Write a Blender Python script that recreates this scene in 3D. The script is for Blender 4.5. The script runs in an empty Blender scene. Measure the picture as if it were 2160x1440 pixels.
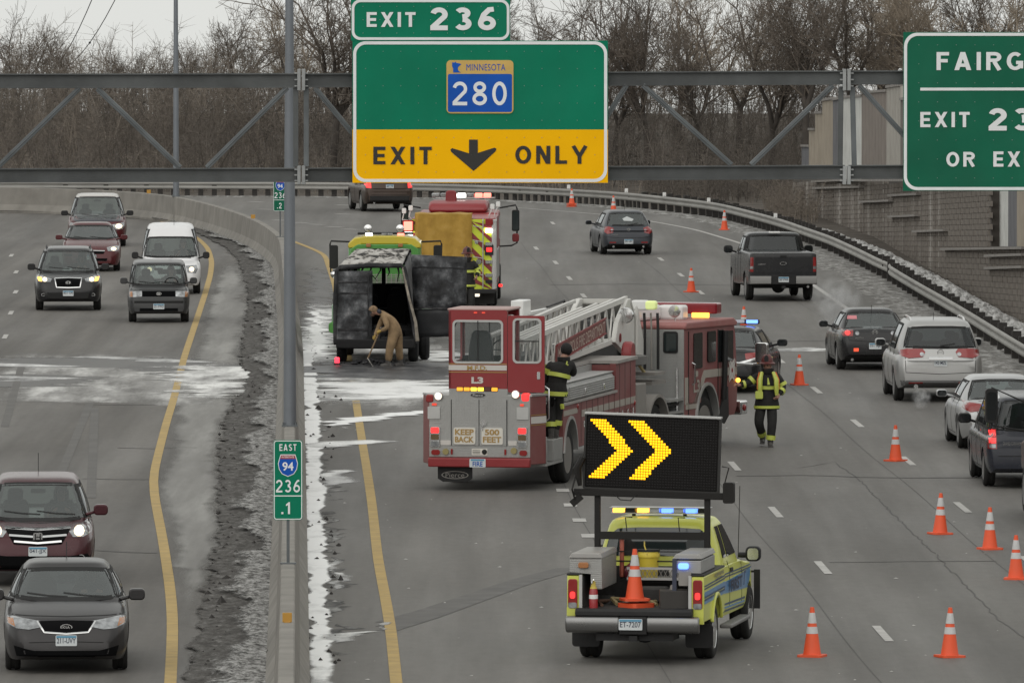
import bpy, bmesh, math, random
import numpy as np
from mathutils import Vector, Matrix
from mathutils.bvhtree import BVHTree
from mathutils.geometry import tessellate_polygon
from math import sin, cos, pi, radians, atan, sqrt
S = bpy.context.scene
COL = S.collection
random.seed(7)
# ---------------------------------------------------------------- camera, world, sun, exposure
HC, F, CX, CY, YH = 10.2, 20000.0, 1080.0, 720.0, -110.0     # camera height (m), focal length (photo px), centre, road-plane vanishing row
TH = atan((CY - YH) / F)
cam = bpy.data.objects.new('camera', bpy.data.cameras.new('camera'))
COL.objects.link(cam)
cam.location = (0, 0, HC)
cam.rotation_euler = (pi / 2 - TH, 0, 0)
cam.data.sensor_width = 36.0
cam.data.lens = F / 2160.0 * 36.0
cam.data.clip_start = 1.0
cam.data.clip_end = 6000.0
S.camera = cam
SUN_EL, SUN_AZ = radians(33), radians(200)
W = bpy.data.worlds.new('World')
S.world = W
W.use_nodes = True
wn = W.node_tree
wn.nodes.clear()
sky = wn.nodes.new('ShaderNodeTexSky')
sky.sky_type = 'NISHITA'
sky.sun_disc = False
sky.sun_elevation = SUN_EL
sky.sun_rotation = SUN_AZ
sky.air_density, sky.dust_density = 1.6, 4.0
tc = wn.nodes.new('ShaderNodeTexCoord')
mp = wn.nodes.new('ShaderNodeMapping')                       # the road climbs 2 % away from the camera: the level horizon dips that much
mp.vector_type = 'POINT'
mp.inputs['Rotation'].default_value = (radians(2.2), 0, 0)
hs = wn.nodes.new('ShaderNodeHueSaturation')
hs.inputs['Saturation'].default_value = 0.12
mixw = wn.nodes.new('ShaderNodeMix')
mixw.data_type = 'RGBA'
mixw.inputs['Factor'].default_value = 0.86                   # cloud deck over the clear sky
mixw.inputs['B'].default_value = (9.0, 9.1, 8.75, 1)
bg = wn.nodes.new('ShaderNodeBackground')
bg.inputs['Strength'].default_value = 0.1
ow = wn.nodes.new('ShaderNodeOutputWorld')
L_ = wn.links.new
L_(tc.outputs['Generated'], mp.inputs['Vector'])
L_(mp.outputs['Vector'], sky.inputs['Vector'])
L_(sky.outputs['Color'], hs.inputs['Color'])
L_(hs.outputs['Color'], mixw.inputs['A'])
L_(mixw.outputs['Result'], bg.inputs['Color'])
L_(bg.outputs['Background'], ow.inputs['Surface'])
sun = bpy.data.objects.new('sun', bpy.data.lights.new('sun', 'SUN'))
COL.objects.link(sun)
sun.data.energy = 1.1
sun.data.angle = radians(95)
sun.data.color = (1.0, 0.96, 0.9)
sdir = Vector((sin(SUN_AZ) * cos(SUN_EL), cos(SUN_AZ) * cos(SUN_EL), sin(SUN_EL)))
sun.rotation_euler = sdir.to_track_quat('Z', 'Y').to_euler()
S.view_settings.view_transform = 'Standard'
S.view_settings.look = 'None'
S.view_settings.exposure = -0.1
S.view_settings.gamma = 1.0
S.view_settings.use_curve_mapping = False
S.cycles.max_bounces = 6
S.cycles.transparent_max_bounces = 12
S.cycles.use_denoising = True
# ---------------------------------------------------------------- layout: photo pixel -> place on the road plane
def ray(px, py):
	u, v = px - CX, py - CY
	return Vector((u, F * cos(TH) - v * sin(TH), -F * sin(TH) - v * cos(TH)))
def G(px, py, z=0.0):
	d = ray(px, py)
	t = (z - HC) / d.z
	return Vector((d.x * t, d.y * t, z))
def P(px, py, Y):
	d = ray(px, py)
	t = Y / d.y
	return Vector((d.x * t, Y, HC + d.z * t))
# ---------------------------------------------------------------- materials
MATS = {}
def mat(name, col, rough=0.5, metal=0.0, var=0.0, vscale=3.0, bump=0.0, bscale=40.0, emit=0.0, ecol=None, coat=0.0,
		dirt=0.0, dcol=(0.30, 0.28, 0.25), dscale=2.5, spec=None, alpha=None, trans=0.0, detail=6.0):
	if name in MATS:
		return MATS[name]
	m = bpy.data.materials.new(name)
	m.use_nodes = True
	nt = m.node_tree
	b = nt.nodes['Principled BSDF']
	L = nt.links.new
	N = nt.nodes.new
	c4 = (*col, 1)
	b.inputs['Base Color'].default_value = c4
	b.inputs['Roughness'].default_value = rough
	b.inputs['Metallic'].default_value = metal
	if spec is not None:
		b.inputs['Specular IOR Level'].default_value = spec
	if coat:
		b.inputs['Coat Weight'].default_value = coat
		b.inputs['Coat Roughness'].default_value = 0.08
	if alpha is not None:
		b.inputs['Alpha'].default_value = alpha
	if trans:
		b.inputs['Transmission Weight'].default_value = trans
	t = N('ShaderNodeTexCoord')
	out = None
	if var:
		n = N('ShaderNodeTexNoise')
		n.inputs['Scale'].default_value = vscale
		n.inputs['Detail'].default_value = detail
		L(t.outputs['Object'], n.inputs['Vector'])
		r = N('ShaderNodeMapRange')
		r.inputs[1].default_value, r.inputs[2].default_value = 0.3, 0.7
		r.inputs[3].default_value, r.inputs[4].default_value = 1 - var, 1 + var
		L(n.outputs['Fac'], r.inputs[0])
		x = N('ShaderNodeVectorMath')
		x.operation = 'SCALE'
		x.inputs[0].default_value = col
		L(r.outputs[0], x.inputs['Scale'])
		out = x.outputs[0]
		L(out, b.inputs['Base Color'])
	if dirt:
		n = N('ShaderNodeTexNoise')
		n.inputs['Scale'].default_value = dscale
		n.inputs['Detail'].default_value = 8
		n.inputs['Roughness'].default_value = 0.65
		L(t.outputs['Object'], n.inputs['Vector'])
		r = N('ShaderNodeMapRange')
		r.inputs[1].default_value, r.inputs[2].default_value = 0.35, 0.8
		r.inputs[3].default_value, r.inputs[4].default_value = dirt * 0.25, dirt
		L(n.outputs['Fac'], r.inputs[0])
		mx = N('ShaderNodeMix')
		mx.data_type = 'RGBA'
		L(r.outputs[0], mx.inputs['Factor'])
		if out is not None:
			L(out, mx.inputs['A'])
		else:
			mx.inputs['A'].default_value = c4
		mx.inputs['B'].default_value = (*dcol, 1)
		L(mx.outputs['Result'], b.inputs['Base Color'])
		rr = N('ShaderNodeMapRange')
		rr.inputs[1].default_value, rr.inputs[2].default_value = 0, 1
		rr.inputs[3].default_value, rr.inputs[4].default_value = rough, 0.85
		L(r.outputs[0], rr.inputs[0])
		L(rr.outputs[0], b.inputs['Roughness'])
	if bump:
		n = N('ShaderNodeTexNoise')
		n.inputs['Scale'].default_value = bscale
		n.inputs['Detail'].default_value = 5
		L(t.outputs['Object'], n.inputs['Vector'])
		bp = N('ShaderNodeBump')
		bp.inputs['Strength'].default_value = bump
		bp.inputs['Distance'].default_value = 0.02
		L(n.outputs['Fac'], bp.inputs['Height'])
		L(bp.outputs[0], b.inputs['Normal'])
	if emit:
		b.inputs['Emission Color'].default_value = (*(ecol or col), 1)
		b.inputs['Emission Strength'].default_value = emit
	MATS[name] = m
	return m
def ramp_noise_mat(name, cols, scale, rough=0.9, detail=10, nrough=0.65, bump=0.5, bscale=12.0, stretch=(1, 1, 1), dist=0.03, spec=0.3):
	"""Colour from a noise ramp: cols = [(pos, rgb), ...]."""
	if name in MATS:
		return MATS[name]
	m = bpy.data.materials.new(name)
	m.use_nodes = True
	nt = m.node_tree
	b = nt.nodes['Principled BSDF']
	b.inputs['Roughness'].default_value = rough
	b.inputs['Specular IOR Level'].default_value = spec
	N, L = nt.nodes.new, nt.links.new
	t = N('ShaderNodeTexCoord')
	mpn = N('ShaderNodeMapping')
	mpn.inputs['Scale'].default_value = stretch
	L(t.outputs['Object'], mpn.inputs['Vector'])
	n = N('ShaderNodeTexNoise')
	n.inputs['Scale'].default_value = scale
	n.inputs['Detail'].default_value = detail
	n.inputs['Roughness'].default_value = nrough
	L(mpn.outputs[0], n.inputs['Vector'])
	cr = N('ShaderNodeValToRGB')
	e = cr.color_ramp.elements
	while len(e) > 1:
		e.remove(e[0])
	e[0].position, e[0].color = cols[0][0], (*cols[0][1], 1)
	for p, c in cols[1:]:
		k = e.new(p)
		k.color = (*c, 1)
	L(n.outputs['Fac'], cr.inputs[0])
	L(cr.outputs[0], b.inputs['Base Color'])
	if bump:
		n2 = N('ShaderNodeTexNoise')
		n2.inputs['Scale'].default_value = bscale
		n2.inputs['Detail'].default_value = 8
		L(t.outputs['Object'], n2.inputs['Vector'])
		bp = N('ShaderNodeBump')
		bp.inputs['Strength'].default_value = bump
		bp.inputs['Distance'].default_value = dist
		L(n2.outputs['Fac'], bp.inputs['Height'])
		L(bp.outputs[0], b.inputs['Normal'])
	MATS[name] = m
	return m
def tread_plate():
	if 'tread_plate' in MATS:
		return MATS['tread_plate']
	m = mat('tread_plate', (0.36, 0.36, 0.35), 0.5, 0.55, dirt=0.35, dcol=(0.22, 0.21, 0.2))
	nt = m.node_tree
	N, L = nt.nodes.new, nt.links.new
	t = N('ShaderNodeTexCoord')
	v = N('ShaderNodeTexVoronoi')
	v.inputs['Scale'].default_value = 34
	v.inputs['Randomness'].default_value = 0.15
	L(t.outputs['Object'], v.inputs['Vector'])
	bp = N('ShaderNodeBump')
	bp.inputs['Strength'].default_value = 0.45
	bp.inputs['Distance'].default_value = 0.012
	L(v.outputs['Distance'], bp.inputs['Height'])
	L(bp.outputs[0], nt.nodes['Principled BSDF'].inputs['Normal'])
	return m
M_RUBBER = mat('rubber', (0.014, 0.014, 0.014), 0.85, dirt=0.22, dcol=(0.08, 0.076, 0.07), spec=.25)
M_RIM = mat('alloy', (0.33, 0.33, 0.33), 0.4, 0.8, dirt=0.5, dcol=(0.15, 0.14, 0.13))
M_CHROME = mat('chrome', (0.72, 0.72, 0.72), 0.16, 1.0)
def glass_mat(name, tint, film=.15, ior=1.52, rough=0.03):
	m = bpy.data.materials.new(name)
	m.use_nodes = True
	nt = m.node_tree
	nt.nodes.clear()
	N, L = nt.nodes.new, nt.links.new
	a, b, f, mx, o = N('ShaderNodeBsdfTransparent'), N('ShaderNodeBsdfGlossy'), N('ShaderNodeFresnel'), N('ShaderNodeMixShader'), N('ShaderNodeOutputMaterial')
	a.inputs['Color'].default_value = (*tint, 1)
	b.inputs['Color'].default_value = (.95, .98, 1.0, 1)
	b.inputs['Roughness'].default_value = rough
	f.inputs['IOR'].default_value = ior
	df, m2 = N('ShaderNodeBsdfDiffuse'), N('ShaderNodeMixShader')          # winter grime on the pane
	df.inputs['Color'].default_value = (.36, .39, .38, 1)
	m2.inputs[0].default_value = film
	L(a.outputs[0], m2.inputs[1])
	L(df.outputs[0], m2.inputs[2])
	L(f.outputs[0], mx.inputs[0])
	L(m2.outputs[0], mx.inputs[1])
	L(b.outputs[0], mx.inputs[2])
	L(mx.outputs[0], o.inputs['Surface'])
	MATS[name] = m
	return m
M_PANE = glass_mat('window_pane', (.50, .56, .54))
M_PANED = glass_mat('dark_window_pane', (.16, .175, .175), .03)
M_GLASS = mat('tinted_glass', (0.022, 0.030, 0.030), 0.06, spec=0.62, coat=0.25)
M_GLASSD = mat('dark_glass', (0.010, 0.012, 0.013), 0.07, spec=0.45)
M_BLACK = mat('black_plastic', (0.012, 0.012, 0.013), 0.55, dirt=0.22, dcol=(0.07, 0.067, 0.063), spec=.3)
M_GRILLE = mat('grille_black', (0.004, 0.004, 0.0045), 0.9, spec=.08)
M_SEAM = mat('panel_gap', (0.008, 0.008, 0.008), 0.8)
M_PLATEW = mat('plate_white', (0.62, 0.66, 0.68), 0.5, dirt=0.3)
M_PLATEB = mat('plate_blue', (0.10, 0.28, 0.42), 0.5)
M_PLATET = mat('plate_ink', (0.03, 0.04, 0.07), 0.6)
M_HEAD = mat('headlamp_clear', (0.30, 0.31, 0.32), 0.15, 0.5, coat=0.6, var=.5, vscale=9)
M_HEADON = mat('headlamp_lit', (1.0, 0.85, 0.6), 0.2, emit=1.7, ecol=(1.0, 0.80, 0.52))
M_AMBER = mat('amber_lens', (0.36, 0.15, 0.055), 0.2, coat=0.5)
M_AMBERON = mat('amber_lit', (1.0, 0.45, 0.05), 0.2, emit=3.2, ecol=(1.0, 0.46, 0.06))
M_TAIL = mat('tail_lens', (0.24, 0.018, 0.018), 0.15, coat=0.5)
M_TAILON = mat('tail_lit', (1.0, 0.06, 0.05), 0.2, emit=1.25, ecol=(1.0, 0.025, 0.03))
M_BLUEON = mat('blue_lit', (0.2, 0.35, 1.0), 0.2, emit=3.0, ecol=(0.09, 0.22, 1.0))
M_WHITEON = mat('white_lit', (1, 1, 1), 0.2, emit=8.0, ecol=(1.0, 1.0, 0.92))
M_YELON = mat('led_lit', (1.0, 0.7, 0.0), 0.3, emit=1.7, ecol=(1.0, 0.37, 0.0))
M_GALV = mat('galvanised', (0.115, 0.126, 0.132), 0.55, 0.35, var=0.28, vscale=1.8, bump=0.15)
M_WHITE = mat('white_paint', (0.75, 0.75, 0.74), 0.35, dirt=0.18, coat=0.2)
M_TREAD = tread_plate()
# ---------------------------------------------------------------- mesh building
class MB:
	def __init__(s):
		s.v, s.f = [], []
	def add(s, vs, fs):
		b = len(s.v)
		s.v += [tuple(v) for v in vs]
		s.f += [tuple(b + i for i in f) for f in fs]
		return s
	def box(s, x0, x1, y0, y1, z0, z1, M=None):
		vs = [Vector((x, y, z)) for z in (z0, z1) for y in (y0, y1) for x in (x0, x1)]
		if M is not None:
			vs = [M @ v for v in vs]
		return s.add(vs, [(0, 2, 3, 1), (4, 5, 7, 6), (0, 1, 5, 4), (2, 6, 7, 3), (0, 4, 6, 2), (1, 3, 7, 5)])
	def cbox(s, c, d, M=None):
		return s.box(c[0] - d[0] / 2, c[0] + d[0] / 2, c[1] - d[1] / 2, c[1] + d[1] / 2, c[2] - d[2] / 2, c[2] + d[2] / 2, M)
	def bar(s, a, b, w, h, up=(0, 0, 1)):
		a, b = Vector(a), Vector(b)
		d = (b - a)
		L = d.length
		d.normalize()
		upv = Vector(up)
		if abs(d.dot(upv)) > 0.98:
			upv = Vector((1, 0, 0))
		y = upv.cross(d).normalized()
		z = d.cross(y)
		M = Matrix((( d.x, y.x, z.x, a.x), (d.y, y.y, z.y, a.y), (d.z, y.z, z.z, a.z), (0, 0, 0, 1)))
		return s.box(0, L, -w / 2, w / 2, -h / 2, h / 2, M)
	def cyl(s, a, b, r0, r1=None, n=12, caps=True):
		r1 = r0 if r1 is None else r1
		a, b = Vector(a), Vector(b)
		d = (b - a).normalized()
		x = d.orthogonal().normalized()
		y = d.cross(x)
		vs = [a + (x * cos(2 * pi * i / n) + y * sin(2 * pi * i / n)) * r0 for i in range(n)]
		vs += [b + (x * cos(2 * pi * i / n) + y * sin(2 * pi * i / n)) * r1 for i in range(n)]
		fs = [(i, (i + 1) % n, n + (i + 1) % n, n + i) for i in range(n)]
		if caps:
			fs += [tuple(range(n - 1, -1, -1)), tuple(range(n, 2 * n))]
		return s.add(vs, fs)
	def tube(s, pts, r, n=8):
		pts = [Vector(p) for p in pts]
		rs = r if isinstance(r, (list, tuple)) else [r] * len(pts)
		vs = []
		prev = None
		for i, p in enumerate(pts):
			d = (pts[min(i + 1, len(pts) - 1)] - pts[max(i - 1, 0)]).normalized()
			if prev is None:
				x = d.orthogonal().normalized()
			else:
				x = (prev - d * prev.dot(d)).normalized()
			prev = x
			y = d.cross(x)
			vs += [p + (x * cos(2 * pi * k / n) + y * sin(2 * pi * k / n)) * rs[i] for k in range(n)]
		fs = []
		for i in range(len(pts) - 1):
			for k in range(n):
				fs.append((i * n + k, i * n + (k + 1) % n, (i + 1) * n + (k + 1) % n, (i + 1) * n + k))
		fs += [tuple(range(n - 1, -1, -1)), tuple(range((len(pts) - 1) * n, len(pts) * n))]
		return s.add(vs, fs)
	def lathe(s, prof, c=(0, 0, 0), axis='Z', n=20):
		vs = []
		for r, h in prof:
			for k in range(n):
				a = 2 * pi * k / n
				if axis == 'Z':
					vs.append((c[0] + r * cos(a), c[1] + r * sin(a), c[2] + h))
				elif axis == 'Y':
					vs.append((c[0] + r * cos(a), c[1] + h, c[2] - r * sin(a)))
				else:
					vs.append((c[0] + h, c[1] + r * cos(a), c[2] + r * sin(a)))
		fs = []
		for i in range(len(prof) - 1):
			for k in range(n):
				fs.append((i * n + k, i * n + (k + 1) % n, (i + 1) * n + (k + 1) % n, (i + 1) * n + k))
		if prof[0][0] > 1e-4:
			fs.append(tuple(range(n - 1, -1, -1)))
		if prof[-1][0] > 1e-4:
			fs.append(tuple(range((len(prof) - 1) * n, len(prof) * n)))
		return s.add(vs, fs)
	def prism(s, poly, axis, a, b):
		"""poly: 2D points; axis 'X': (y,z) swept x a->b, 'Y': (x,z), 'Z': (x,y)."""
		n = len(poly)
		def p3(u, v, w):
			return {'X': (w, u, v), 'Y': (u, w, v), 'Z': (u, v, w)}[axis]
		vs = [p3(u, v, a) for u, v in poly] + [p3(u, v, b) for u, v in poly]
		fs = [(i, (i + 1) % n, n + (i + 1) % n, n + i) for i in range(n)]
		fs += [tuple(range(n - 1, -1, -1)), tuple(range(n, 2 * n))]
		return s.add(vs, fs)
	def sphere(s, c, r, n=12, m=8, sc=(1, 1, 1)):
		prof = []
		vs, fs = [], []
		for i in range(m + 1):
			t = pi * i / m
			for k in range(n):
				a = 2 * pi * k / n
				vs.append((c[0] + r * sc[0] * sin(t) * cos(a), c[1] + r * sc[1] * sin(t) * sin(a), c[2] + r * sc[2] * cos(t)))
		for i in range(m):
			for k in range(n):
				fs.append((i * n + k, (i + 1) * n + k, (i + 1) * n + (k + 1) % n, i * n + (k + 1) % n))
		return s.add(vs, fs)
	def mesh(s, name, angle=35, fix=True):
		me = bpy.data.meshes.new(name)
		me.from_pydata(s.v, [], s.f)
		if fix:
			bm = bmesh.new()
			bm.from_mesh(me)
			bmesh.ops.remove_doubles(bm, verts=bm.verts, dist=1e-5)
			bmesh.ops.recalc_face_normals(bm, faces=bm.faces)
			bm.to_mesh(me)
			bm.free()
		if angle:
			for p in me.polygons:
				p.use_smooth = True
			me.set_sharp_from_angle(angle=radians(angle))
		return me
	def build(s, name, m, parent=None, bevel=0.0, angle=35, fix=True):
		return link(name, s.mesh(name, angle, fix), m, parent, bevel)
def link(name, me, m=None, parent=None, bevel=0.0):
	if m is not None:
		if isinstance(m, (list, tuple)):
			for k in m:
				me.materials.append(k)
		else:
			me.materials.append(m)
	o = bpy.data.objects.new(name, me)
	COL.objects.link(o)
	if parent is not None:
		o.parent = parent
	if bevel:
		b = o.modifiers.new('bevel', 'BEVEL')
		b.width = bevel
		b.segments = 2
		b.limit_method = 'ANGLE'
		b.angle_limit = radians(40)
		b.harden_normals = False
	return o
def tag(o, label=None, cat=None, group=None, kind=None):
	for k, v in (('label', label), ('category', cat), ('group', group), ('kind', kind)):
		if v:
			o[k] = v
	return o
def thing(name, label, cat, loc=(0, 0, 0), rz=0.0, group=None):
	o = bpy.data.objects.new(name, None)
	COL.objects.link(o)
	o.location = loc
	o.rotation_euler = (0, 0, rz)
	o.empty_display_size = 0.2
	return tag(o, label, cat, group)
def children(o):
	return [c for c in bpy.data.objects if c.parent == o]
def copy_tree(o, parent=None, kids=None):
	if kids is None:
		kids = {}
		for c in bpy.data.objects:
			if c.parent is not None:
				kids.setdefault(c.parent.name, []).append(c)
	c = o.copy()
	COL.objects.link(c)
	if parent is not None:
		c.parent = parent
	for ch in kids.get(o.name, []):
		copy_tree(ch, c, kids)
	return c
def struct(name, mb, m, angle=0):
	o = mb.build(name, m, None, angle=angle)
	o['kind'] = 'structure'
	return o
# ---------------------------------------------------------------- lettering
def text_shape(s, w, h, bold=0.0, depth=0.004, spacing=1.0):
	"""Flat raised lettering fitted to w x h, centred on the origin, in the XY plane facing +Z. Returns verts, faces."""
	cu = bpy.data.curves.new('txt', 'FONT')
	cu.body = s
	cu.size = 1.0
	cu.offset = bold
	cu.space_character = spacing
	cu.resolution_u = 4
	cu.extrude = 0.0
	ob = bpy.data.objects.new('txt', cu)
	me = bpy.data.meshes.new_from_object(ob)
	vs = np.array([v.co[:] for v in me.vertices])
	fs = [tuple(p.vertices) for p in me.polygons]
	bpy.data.objects.remove(ob)
	bpy.data.curves.remove(cu)
	bpy.data.meshes.remove(me)
	lo, hi = vs.min(0), vs.max(0)
	sc = np.array([w / max(hi[0] - lo[0], 1e-6) if w else h / (hi[1] - lo[1]), h / max(hi[1] - lo[1], 1e-6), 1])
	vs = (vs - (lo + hi) / 2) * sc
	vs[:, 2] = depth
	return [Vector(v) for v in vs], fs
def _arc(cx, cy, rx, ry, a0, a1, n=14):
	return [(cx + rx * cos(radians(a0 + (a1 - a0) * k / n)), cy + ry * sin(radians(a0 + (a1 - a0) * k / n))) for k in range(n + 1)]
def road_glyph(ch, s):
	"""Highway-sign letter drawn as strokes of width s in a box of height 1: (width, [stroke paths], [slanted bars])."""
	a = s / 2
	t, b = 1 - a, a
	V = lambda x: [(x, 0), (x, 1)]
	Hh = lambda y, x0, x1: [(x0, y), (x1, y)]
	if ch == 'E': return .58, [V(a), Hh(t, a, .58), Hh(.5, a, .54), Hh(b, a, .58)], []
	if ch == 'F': return .56, [V(a), Hh(t, a, .56), Hh(.52, a, .50)], []
	if ch == 'L': return .56, [V(a), Hh(b, a, .56)], []
	if ch == 'I': return s, [V(a)], []
	if ch == 'T': return .60, [V(.30), Hh(t, 0, .60)], []
	if ch == 'X': return .72, [], [(.0, .72), (.72, .0)]
	if ch == 'N': return .68, [V(a), V(.68 - a)], [(.68, .0)]
	if ch == 'Y': return .72, [[(.36, 0), (.36, .48)], [(.36, .42), (.06, 1)], [(.36, .42), (.66, 1)]], []
	if ch == 'A': return .76, [Hh(.27, .15, .61)], [(.0, .38 + a * .0), (.76, .38)]
	if ch == 'O': return .76, [_arc(.38, .5, .38 - a, .5 - a, 0, 360, 26)], []
	if ch == '0': return .66, [_arc(.33, .5, .33 - a, .5 - a, 0, 360, 26)], []
	if ch == 'U': return .68, [[(a, 1), (a, .34)] + _arc(.34, .34, .34 - a, .34 - a, 180, 360) + [(.68 - a, 1)]], []
	if ch == 'D': return .70, [V(a), [(a, t), (.34, t)] + _arc(.34, .5, .36 - a, .5 - a, 90, -90) + [(a, b)]], []
	if ch == 'G': return .74, [_arc(.38, .5, .38 - a, .5 - a, 48, 345, 22), [(.42, .42), (.74 - a, .42), (.74 - a, .10)]], []
	if ch == 'R': return .68, [V(a), [(a, t), (.38, t)] + _arc(.38, .725, .30 - a, .275 - a, 90, -90) + [(a, .45 + a)], [(.36, .46), (.60, 0)]], []
	if ch == 'S': return .64, [_arc(.32, .735, .32 - a, .265 - a, 35, 255) + _arc(.32, .28, .32 - a, .28 - a, 90, -150)], []
	if ch == '2': return .66, [_arc(.33, .69, .33 - a, .31 - a, 168, -28) + [(a * 1.1, b + .06), (a * 1.1, b)], Hh(b, 0, .66)], []
	if ch == '3': return .66, [_arc(.32, .745, .30 - a, .255 - a, 155, -92), _arc(.33, .285, .33 - a, .285 - a, 92, -155)], []
	if ch == '6': return .68, [_arc(.34, .31, .34 - a, .31 - a, 0, 360, 24), [(.60, .985 - a * .6), (.42, .90), (.22, .68), (a + .01, .38)]], []
	if ch == '8': return .66, [_arc(.33, .755, .28 - a * .9, .245 - a, 0, 360, 22), _arc(.33, .275, .33 - a, .275 - a, 0, 360, 22)], []
	raise KeyError(ch)
def road_word(word, w, h, s=.185, depth=.004, split=False):
	"""Verts and faces of a word in sign lettering fitted to w x h about the origin."""
	gl = [road_glyph(c, s) for c in word]
	nat = sum(g[0] for g in gl)
	n_g = max(1, len(word) - 1)
	kx = (w / h) / (nat + .24 * n_g)
	if kx > 1.28:
		kx = 1.28
	gap = ((w / h) / kx - nat) / n_g
	x0, vs, fs, lay = -w / 2, [], [], 0
	cuts = [(0, 0)]
	for (gw, strokes, bars), ch in zip(gl, word):
		def put(poly_l, poly_r):
			nonlocal lay
			lay += 1
			z = depth + .00025 * (lay % 5)
			base = len(vs)
			for p, q in zip(poly_l, poly_r):
				for u, v in (p, q):
					vs.append(Vector((x0 + u * h * kx, (v - .5) * h, z)))
			for i in range(len(poly_l) - 1):
				fs.append((base + 2 * i, base + 2 * i + 1, base + 2 * i + 3, base + 2 * i + 2))
		for path in strokes:
			path = [path[0]] + [q for p, q in zip(path, path[1:]) if math.dist(p, q) > 1e-5]
			closed = math.dist(path[0], path[-1]) < 1e-6
			L_, R_ = [], []
			n = len(path)
			for i, p in enumerate(path):
				q0 = path[i - 1] if i else (path[-2] if closed else None)
				q1 = path[i + 1] if i < n - 1 else (path[1] if closed else None)
				d0 = Vector((p[0] - q0[0], p[1] - q0[1])).normalized() if q0 else None
				d1 = Vector((q1[0] - p[0], q1[1] - p[1])).normalized() if q1 else None
				d0 = d0 or d1
				d1 = d1 or d0
				d = (d0 + d1).normalized() if (d0 + d1).length > 1e-4 else d1
				nn = Vector((-d.y, d.x))
				m = s / 2 / max(.45, nn.dot(Vector((-d1.y, d1.x))))
				L_.append((p[0] + nn.x * m, p[1] + nn.y * m))
				R_.append((p[0] - nn.x * m, p[1] - nn.y * m))
			put(R_, L_)
		for xb, xt in bars:
			d = s * .56
			f = lambda x: min(max(x, d), gw - d)
			xt_, xb_ = f(xt), f(xb)
			put([(xb_ + d, 0), (xt_ + d, 1)], [(xb_ - d, 0), (xt_ - d, 1)])
		x0 += (gw + gap) * h * kx
		cuts.append((len(vs), len(fs)))
	return (vs, fs, cuts) if split else (vs, fs)
def road_letter(name, s, M, w, h, m, parent, stroke=.185, depth=0.004):
	vs, fs, cuts = road_word(s, w, h, stroke, depth, True)
	o = None
	for (v0, f0), (v1, f1) in zip(cuts[:-1], cuts[1:]):
		mb = MB()
		mb.add([M @ v for v in vs[v0:v1]], [tuple(i - v0 for i in f) for f in fs[f0:f1]])
		o = mb.build('letter' if not s.isdigit() else 'digit', m, parent, angle=0, fix=False)
	return o
def frame(o, right, up):
	"""Matrix whose X is right, Y is up and Z the outward normal, at o."""
	r = Vector(right).normalized()
	n = r.cross(Vector(up)).normalized()
	u = n.cross(r)
	o = Vector(o)
	return Matrix(((r.x, u.x, n.x, o.x), (r.y, u.y, n.y, o.y), (r.z, u.z, n.z, o.z), (0, 0, 0, 1)))
def letter(name, s, M, w, h, m, parent, bold=0.0, depth=0.004, spacing=1.0):
	vs, fs = text_shape(s, w, h, bold, depth, spacing)
	mb = MB()
	mb.add([M @ v for v in vs], fs)
	return mb.build(name, m, parent, angle=0, fix=False)
def rrect(w, h, r, n=5, cx=0.0, cy=0.0):
	pts = []
	for sx, sy, a0 in ((1, 1, 0), (-1, 1, 90), (-1, -1, 180), (1, -1, 270)):
		for k in range(n + 1):
			a = radians(a0 + 90 * k / n)
			pts.append((cx + sx * (w / 2 - r) + r * cos(a), cy + sy * (h / 2 - r) + r * sin(a)))
	return pts
def plate_poly(poly, M, z0, z1):
	"""Prism of a 2D polygon in the frame M from z0 to z1."""
	n = len(poly)
	mb = MB()
	mb.add([M @ Vector((x, y, z0)) for x, y in poly] + [M @ Vector((x, y, z1)) for x, y in poly],
		   [(i, (i + 1) % n, n + (i + 1) % n, n + i) for i in range(n)] + [tuple(range(n - 1, -1, -1)), tuple(range(n, 2 * n))])
	return mb
def ring_poly(outer, inner, M, z0, z1):
	n = len(outer)
	mb = MB()
	vs = [M @ Vector((x, y, z)) for z in (z0, z1) for poly in (outer, inner) for x, y in poly]
	fs = []
	for i in range(n):
		j = (i + 1) % n
		fs += [(2 * n + i, 2 * n + j, 3 * n + j, 3 * n + i), (i, j, 2 * n + j, 2 * n + i), (n + i, 3 * n + i, 3 * n + j, n + j), (i, n + i, n + j, j)]
	mb.add(vs, fs)
	return mb
# ---------------------------------------------------------------- car building kit
def curve(ctrl, x):
	"""Smooth monotone-ish interpolation through (x, y) control points."""
	xs = np.array([c[0] for c in ctrl], float)
	ys = np.array([c[1] for c in ctrl], float)
	if len(xs) == 1:
		return float(ys[0])
	d = np.diff(ys) / np.diff(xs)
	m = np.zeros(len(xs))
	m[0], m[-1] = d[0], d[-1]
	for i in range(1, len(xs) - 1):
		m[i] = 0 if d[i - 1] * d[i] <= 0 else 2 * d[i - 1] * d[i] / (d[i - 1] + d[i])
	x = min(max(x, xs[0]), xs[-1])
	i = min(int(np.searchsorted(xs, x, 'right')) - 1, len(xs) - 2)
	h = xs[i + 1] - xs[i]
	t = (x - xs[i]) / h
	return float((2 * t**3 - 3 * t**2 + 1) * ys[i] + (t**3 - 2 * t**2 + t) * h * m[i] + (-2 * t**3 + 3 * t**2) * ys[i + 1] + (t**3 - t**2) * h * m[i + 1])
SEC_CAR = [(0, 1.0), (0.45, 0.995), (0.72, 0.98), (0.86, 0.95), (0.93, 0.90), (0.97, 0.82), (0.99, 0.7), (1.0, 0.56), (0.995, 0.4), (0.985, 0.25), (0.96, 0.1), (0.92, 0.0), (0, 0)]
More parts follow.
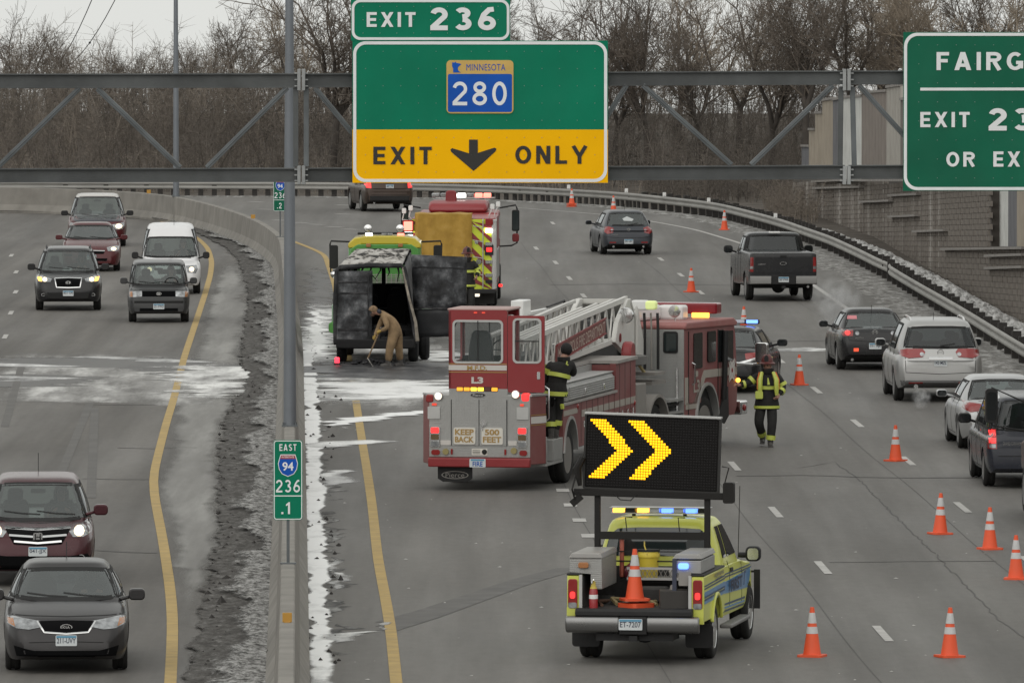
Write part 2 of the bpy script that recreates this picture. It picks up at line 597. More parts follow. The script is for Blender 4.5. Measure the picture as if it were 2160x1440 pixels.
SEC_BOX = [(0, 1.0), (0.5, 1.0), (0.86, 0.995), (0.945, 0.98), (0.978, 0.95), (0.99, 0.88), (0.997, 0.7), (1.0, 0.5), (1.0, 0.3), (0.99, 0.12), (0.96, 0.0), (0, 0)]
def loft_body(Wd, top, bot, plan, sec):
	"""Closed lower body: top/bot/plan are control lists over x (plan = fraction of half width)."""
	x0, x1 = top[0][0], top[-1][0]
	xs = set(round(x, 4) for x, _ in top) | set(round(x, 4) for x, _ in plan) | set(round(x0 + (x1 - x0) * i / 30, 4) for i in range(31))
	xs = sorted(x for x in xs if x0 - 1e-6 <= x <= x1 + 1e-6)
	ring = []
	for x in xs:
		zt, zb, w = curve(top, x), curve(bot, x), curve(plan, x) * Wd / 2
		half = [(w * a, zb + (zt - zb) * b) for a, b in sec]
		ring.append([(x, y, z) for y, z in half] + [(x, -y, z) for y, z in half[-2:0:-1]])
	n = len(ring[0])
	mb = MB()
	vs = [v for r in ring for v in r]
	fs = []
	for i in range(len(ring) - 1):
		for k in range(n):
			fs.append((i * n + k, i * n + (k + 1) % n, (i + 1) * n + (k + 1) % n, (i + 1) * n + k))
	fs += [tuple(range(n)), tuple(range((len(ring) - 1) * n, len(ring) * n))]
	mb.add(vs, fs)
	return mb
def loft_cabin(g):
	"""Greenhouse: g = dict(xfb,xft,xrt,xrb, wb,wt, zb,zr, n, crown)."""
	rings = []
	n = 100
	ex = g.get('n', 6.0)
	crown = g.get('crown', 0.05)
	rows = [(-0.25, 1.0, 0)] + [(k / 12, 1, 0) for k in range(11)] + [(0.92, 0.998, 0), (1.0, 0.975, 0.0), (1.0, 0.93, 0.35), (1.0, 0.8, 0.7), (1.0, 0.5, 0.92), (1.0, 0.15, 1.0)]
	for t, sh, cr in rows:
		tt = max(t, 0)
		xf = g['xfb'] + (g['xft'] - g['xfb']) * t
		xr = g['xrb'] + (g['xrt'] - g['xrb']) * t
		w = g['wb'] + (g['wt'] - g['wb']) * tt ** 1.35
		z = g['zb'] + (g['zr'] - crown - g['zb']) * t + crown * cr
		c, a = (xf + xr) / 2, (xf - xr) / 2
		pts = []
		for k in range(n):
			an = 2 * pi * k / n
			ca, sa = cos(an), sin(an)
			pts.append((c + a * sh * math.copysign(abs(ca) ** (2 / ex), ca), w * (sh if sh > 0.9 else sh) * math.copysign(abs(sa) ** (2 / ex), sa), z))
		rings.append(pts)
	mb = MB()
	vs = [v for r in rings for v in r]
	fs = []
	for i in range(len(rings) - 1):
		for k in range(n):
			fs.append((i * n + k, i * n + (k + 1) % n, (i + 1) * n + (k + 1) % n, (i + 1) * n + k))
	fs += [tuple(range(n)), tuple(range((len(rings) - 1) * n, len(rings) * n))]
	mb.add(vs, fs)
	return mb
def cut_wheels(me, axles, rw, Wd, depth=0.30):
	"""Cut wheel housings out of the closed shell with a boolean (applied at once)."""
	mb = MB()
	for ax in axles:
		for s in (-1, 1):
			mb.cyl((ax, s * (Wd / 2 - depth), rw), (ax, s * (Wd / 2 + 0.3), rw), rw + 0.055, n=26)
	cut = bpy.data.objects.new('cut', mb.mesh('cut', 0))
	ob = bpy.data.objects.new('shell', me)
	COL.objects.link(cut)
	COL.objects.link(ob)
	md = ob.modifiers.new('b', 'BOOLEAN')
	md.operation = 'DIFFERENCE'
	md.object = cut
	md.solver = 'EXACT'
	dg = bpy.context.evaluated_depsgraph_get()
	new = bpy.data.meshes.new_from_object(ob.evaluated_get(dg))
	bpy.data.objects.remove(ob)
	bpy.data.objects.remove(cut)
	if len(new.polygons) < 50:
		return me
	for p in new.polygons:
		p.use_smooth = True
	new.set_sharp_from_angle(angle=radians(38))
	return new
AX = {'front': (Vector((-1, 0, 0)), lambda u, v: Vector((9, u, v))), 'rear': (Vector((1, 0, 0)), lambda u, v: Vector((-9, u, v))),
	  'left': (Vector((0, -1, 0)), lambda u, v: Vector((u, 9, v))), 'right': (Vector((0, 1, 0)), lambda u, v: Vector((u, -9, v))),
	  'top': (Vector((0, 0, -1)), lambda u, v: Vector((u, v, 9)))}
class Shell:
	"""A body surface onto which conforming pieces (glass, lamps, trim) are laid."""
	def __init__(s, meshes):
		vs, fs = [], []
		for me in meshes:
			b = len(vs)
			vs += [v.co.copy() for v in me.vertices]
			fs += [tuple(b + i for i in p.vertices) for p in me.polygons]
		s.bvh = BVHTree.FromPolygons(vs, fs)
	def hit(s, ax, u, v):
		d, o = AX[ax]
		h = s.bvh.ray_cast(o(u, v), d)
		if h[0] is not None:
			return h[0]
		q = o(u, v)
		near = s.bvh.find_nearest(q + d * 7.0)
		return near[0]
	def patch(s, ax, poly, off=0.008, cuts=4, flat=False):
		d, o = AX[ax]
		tri = tessellate_polygon([[Vector((u, v, 0)) for u, v in poly]])
		bm = bmesh.new()
		bv = [bm.verts.new((u, v, 0)) for u, v in poly]
		for t in tri:
			try:
				bm.faces.new([bv[i] for i in t])
			except ValueError:
				pass
		us, ws_ = [p[0] for p in poly], [p[1] for p in poly]
		for lo, hi, nrm in ((min(us), max(us), (1, 0, 0)), (min(ws_), max(ws_), (0, 1, 0))):
			st = max((hi - lo) / (4 * max(cuts, 1) + 4), 0.03)
			q = lo + st
			while q < hi - .2 * st:
				bmesh.ops.bisect_plane(bm, geom=bm.verts[:] + bm.edges[:] + bm.faces[:], dist=1e-6, plane_co=Vector(nrm) * q, plane_no=nrm)
				q += st
		bm.verts.ensure_lookup_table()
		uv = [(v.co.x, v.co.y) for v in bm.verts]
		pos = [s.hit(ax, u, v) for u, v in uv]
		if flat:
			k = min(p.dot(d) for p in pos)
			pos = [p + d * (k - p.dot(d)) for p in pos]
		nv = len(pos)
		mb = MB()
		fs = [tuple(v.index for v in f.verts) for f in bm.faces]
		bd = [(e.verts[0].index, e.verts[1].index) for e in bm.edges if e.is_boundary]
		vs = [p - d * off for p in pos] + [p + d * 0.012 for p in pos]
		fs += [(a, b, nv + b, nv + a) for a, b in bd]
		bm.free()
		mb.add(vs, fs)
		return mb
	def strip(s, ax, pts, w, off=0.004, n=6):
		"""A thin strip along a polyline laid on the surface."""
		d, o = AX[ax]
		mb = MB()
		path = []
		for a, b in zip(pts[:-1], pts[1:]):
			for k in range(n):
				path.append((a[0] + (b[0] - a[0]) * k / n, a[1] + (b[1] - a[1]) * k / n))
		path.append(pts[-1])
		vs = []
		for i, (u, v) in enumerate(path):
			q = path[min(i + 1, len(path) - 1)]
			r = path[max(i - 1, 0)]
			tx, ty = q[0] - r[0], q[1] - r[1]
			l = sqrt(tx * tx + ty * ty) or 1
			nx, ny = -ty / l * w / 2, tx / l * w / 2
			for sg in (1, -1):
				p = s.hit(ax, u + nx * sg, v + ny * sg)
				vs += [p - d * off, p + d * 0.006]
		fs = []
		for i in range(len(path) - 1):
			a, b = i * 4, (i + 1) * 4
			fs += [(a, a + 2, b + 2, b), (a, b, b + 1, a + 1), (a + 2, a + 3, b + 3, b + 2)]
		mb.add(vs, fs)
		return mb
def mir(poly):
	return [(-u, v) for u, v in reversed(poly)]
_tyre_cache = {}
def add_wheel(parent, x, y, r, w, rimm=M_RIM, steer=0.0, spokes=5, name='wheel'):
	"""tyre (part) with a rim (sub-part); y sign says which side faces out."""
	sg = 1 if y > 0 else -1
	key = (round(r, 3), round(w, 3), spokes)
	if key not in _tyre_cache:
		t = MB()
		pr = [(r * 0.62, -w / 2 + 0.012), (r * 0.70, -w / 2), (r * 0.9, -w / 2), (r * 0.965, -w / 2 + 0.015), (r, -w / 2 + 0.045), (r, -0.035), (r - 0.012, -0.028), (r - 0.012, 0.028), (r, 0.035),
			  (r, w / 2 - 0.045), (r * 0.965, w / 2 - 0.015), (r * 0.9, w / 2), (r * 0.70, w / 2), (r * 0.62, w / 2 - 0.012)]
		t.lathe(pr, axis='Y', n=28)
		tm = t.mesh('tyre', 40)
		tm.materials.append(M_RUBBER)
		q = MB()
		q.lathe([(r * 0.66, w / 2 - 0.006), (r * 0.63, w / 2 - 0.002), (r * 0.60, w / 2 - 0.02), (r * 0.56, w / 2 - 0.06), (r * 0.2, w / 2 - 0.07), (0.0001, w / 2 - 0.07)], axis='Y', n=24)
		for k in range(spokes):
			a = 2 * pi * k / spokes + 0.3
			d = Vector((cos(a), 0, sin(a)))
			q.bar(Vector((0, w / 2 - 0.035, 0)) + d * 0.02, Vector((0, w / 2 - 0.022, 0)) + d * r * 0.61, r * 0.16, 0.03, up=(0, 1, 0))
		q.cyl((0, w / 2 - 0.05, 0), (0, w / 2 - 0.005, 0), r * 0.15, n=12)
		rm = q.mesh('rim', 40)
		_tyre_cache[key] = (tm, rm)
	tm, rm = _tyre_cache[key]
	o = bpy.data.objects.new(name, tm)
	COL.objects.link(o)
	o.parent = parent
	o.location = (x, y - sg * w / 2, r)
	o.rotation_euler = (0, 0, steer + (0 if sg > 0 else pi))
	if len(rm.materials) == 0:
		rm.materials.append(rimm)
	k = bpy.data.objects.new('rim', rm)
	COL.objects.link(k)
	k.parent = o
	return o
def add_plate(parent, M, txt, style='front', w=0.30, h=0.15):
	"""Licence plate with its lettering as a sub-part."""
	p = plate_poly(rrect(w, h, 0.015, 3), M, 0, 0.012).build('licence_plate', M_PLATEW, parent, angle=0)
	b = plate_poly([(-w / 2 + .01, h * 0.26), (w / 2 - .01, h * 0.26), (w / 2 - .01, h / 2 - .008), (-w / 2 + .01, h / 2 - .008)], M, 0.012, 0.015)
	b.build('plate_band', M_PLATEB, p, angle=0)
	letter('plate_text', txt, M, w * 0.88, h * 0.5, M_PLATET, p, bold=0.01, depth=0.0155)
	return p
def front_frame(sh, u, v, off=0.01):
	p = sh.hit('front', u, v)
	return frame((p.x + off, u, v), (0, 1, 0), (0, 0, 1))
def rear_frame(sh, u, v, off=0.01):
	p = sh.hit('rear', u, v)
	return frame((p.x - off, u, v), (0, -1, 0), (0, 0, 1))
def add_mirror(root, x, y, z, sx, sy, sz, m, glass_front=False, arm=True):
	"""Side mirror housing on a short arm with its glass facing back."""
	sg = 1 if y > 0 else -1
	mb = MB()
	mb.prism([(yy, zz) for yy, zz in rrect(sy, sz, min(sy, sz) * 0.35, 4, y, z)], 'X', x - sx / 2, x + sx / 2)
	if arm:
		mb.bar((x, y - sg * sy * 0.4, z - sz * 0.2), (x + 0.02, y - sg * (sy * 0.5 + 0.13), z - sz * 0.45), 0.06, 0.05)
	o = mb.build('side_mirror', m, root, bevel=0.02)
	g = MB()
	g.prism(rrect(sy * 0.84, sz * 0.8, min(sy, sz) * 0.28, 4, y, z), 'X', x - sx / 2 - 0.004, x - sx / 2 + 0.004)
	g.build('mirror_glass', M_GLASSD, o)
	return o
def in_poly(u, v, poly):
	c = False
	for (a, b), (d, e) in zip(poly, poly[1:] + poly[:1]):
		if (b > v) != (e > v) and u < (d - a) * (v - b) / (e - b) + a:
			c = not c
	return c
M_TRIM = mat('cabin_trim', (0.045, 0.045, 0.045), 0.8)
def open_windows(root, spec, cm, sh):
	"""Take the shell away behind the panes and furnish what shows through them."""
	wins = []
	for nm, ax, poly, m, both in spec['patches']:
		if nm in ('windscreen', 'rear_window', 'side_window'):
			wins += [(ax, poly)] + ([('right', poly)] if ax == 'left' else [])
	bm = bmesh.new()
	bm.from_mesh(cm)
	dead = []
	for f in bm.faces:
		c, n = f.calc_center_median(), f.normal
		for ax, poly in wins:
			d = AX[ax][0]
			if n.dot(d) < -.12:
				u, v = (c.y, c.z) if ax in ('front', 'rear') else (c.x, c.z)
				if in_poly(u, v, poly):
					dead.append(f)
					break
	# the lid of the lower shell stays as floor and dash
	bmesh.ops.delete(bm, geom=list(set(dead)), context='FACES')
	bm.to_mesh(cm)
	bm.free()
	g = spec['cabin']
	zb, H = g['zb'], spec['H']
	xf = g['xft'] - .15
	rows = [(xf - .25, .62)] if g['xft'] - g['xrt'] < 1.9 else [(xf - .30, .62)]
	if 'pickup' not in spec['name']:
		rows.append((max(g['xrt'] + .35, xf - 1.25), .62))
	for i, (x, dy) in enumerate(rows):
		for s in (1, -1):
			y = s * spec['W'] * .205
			mb = MB()
			mb.prism([(y - .23, zb - .12), (y + .23, zb - .12), (y + .22, zb + .14), (y + .17, zb + .22), (y - .17, zb + .22), (y - .22, zb + .14)], 'X', x - .08, x + .05)
			mb.prism(rrect(.25, .17, .06, 3, y, zb + .32), 'X', x - .06, x + .02)
			mb.bar((x - .02, y, zb + .2), (x - .02, y, zb + .27), .03, .03)
			mb.build('seat', M_TRIM, root, bevel=.02, angle=30)
	c = Vector((g['xft'] + .32, spec['W'] * .205, zb + .06))
	mb = MB()
	for k in range(16):
		f = lambda t: c + Vector((.08 * sin(t), .185 * cos(t), .165 * sin(t)))
		mb.cyl(f(2 * pi * k / 16), f(2 * pi * (k + 1) / 16), .016, n=6, caps=False)
	mb.bar(c + Vector((0, -.18, 0)), c + Vector((0, .18, 0)), .03, .03)
	mb.bar(c, c + Vector((.2, 0, -.15)), .05, .05)
	mb.build('steering_wheel', M_BLACK, root)
	mb = MB()
	mb.prism(rrect(.24, .07, .025, 3, 0, H - g['crown'] - .16), 'X', g['xft'] + .02, g['xft'] + .05)
	mb.build('inside_mirror', M_BLACK, root)
def make_car(spec):
	"""Build one vehicle from its spec (metres, x forward, y left, origin on the ground at mid length)."""
	root = thing(spec['name'], spec['label'], spec['cat'], group=spec.get('group'))
	Wd, L = spec['W'], spec['L']
	paint = spec['paint']
	low = loft_body(Wd, spec['top'], spec['bot'], spec['plan'], spec.get('sec', SEC_CAR))
	me = low.mesh('body', 38)
	if spec.get('cut', True):
		me = cut_wheels(me, spec['axles'], spec['rw'], Wd)
	me.name = 'body'
	cabs = []
	body = link('body', me, paint, root)
	if 'cabin' in spec:
		cm = loft_cabin(spec['cabin']).mesh('cabin', 38)
		cabs.append(cm)
		link('cabin', cm, spec.get('cabpaint', paint), root)
	sh = Shell([me] + cabs)
	if cabs:
		open_windows(root, spec, cm, sh)
	# wheel housings are dark inside
	hou = MB()
	for ax in spec['axles']:
		hou.box(ax - spec['rw'] - .02, ax + spec['rw'] + .02, -Wd / 2 + .22, Wd / 2 - .22, 0.22 if spec['H'] < 1.6 else spec['rw'] * .95, spec['rw'] * 1.5)
	hou.box(spec['axles'][-1] + .1, spec['axles'][0] - .1, -Wd / 2 + .25, Wd / 2 - .25, 0.16 if spec['H'] < 1.6 else .34, 0.5)
	hou.build('underbody', M_BLACK, root)
	tw = spec.get('tw', 0.215)
	for ax in spec['axles']:
		for sg in (1, -1):
			add_wheel(root, ax, sg * (Wd / 2 - 0.025), spec['rw'], tw)
	for nm, ax, poly, m, both in spec.get('patches', []):
		for q in ([poly, mir(poly)] if both == 2 and ax in ('front', 'rear', 'top') else [poly]):
			axs = [ax] if not (both == 2 and ax == 'left') else ['left', 'right']
			for a in axs:
				off = 0.010
				if isinstance(m, tuple):
					mm, off = m
				else:
					mm = m
				o_ = sh.patch(a, q, off=off, cuts=spec.get('cuts', 4)).build(nm, mm, root, angle=50)
				if nm in ('windscreen', 'rear_window', 'side_window') and cabs:
					sh.strip(a, q + q[:2], .05, off + .004, 4).build('window_seal', M_SEAM, o_, angle=0)
	for ax, pts, w, both in spec.get('seams', []):
		axs = ['left', 'right'] if ax == 'left' and both == 2 else [ax]
		for a in axs:
			sh.strip(a, pts, w).build('panel_gap', M_SEAM, root, angle=0)
	return root, sh, body
def put(root, near, heading, L, toward=False):
	"""Set a vehicle so that its near end stands over the road point `near`. heading: clockwise from +Y (radians)."""
	h = heading + (pi if toward else 0)
	fwd = Vector((sin(h), cos(h), 0))
	near = Vector(near)
	root.location = near - fwd * L / 2 if toward else near + fwd * L / 2
	root.rotation_euler = (0, 0, pi / 2 - h)
	return root
# ================================================================ THE SETTING
def lerp_path(pts, t):
	for a, b in zip(pts[:-1], pts[1:]):
		if a[0] <= t <= b[0]:
			k = (t - a[0]) / (b[0] - a[0])
			return a[1] + (b[1] - a[1]) * k
	return pts[0][1] if t < pts[0][0] else pts[-1][1]
def smooth_path(pts, step=2.0, it=3):
	"""Dense, softened copy of a 2D polyline."""
	out = []
	for a, b in zip(pts[:-1], pts[1:]):
		n = max(1, int(math.dist(a, b) / step))
		out += [(a[0] + (b[0] - a[0]) * k / n, a[1] + (b[1] - a[1]) * k / n) for k in range(n)]
	out.append(pts[-1])
	for _ in range(it):
		out = [out[0]] + [((p[0] + 2 * q[0] + r[0]) / 4, (p[1] + 2 * q[1] + r[1]) / 4) for p, q, r in zip(out, out[1:], out[2:])] + [out[-1]]
	return out
def ribbon(path, w0, w1, z):
	"""Flat ribbon between two sideways offsets of a path."""
	mb = MB()
	vs = []
	for i, p in enumerate(path):
		a, b = path[max(i - 1, 0)], path[min(i + 1, len(path) - 1)]
		d = Vector((b[0] - a[0], b[1] - a[1], 0)).normalized()
		nrm = Vector((-d.y, d.x, 0))
		vs += [Vector((p[0], p[1], z)) + nrm * w0, Vector((p[0], p[1], z)) + nrm * w1]
	mb.add(vs, [(2 * i, 2 * i + 1, 2 * i + 3, 2 * i + 2) for i in range(len(path) - 1)])
	return mb
# ---- pavement material: worn, salt-dusted asphalt with lengthwise tracks
def pavement(name, base, track=0.2, tint=(1, 1, 1)):
	m = bpy.data.materials.new(name)
	m.use_nodes = True
	nt = m.node_tree
	N, L = nt.nodes.new, nt.links.new
	b = nt.nodes['Principled BSDF']
	b.inputs['Specular IOR Level'].default_value = 0.32
	t = N('ShaderNodeTexCoord')
	def noise(scale, st, det=6, ro=0.6):
		mpn = N('ShaderNodeMapping')
		mpn.inputs['Scale'].default_value = st
		mpn.inputs['Rotation'].default_value = (0, 0, radians(-1.7))
		L(t.outputs['Object'], mpn.inputs['Vector'])
		n = N('ShaderNodeTexNoise')
		n.inputs['Scale'].default_value = scale
		n.inputs['Detail'].default_value = det
		n.inputs['Roughness'].default_value = ro
		L(mpn.outputs[0], n.inputs['Vector'])
		return n.outputs['Fac']
	def rng(fac, lo, hi, a=0.3, bb=0.7):
		r = N('ShaderNodeMapRange')
		r.inputs[1].default_value, r.inputs[2].default_value = a, bb
		r.inputs[3].default_value, r.inputs[4].default_value = lo, hi
		L(fac, r.inputs[0])
		return r.outputs[0]
	def mul(a, bb):
		x = N('ShaderNodeMath')
		x.operation = 'MULTIPLY'
		L(a, x.inputs[0])
		L(bb, x.inputs[1])
		return x.outputs[0]
	f = rng(noise(1.1, (1, 0.02, 1), 5), 1 - track, 1 + track)
	f = mul(f, rng(noise(0.16, (1, 0.3, 1), 5), 0.85, 1.14))
	f = mul(f, rng(noise(5.0, (1, 0.35, 1), 8, 0.75), 0.90, 1.10))
	f = mul(f, rng(noise(45.0, (1, 1, 1), 3, 0.7), 0.86, 1.14))
	x = N('ShaderNodeVectorMath')
	x.operation = 'SCALE'
	x.inputs[0].default_value = tuple(base[i] * tint[i] for i in range(3))
	L(f, x.inputs['Scale'])
	L(x.outputs[0], b.inputs['Base Color'])
	L(rng(noise(0.5, (1, 0.08, 1), 6), 0.55, 0.85), b.inputs['Roughness'])
	bp = N('ShaderNodeBump')
	bp.inputs['Strength'].default_value = 0.35
	bp.inputs['Distance'].default_value = 0.01
	L(noise(60.0, (1, 1, 1), 3), bp.inputs['Height'])
	L(bp.outputs[0], b.inputs['Normal'])
	return m
M_ROADR = pavement('asphalt', (0.134, 0.128, 0.119))
M_ROADL = pavement('asphalt_left', (0.116, 0.109, 0.10), 0.28)
M_SOIL = ramp_noise_mat('soil', [(0.3, (0.045, 0.038, 0.032)), (0.5, (0.085, 0.072, 0.06)), (0.7, (0.14, 0.125, 0.11))], 0.7, bump=0.6)
M_CONC = mat('barrier_concrete', (0.235, 0.222, 0.2), 0.85, var=0.22, vscale=1.3, bump=0.25, bscale=18, dirt=0.45, dcol=(0.13, 0.12, 0.108), dscale=0.9)
M_YEL = mat('yellow_line_paint', (0.42, 0.285, 0.085), 0.75, var=0.18, vscale=2.5, dirt=0.35, dcol=(0.25, 0.22, 0.17), dscale=3)
M_WLINE = mat('white_line_paint', (0.46, 0.45, 0.43), 0.75, var=0.15, vscale=2.5, dirt=0.4, dcol=(0.22, 0.21, 0.2), dscale=3)
M_FOAM = ramp_noise_mat('foam', [(0.22, (0.16, 0.155, 0.15)), (0.36, (0.62, 0.62, 0.61)), (0.48, (0.86, 0.86, 0.85)), (0.8, (0.9, 0.9, 0.89))], 1.4, rough=0.35, stretch=(1, 0.35, 1), bump=0.3, bscale=8, spec=0.5)
M_FOAM2 = ramp_noise_mat('thin_foam', [(0.36, (0.13, 0.125, 0.12)), (0.5, (0.38, 0.375, 0.365)), (0.62, (0.75, 0.75, 0.73))], 1.1, rough=0.3, stretch=(1.0, 0.16, 1), bump=0.2, bscale=8, spec=0.5)
M_SLUSH = ramp_noise_mat('dirty_snow', [(0.36, (0.022, 0.020, 0.018)), (0.47, (0.062, 0.057, 0.052)), (0.56, (0.105, 0.10, 0.094)), (0.70, (0.27, 0.265, 0.255))], 7.0, detail=12, nrough=0.8, stretch=(1, 0.30, 1), bump=0.5, bscale=26, dist=0.03)
M_SNOWB = ramp_noise_mat('snow_bank', [(0.32, (0.06, 0.056, 0.052)), (0.43, (0.20, 0.195, 0.188)), (0.50, (0.44, 0.435, 0.425)), (0.62, (0.62, 0.615, 0.605))], 3.0, detail=12, nrough=.75, stretch=(1, .35, 1), bump=0.5, bscale=18, dist=0.05)
M_SALT = ramp_noise_mat('salt_dusted_shoulder', [(0.3, (0.17, 0.165, 0.158)), (0.5, (0.225, 0.22, 0.21)), (0.7, (0.32, 0.315, 0.30))], 1.2, detail=9, stretch=(1, 0.06, 1), bump=0.2)
M_SOOT = ramp_noise_mat('soot', [(0.3, (0.012, 0.012, 0.014)), (0.5, (0.05, 0.05, 0.053)), (0.68, (0.16, 0.158, 0.158))], 1.6, rough=0.4, stretch=(1, 0.3, 1), bump=0.4)
M_WET = ramp_noise_mat('wet_pavement', [(0.3, (0.06, 0.057, 0.054)), (0.7, (0.10, 0.096, 0.09))], 0.8, rough=0.5, stretch=(1, 0.1, 1), bump=0.2, spec=0.3)
M_TAR = mat('tar_seal', (0.078, 0.075, 0.071), 0.85)
# ---- ground: level plane far out, a low rise behind the bend, and everything beyond
def terrain_z(x, y):
	if y < 393:
		z = -0.03
	else:
		k = min((y - 393) / 55.0, 1.0)
		z = -0.03 + 2.3 * k * k * (3 - 2 * k)
		if y > 455:
			z -= 0.023 * (y - 455)
	return z
gm = MB()
xs = [-2600, -900, -300, -120, -60, -30, -10, 0, 10, 30, 60, 120, 300, 900, 2600]
ys = [-300, 60, 200, 393] + [393 + 5 * k for k in range(1, 14)] + [480, 600, 900, 1500, 3000, 5200]
gv = [(x, y, terrain_z(x, y)) for y in ys for x in xs]
nx = len(xs)
gm.add(gv, [(j * nx + i, j * nx + i + 1, (j + 1) * nx + i + 1, (j + 1) * nx + i) for j in range(len(ys) - 1) for i in range(nx - 1)])
struct('ground', gm, M_SOIL, angle=60)
BAR = [(-1.1, 60), (-2.42, 100), (-3.11, 131), (-3.95, 168), (-5.6, 240), (-7.3, 302), (-8.16, 316), (-9.15, 327.5), (-10.8, 341.5), (-12.8, 355), (-14.7, 361.5), (-17.2, 365.6), (-20.2, 368), (-34, 371)]
BARP = smooth_path(BAR, 3.0, 4)
GRL = [(15.0, 90), (14.1, 130), (12.45, 229), (11.35, 293), (10.6, 318), (9.6, 336), (7.6, 359), (4.2, 375), (-1.5, 386), (-6.4, 389), (-21, 390.5), (-40, 390.5)]
GRLP = smooth_path(GRL, 2.0, 5)
WALL = [(160, 15.1), (258, 13.94), (334, 12.9), (361, 11.7), (378, 10.9)]
# ---- road sheets either side of the median, meeting under it
def road_side(name, m, side):
	mb = MB()
	vs, fs = [], []
	if side < 0:
		edge = [p for p in BARP]
		vs = []
		for p in edge:
			vs += [(p[0], p[1], 0), (-60, p[1] if p[1] < 360 else 371.5, 0)]
		fs = [(2 * i, 2 * i + 2, 2 * i + 3, 2 * i + 1) for i in range(len(edge) - 1)]
	else:
		for y in range(60, 393, 3):
			xl = min((p for p in BARP), key=lambda p: abs(p[1] - y))[0] if y < 371 else -60
			xr = min((p for p in GRLP), key=lambda p: abs(p[1] - y))[0] + 0.6 if y < 388 else -8
			vs += [(xl, y, 0), (max(xr, xl + .1), y, 0)]
		fs = [(2 * i, 2 * i + 1, 2 * i + 3, 2 * i + 2) for i in range(len(vs) // 2 - 1)]
	mb.add(vs, fs)
	return struct(name, mb, m)
road_side('road_westbound', M_ROADL, -1)
road_side('road_eastbound', M_ROADR, 1)
# ---- painted lines
def gp(pts):
	return [(lambda g: (g.x, g.y))(G(px, py)) for px, py in pts]
YL = [(240, 436), (330, 462), (395, 492), (417, 502), (439, 524), (447, 552), (444, 580), (433, 619), (411, 686), (389, 752), (367, 840), (350, 895), (332, 965), (322, 1010), (324, 1040), (334, 1090), (342, 1130), (350, 1180), (361, 1255), (365, 1330), (361, 1405), (360, 1440), (350, 1560)]
struct('yellow_edge_line', ribbon(smooth_path(gp(YL), 2.5, 2), -0.085, 0.085, 0.008), M_YEL)
YR = [(600, 502), (625, 512), (652, 522), (685, 537), (706, 600), (722, 690), (745, 805), (751, 847), (763, 925), (777, 1010), (785, 1065), (797, 1180), (812, 1255), (825, 1330), (836, 1440), (850, 1570)]
struct('yellow_median_line', ribbon(smooth_path(gp(YR), 2.5, 2), -0.085, 0.085, 0.0078), M_YEL)
WL = [(740, 425), (1000, 432), (1160, 444), (1271, 452), (1368, 466), (1465, 484), (1571, 516), (1721, 605), (1788, 652), (2010, 800), (2420, 1080)]
struct('white_edge_line', ribbon(smooth_path(gp(WL), 2.5, 2), -0.075, 0.075, 0.008), M_WLINE)
dm = MB()
def dash(px, py, slope, L, w=0.13):
	g = G(px, py)
	d = Vector((slope, 1, 0)).normalized()
	n = Vector((d.y, -d.x, 0)) * w / 2
	a, b = g - d * L / 2, g + d * L / 2
	z = Vector((0, 0, 0.008))
	dm.add([a - n + z, a + n + z, b + n + z, b - n + z], [(0, 1, 2, 3)])
for px, py in ((1394, 547), (1436, 580), (1478, 617), (1645, 760), (1722, 823), (1808, 893), (1915, 972), (2030, 1070), (2172, 1186), (1131, 524), (1172, 554), (1201, 587), (1231, 624), (1549, 983), (1636, 1080), (1736, 1197), (1862, 1336), (1166, 471), (2010, 1480)):
	dash(px, py, -0.025, 3.2)
for px, py in ((1187, 1034), (1203, 1065), (1222, 1097), (1241, 1130)):
	dash(px, py, -0.012, 1.0, 0.24)
for px, py in ((24, 539), (34, 574), (33, 616), (23, 660), (11, 710)):
	dash(px, py, -0.03, 2.6)
for px, py, l in ((592, 465, 0), (632, 470, 0), (668, 474, 0), (705, 479, 0), (739, 484, 0), (802, 494, 0), (724, 452, 0), (724, 433, 0), (890, 443, 0), (539, 426, 0), (561, 442, 0)):
	dash(px, py, -0.9, 0.9, 0.3)
struct('lane_dashes', dm, M_WLINE)
# ---- cracks, joints, skid marks
cm_ = MB()
def crack(pts, w=0.03, jag=0.02, z=0.005, seed=1):
	r = random.Random(seed)
	p = smooth_path(gp(pts), 0.5, 0)
	p = [(x + r.uniform(-jag, jag), y + r.uniform(-jag, jag) * 8) for x, y in p]
	q = ribbon(p, -w, w, z)
	cm_.add(q.v, q.f)
for k_, (sx_, y0_) in enumerate(((.05, 60), (3.0, 60), (6.55, 60), (9.6, 60))):
	P_ = [(sx_ + 3.9 - .0246 * (yq - 60) + .03 * sin(yq * .21 + k_), yq) for yq in range(100, 330, 3)]
	q = ribbon(P_, -.007, .007, .0043)
	cm_.add(q.v, q.f)
crack([(1555, 1004), (1690, 1002), (1860, 1007), (2062, 1008), (2200, 1010)], 0.09, 0.01)
crack([(1690, 985), (1760, 975), (1810, 1010), (1890, 1090), (1975, 1170), (2060, 1260), (2110, 1310), (2165, 1350)], 0.012, 0.03, seed=4)
crack([(1750, 1186), (1900, 1184), (2100, 1183)], 0.05, 0.005)
crack([(160, 853), (280, 854), (330, 854)], 0.07)
crack([(175, 1010), (320, 1011), (345, 1011)], 0.06)
crack([(200, 1161), (330, 1166)], 0.08)
crack([(250, 945), (330, 946), (380, 943), (415, 945)], 0.05)
crack([(1160, 601), (1330, 599), (1560, 602)], 0.08)
crack([(1620, 720), (1760, 719), (1800, 718)], 0.08)
struct('pavement_crack', cm_, M_TAR)
sk = MB()
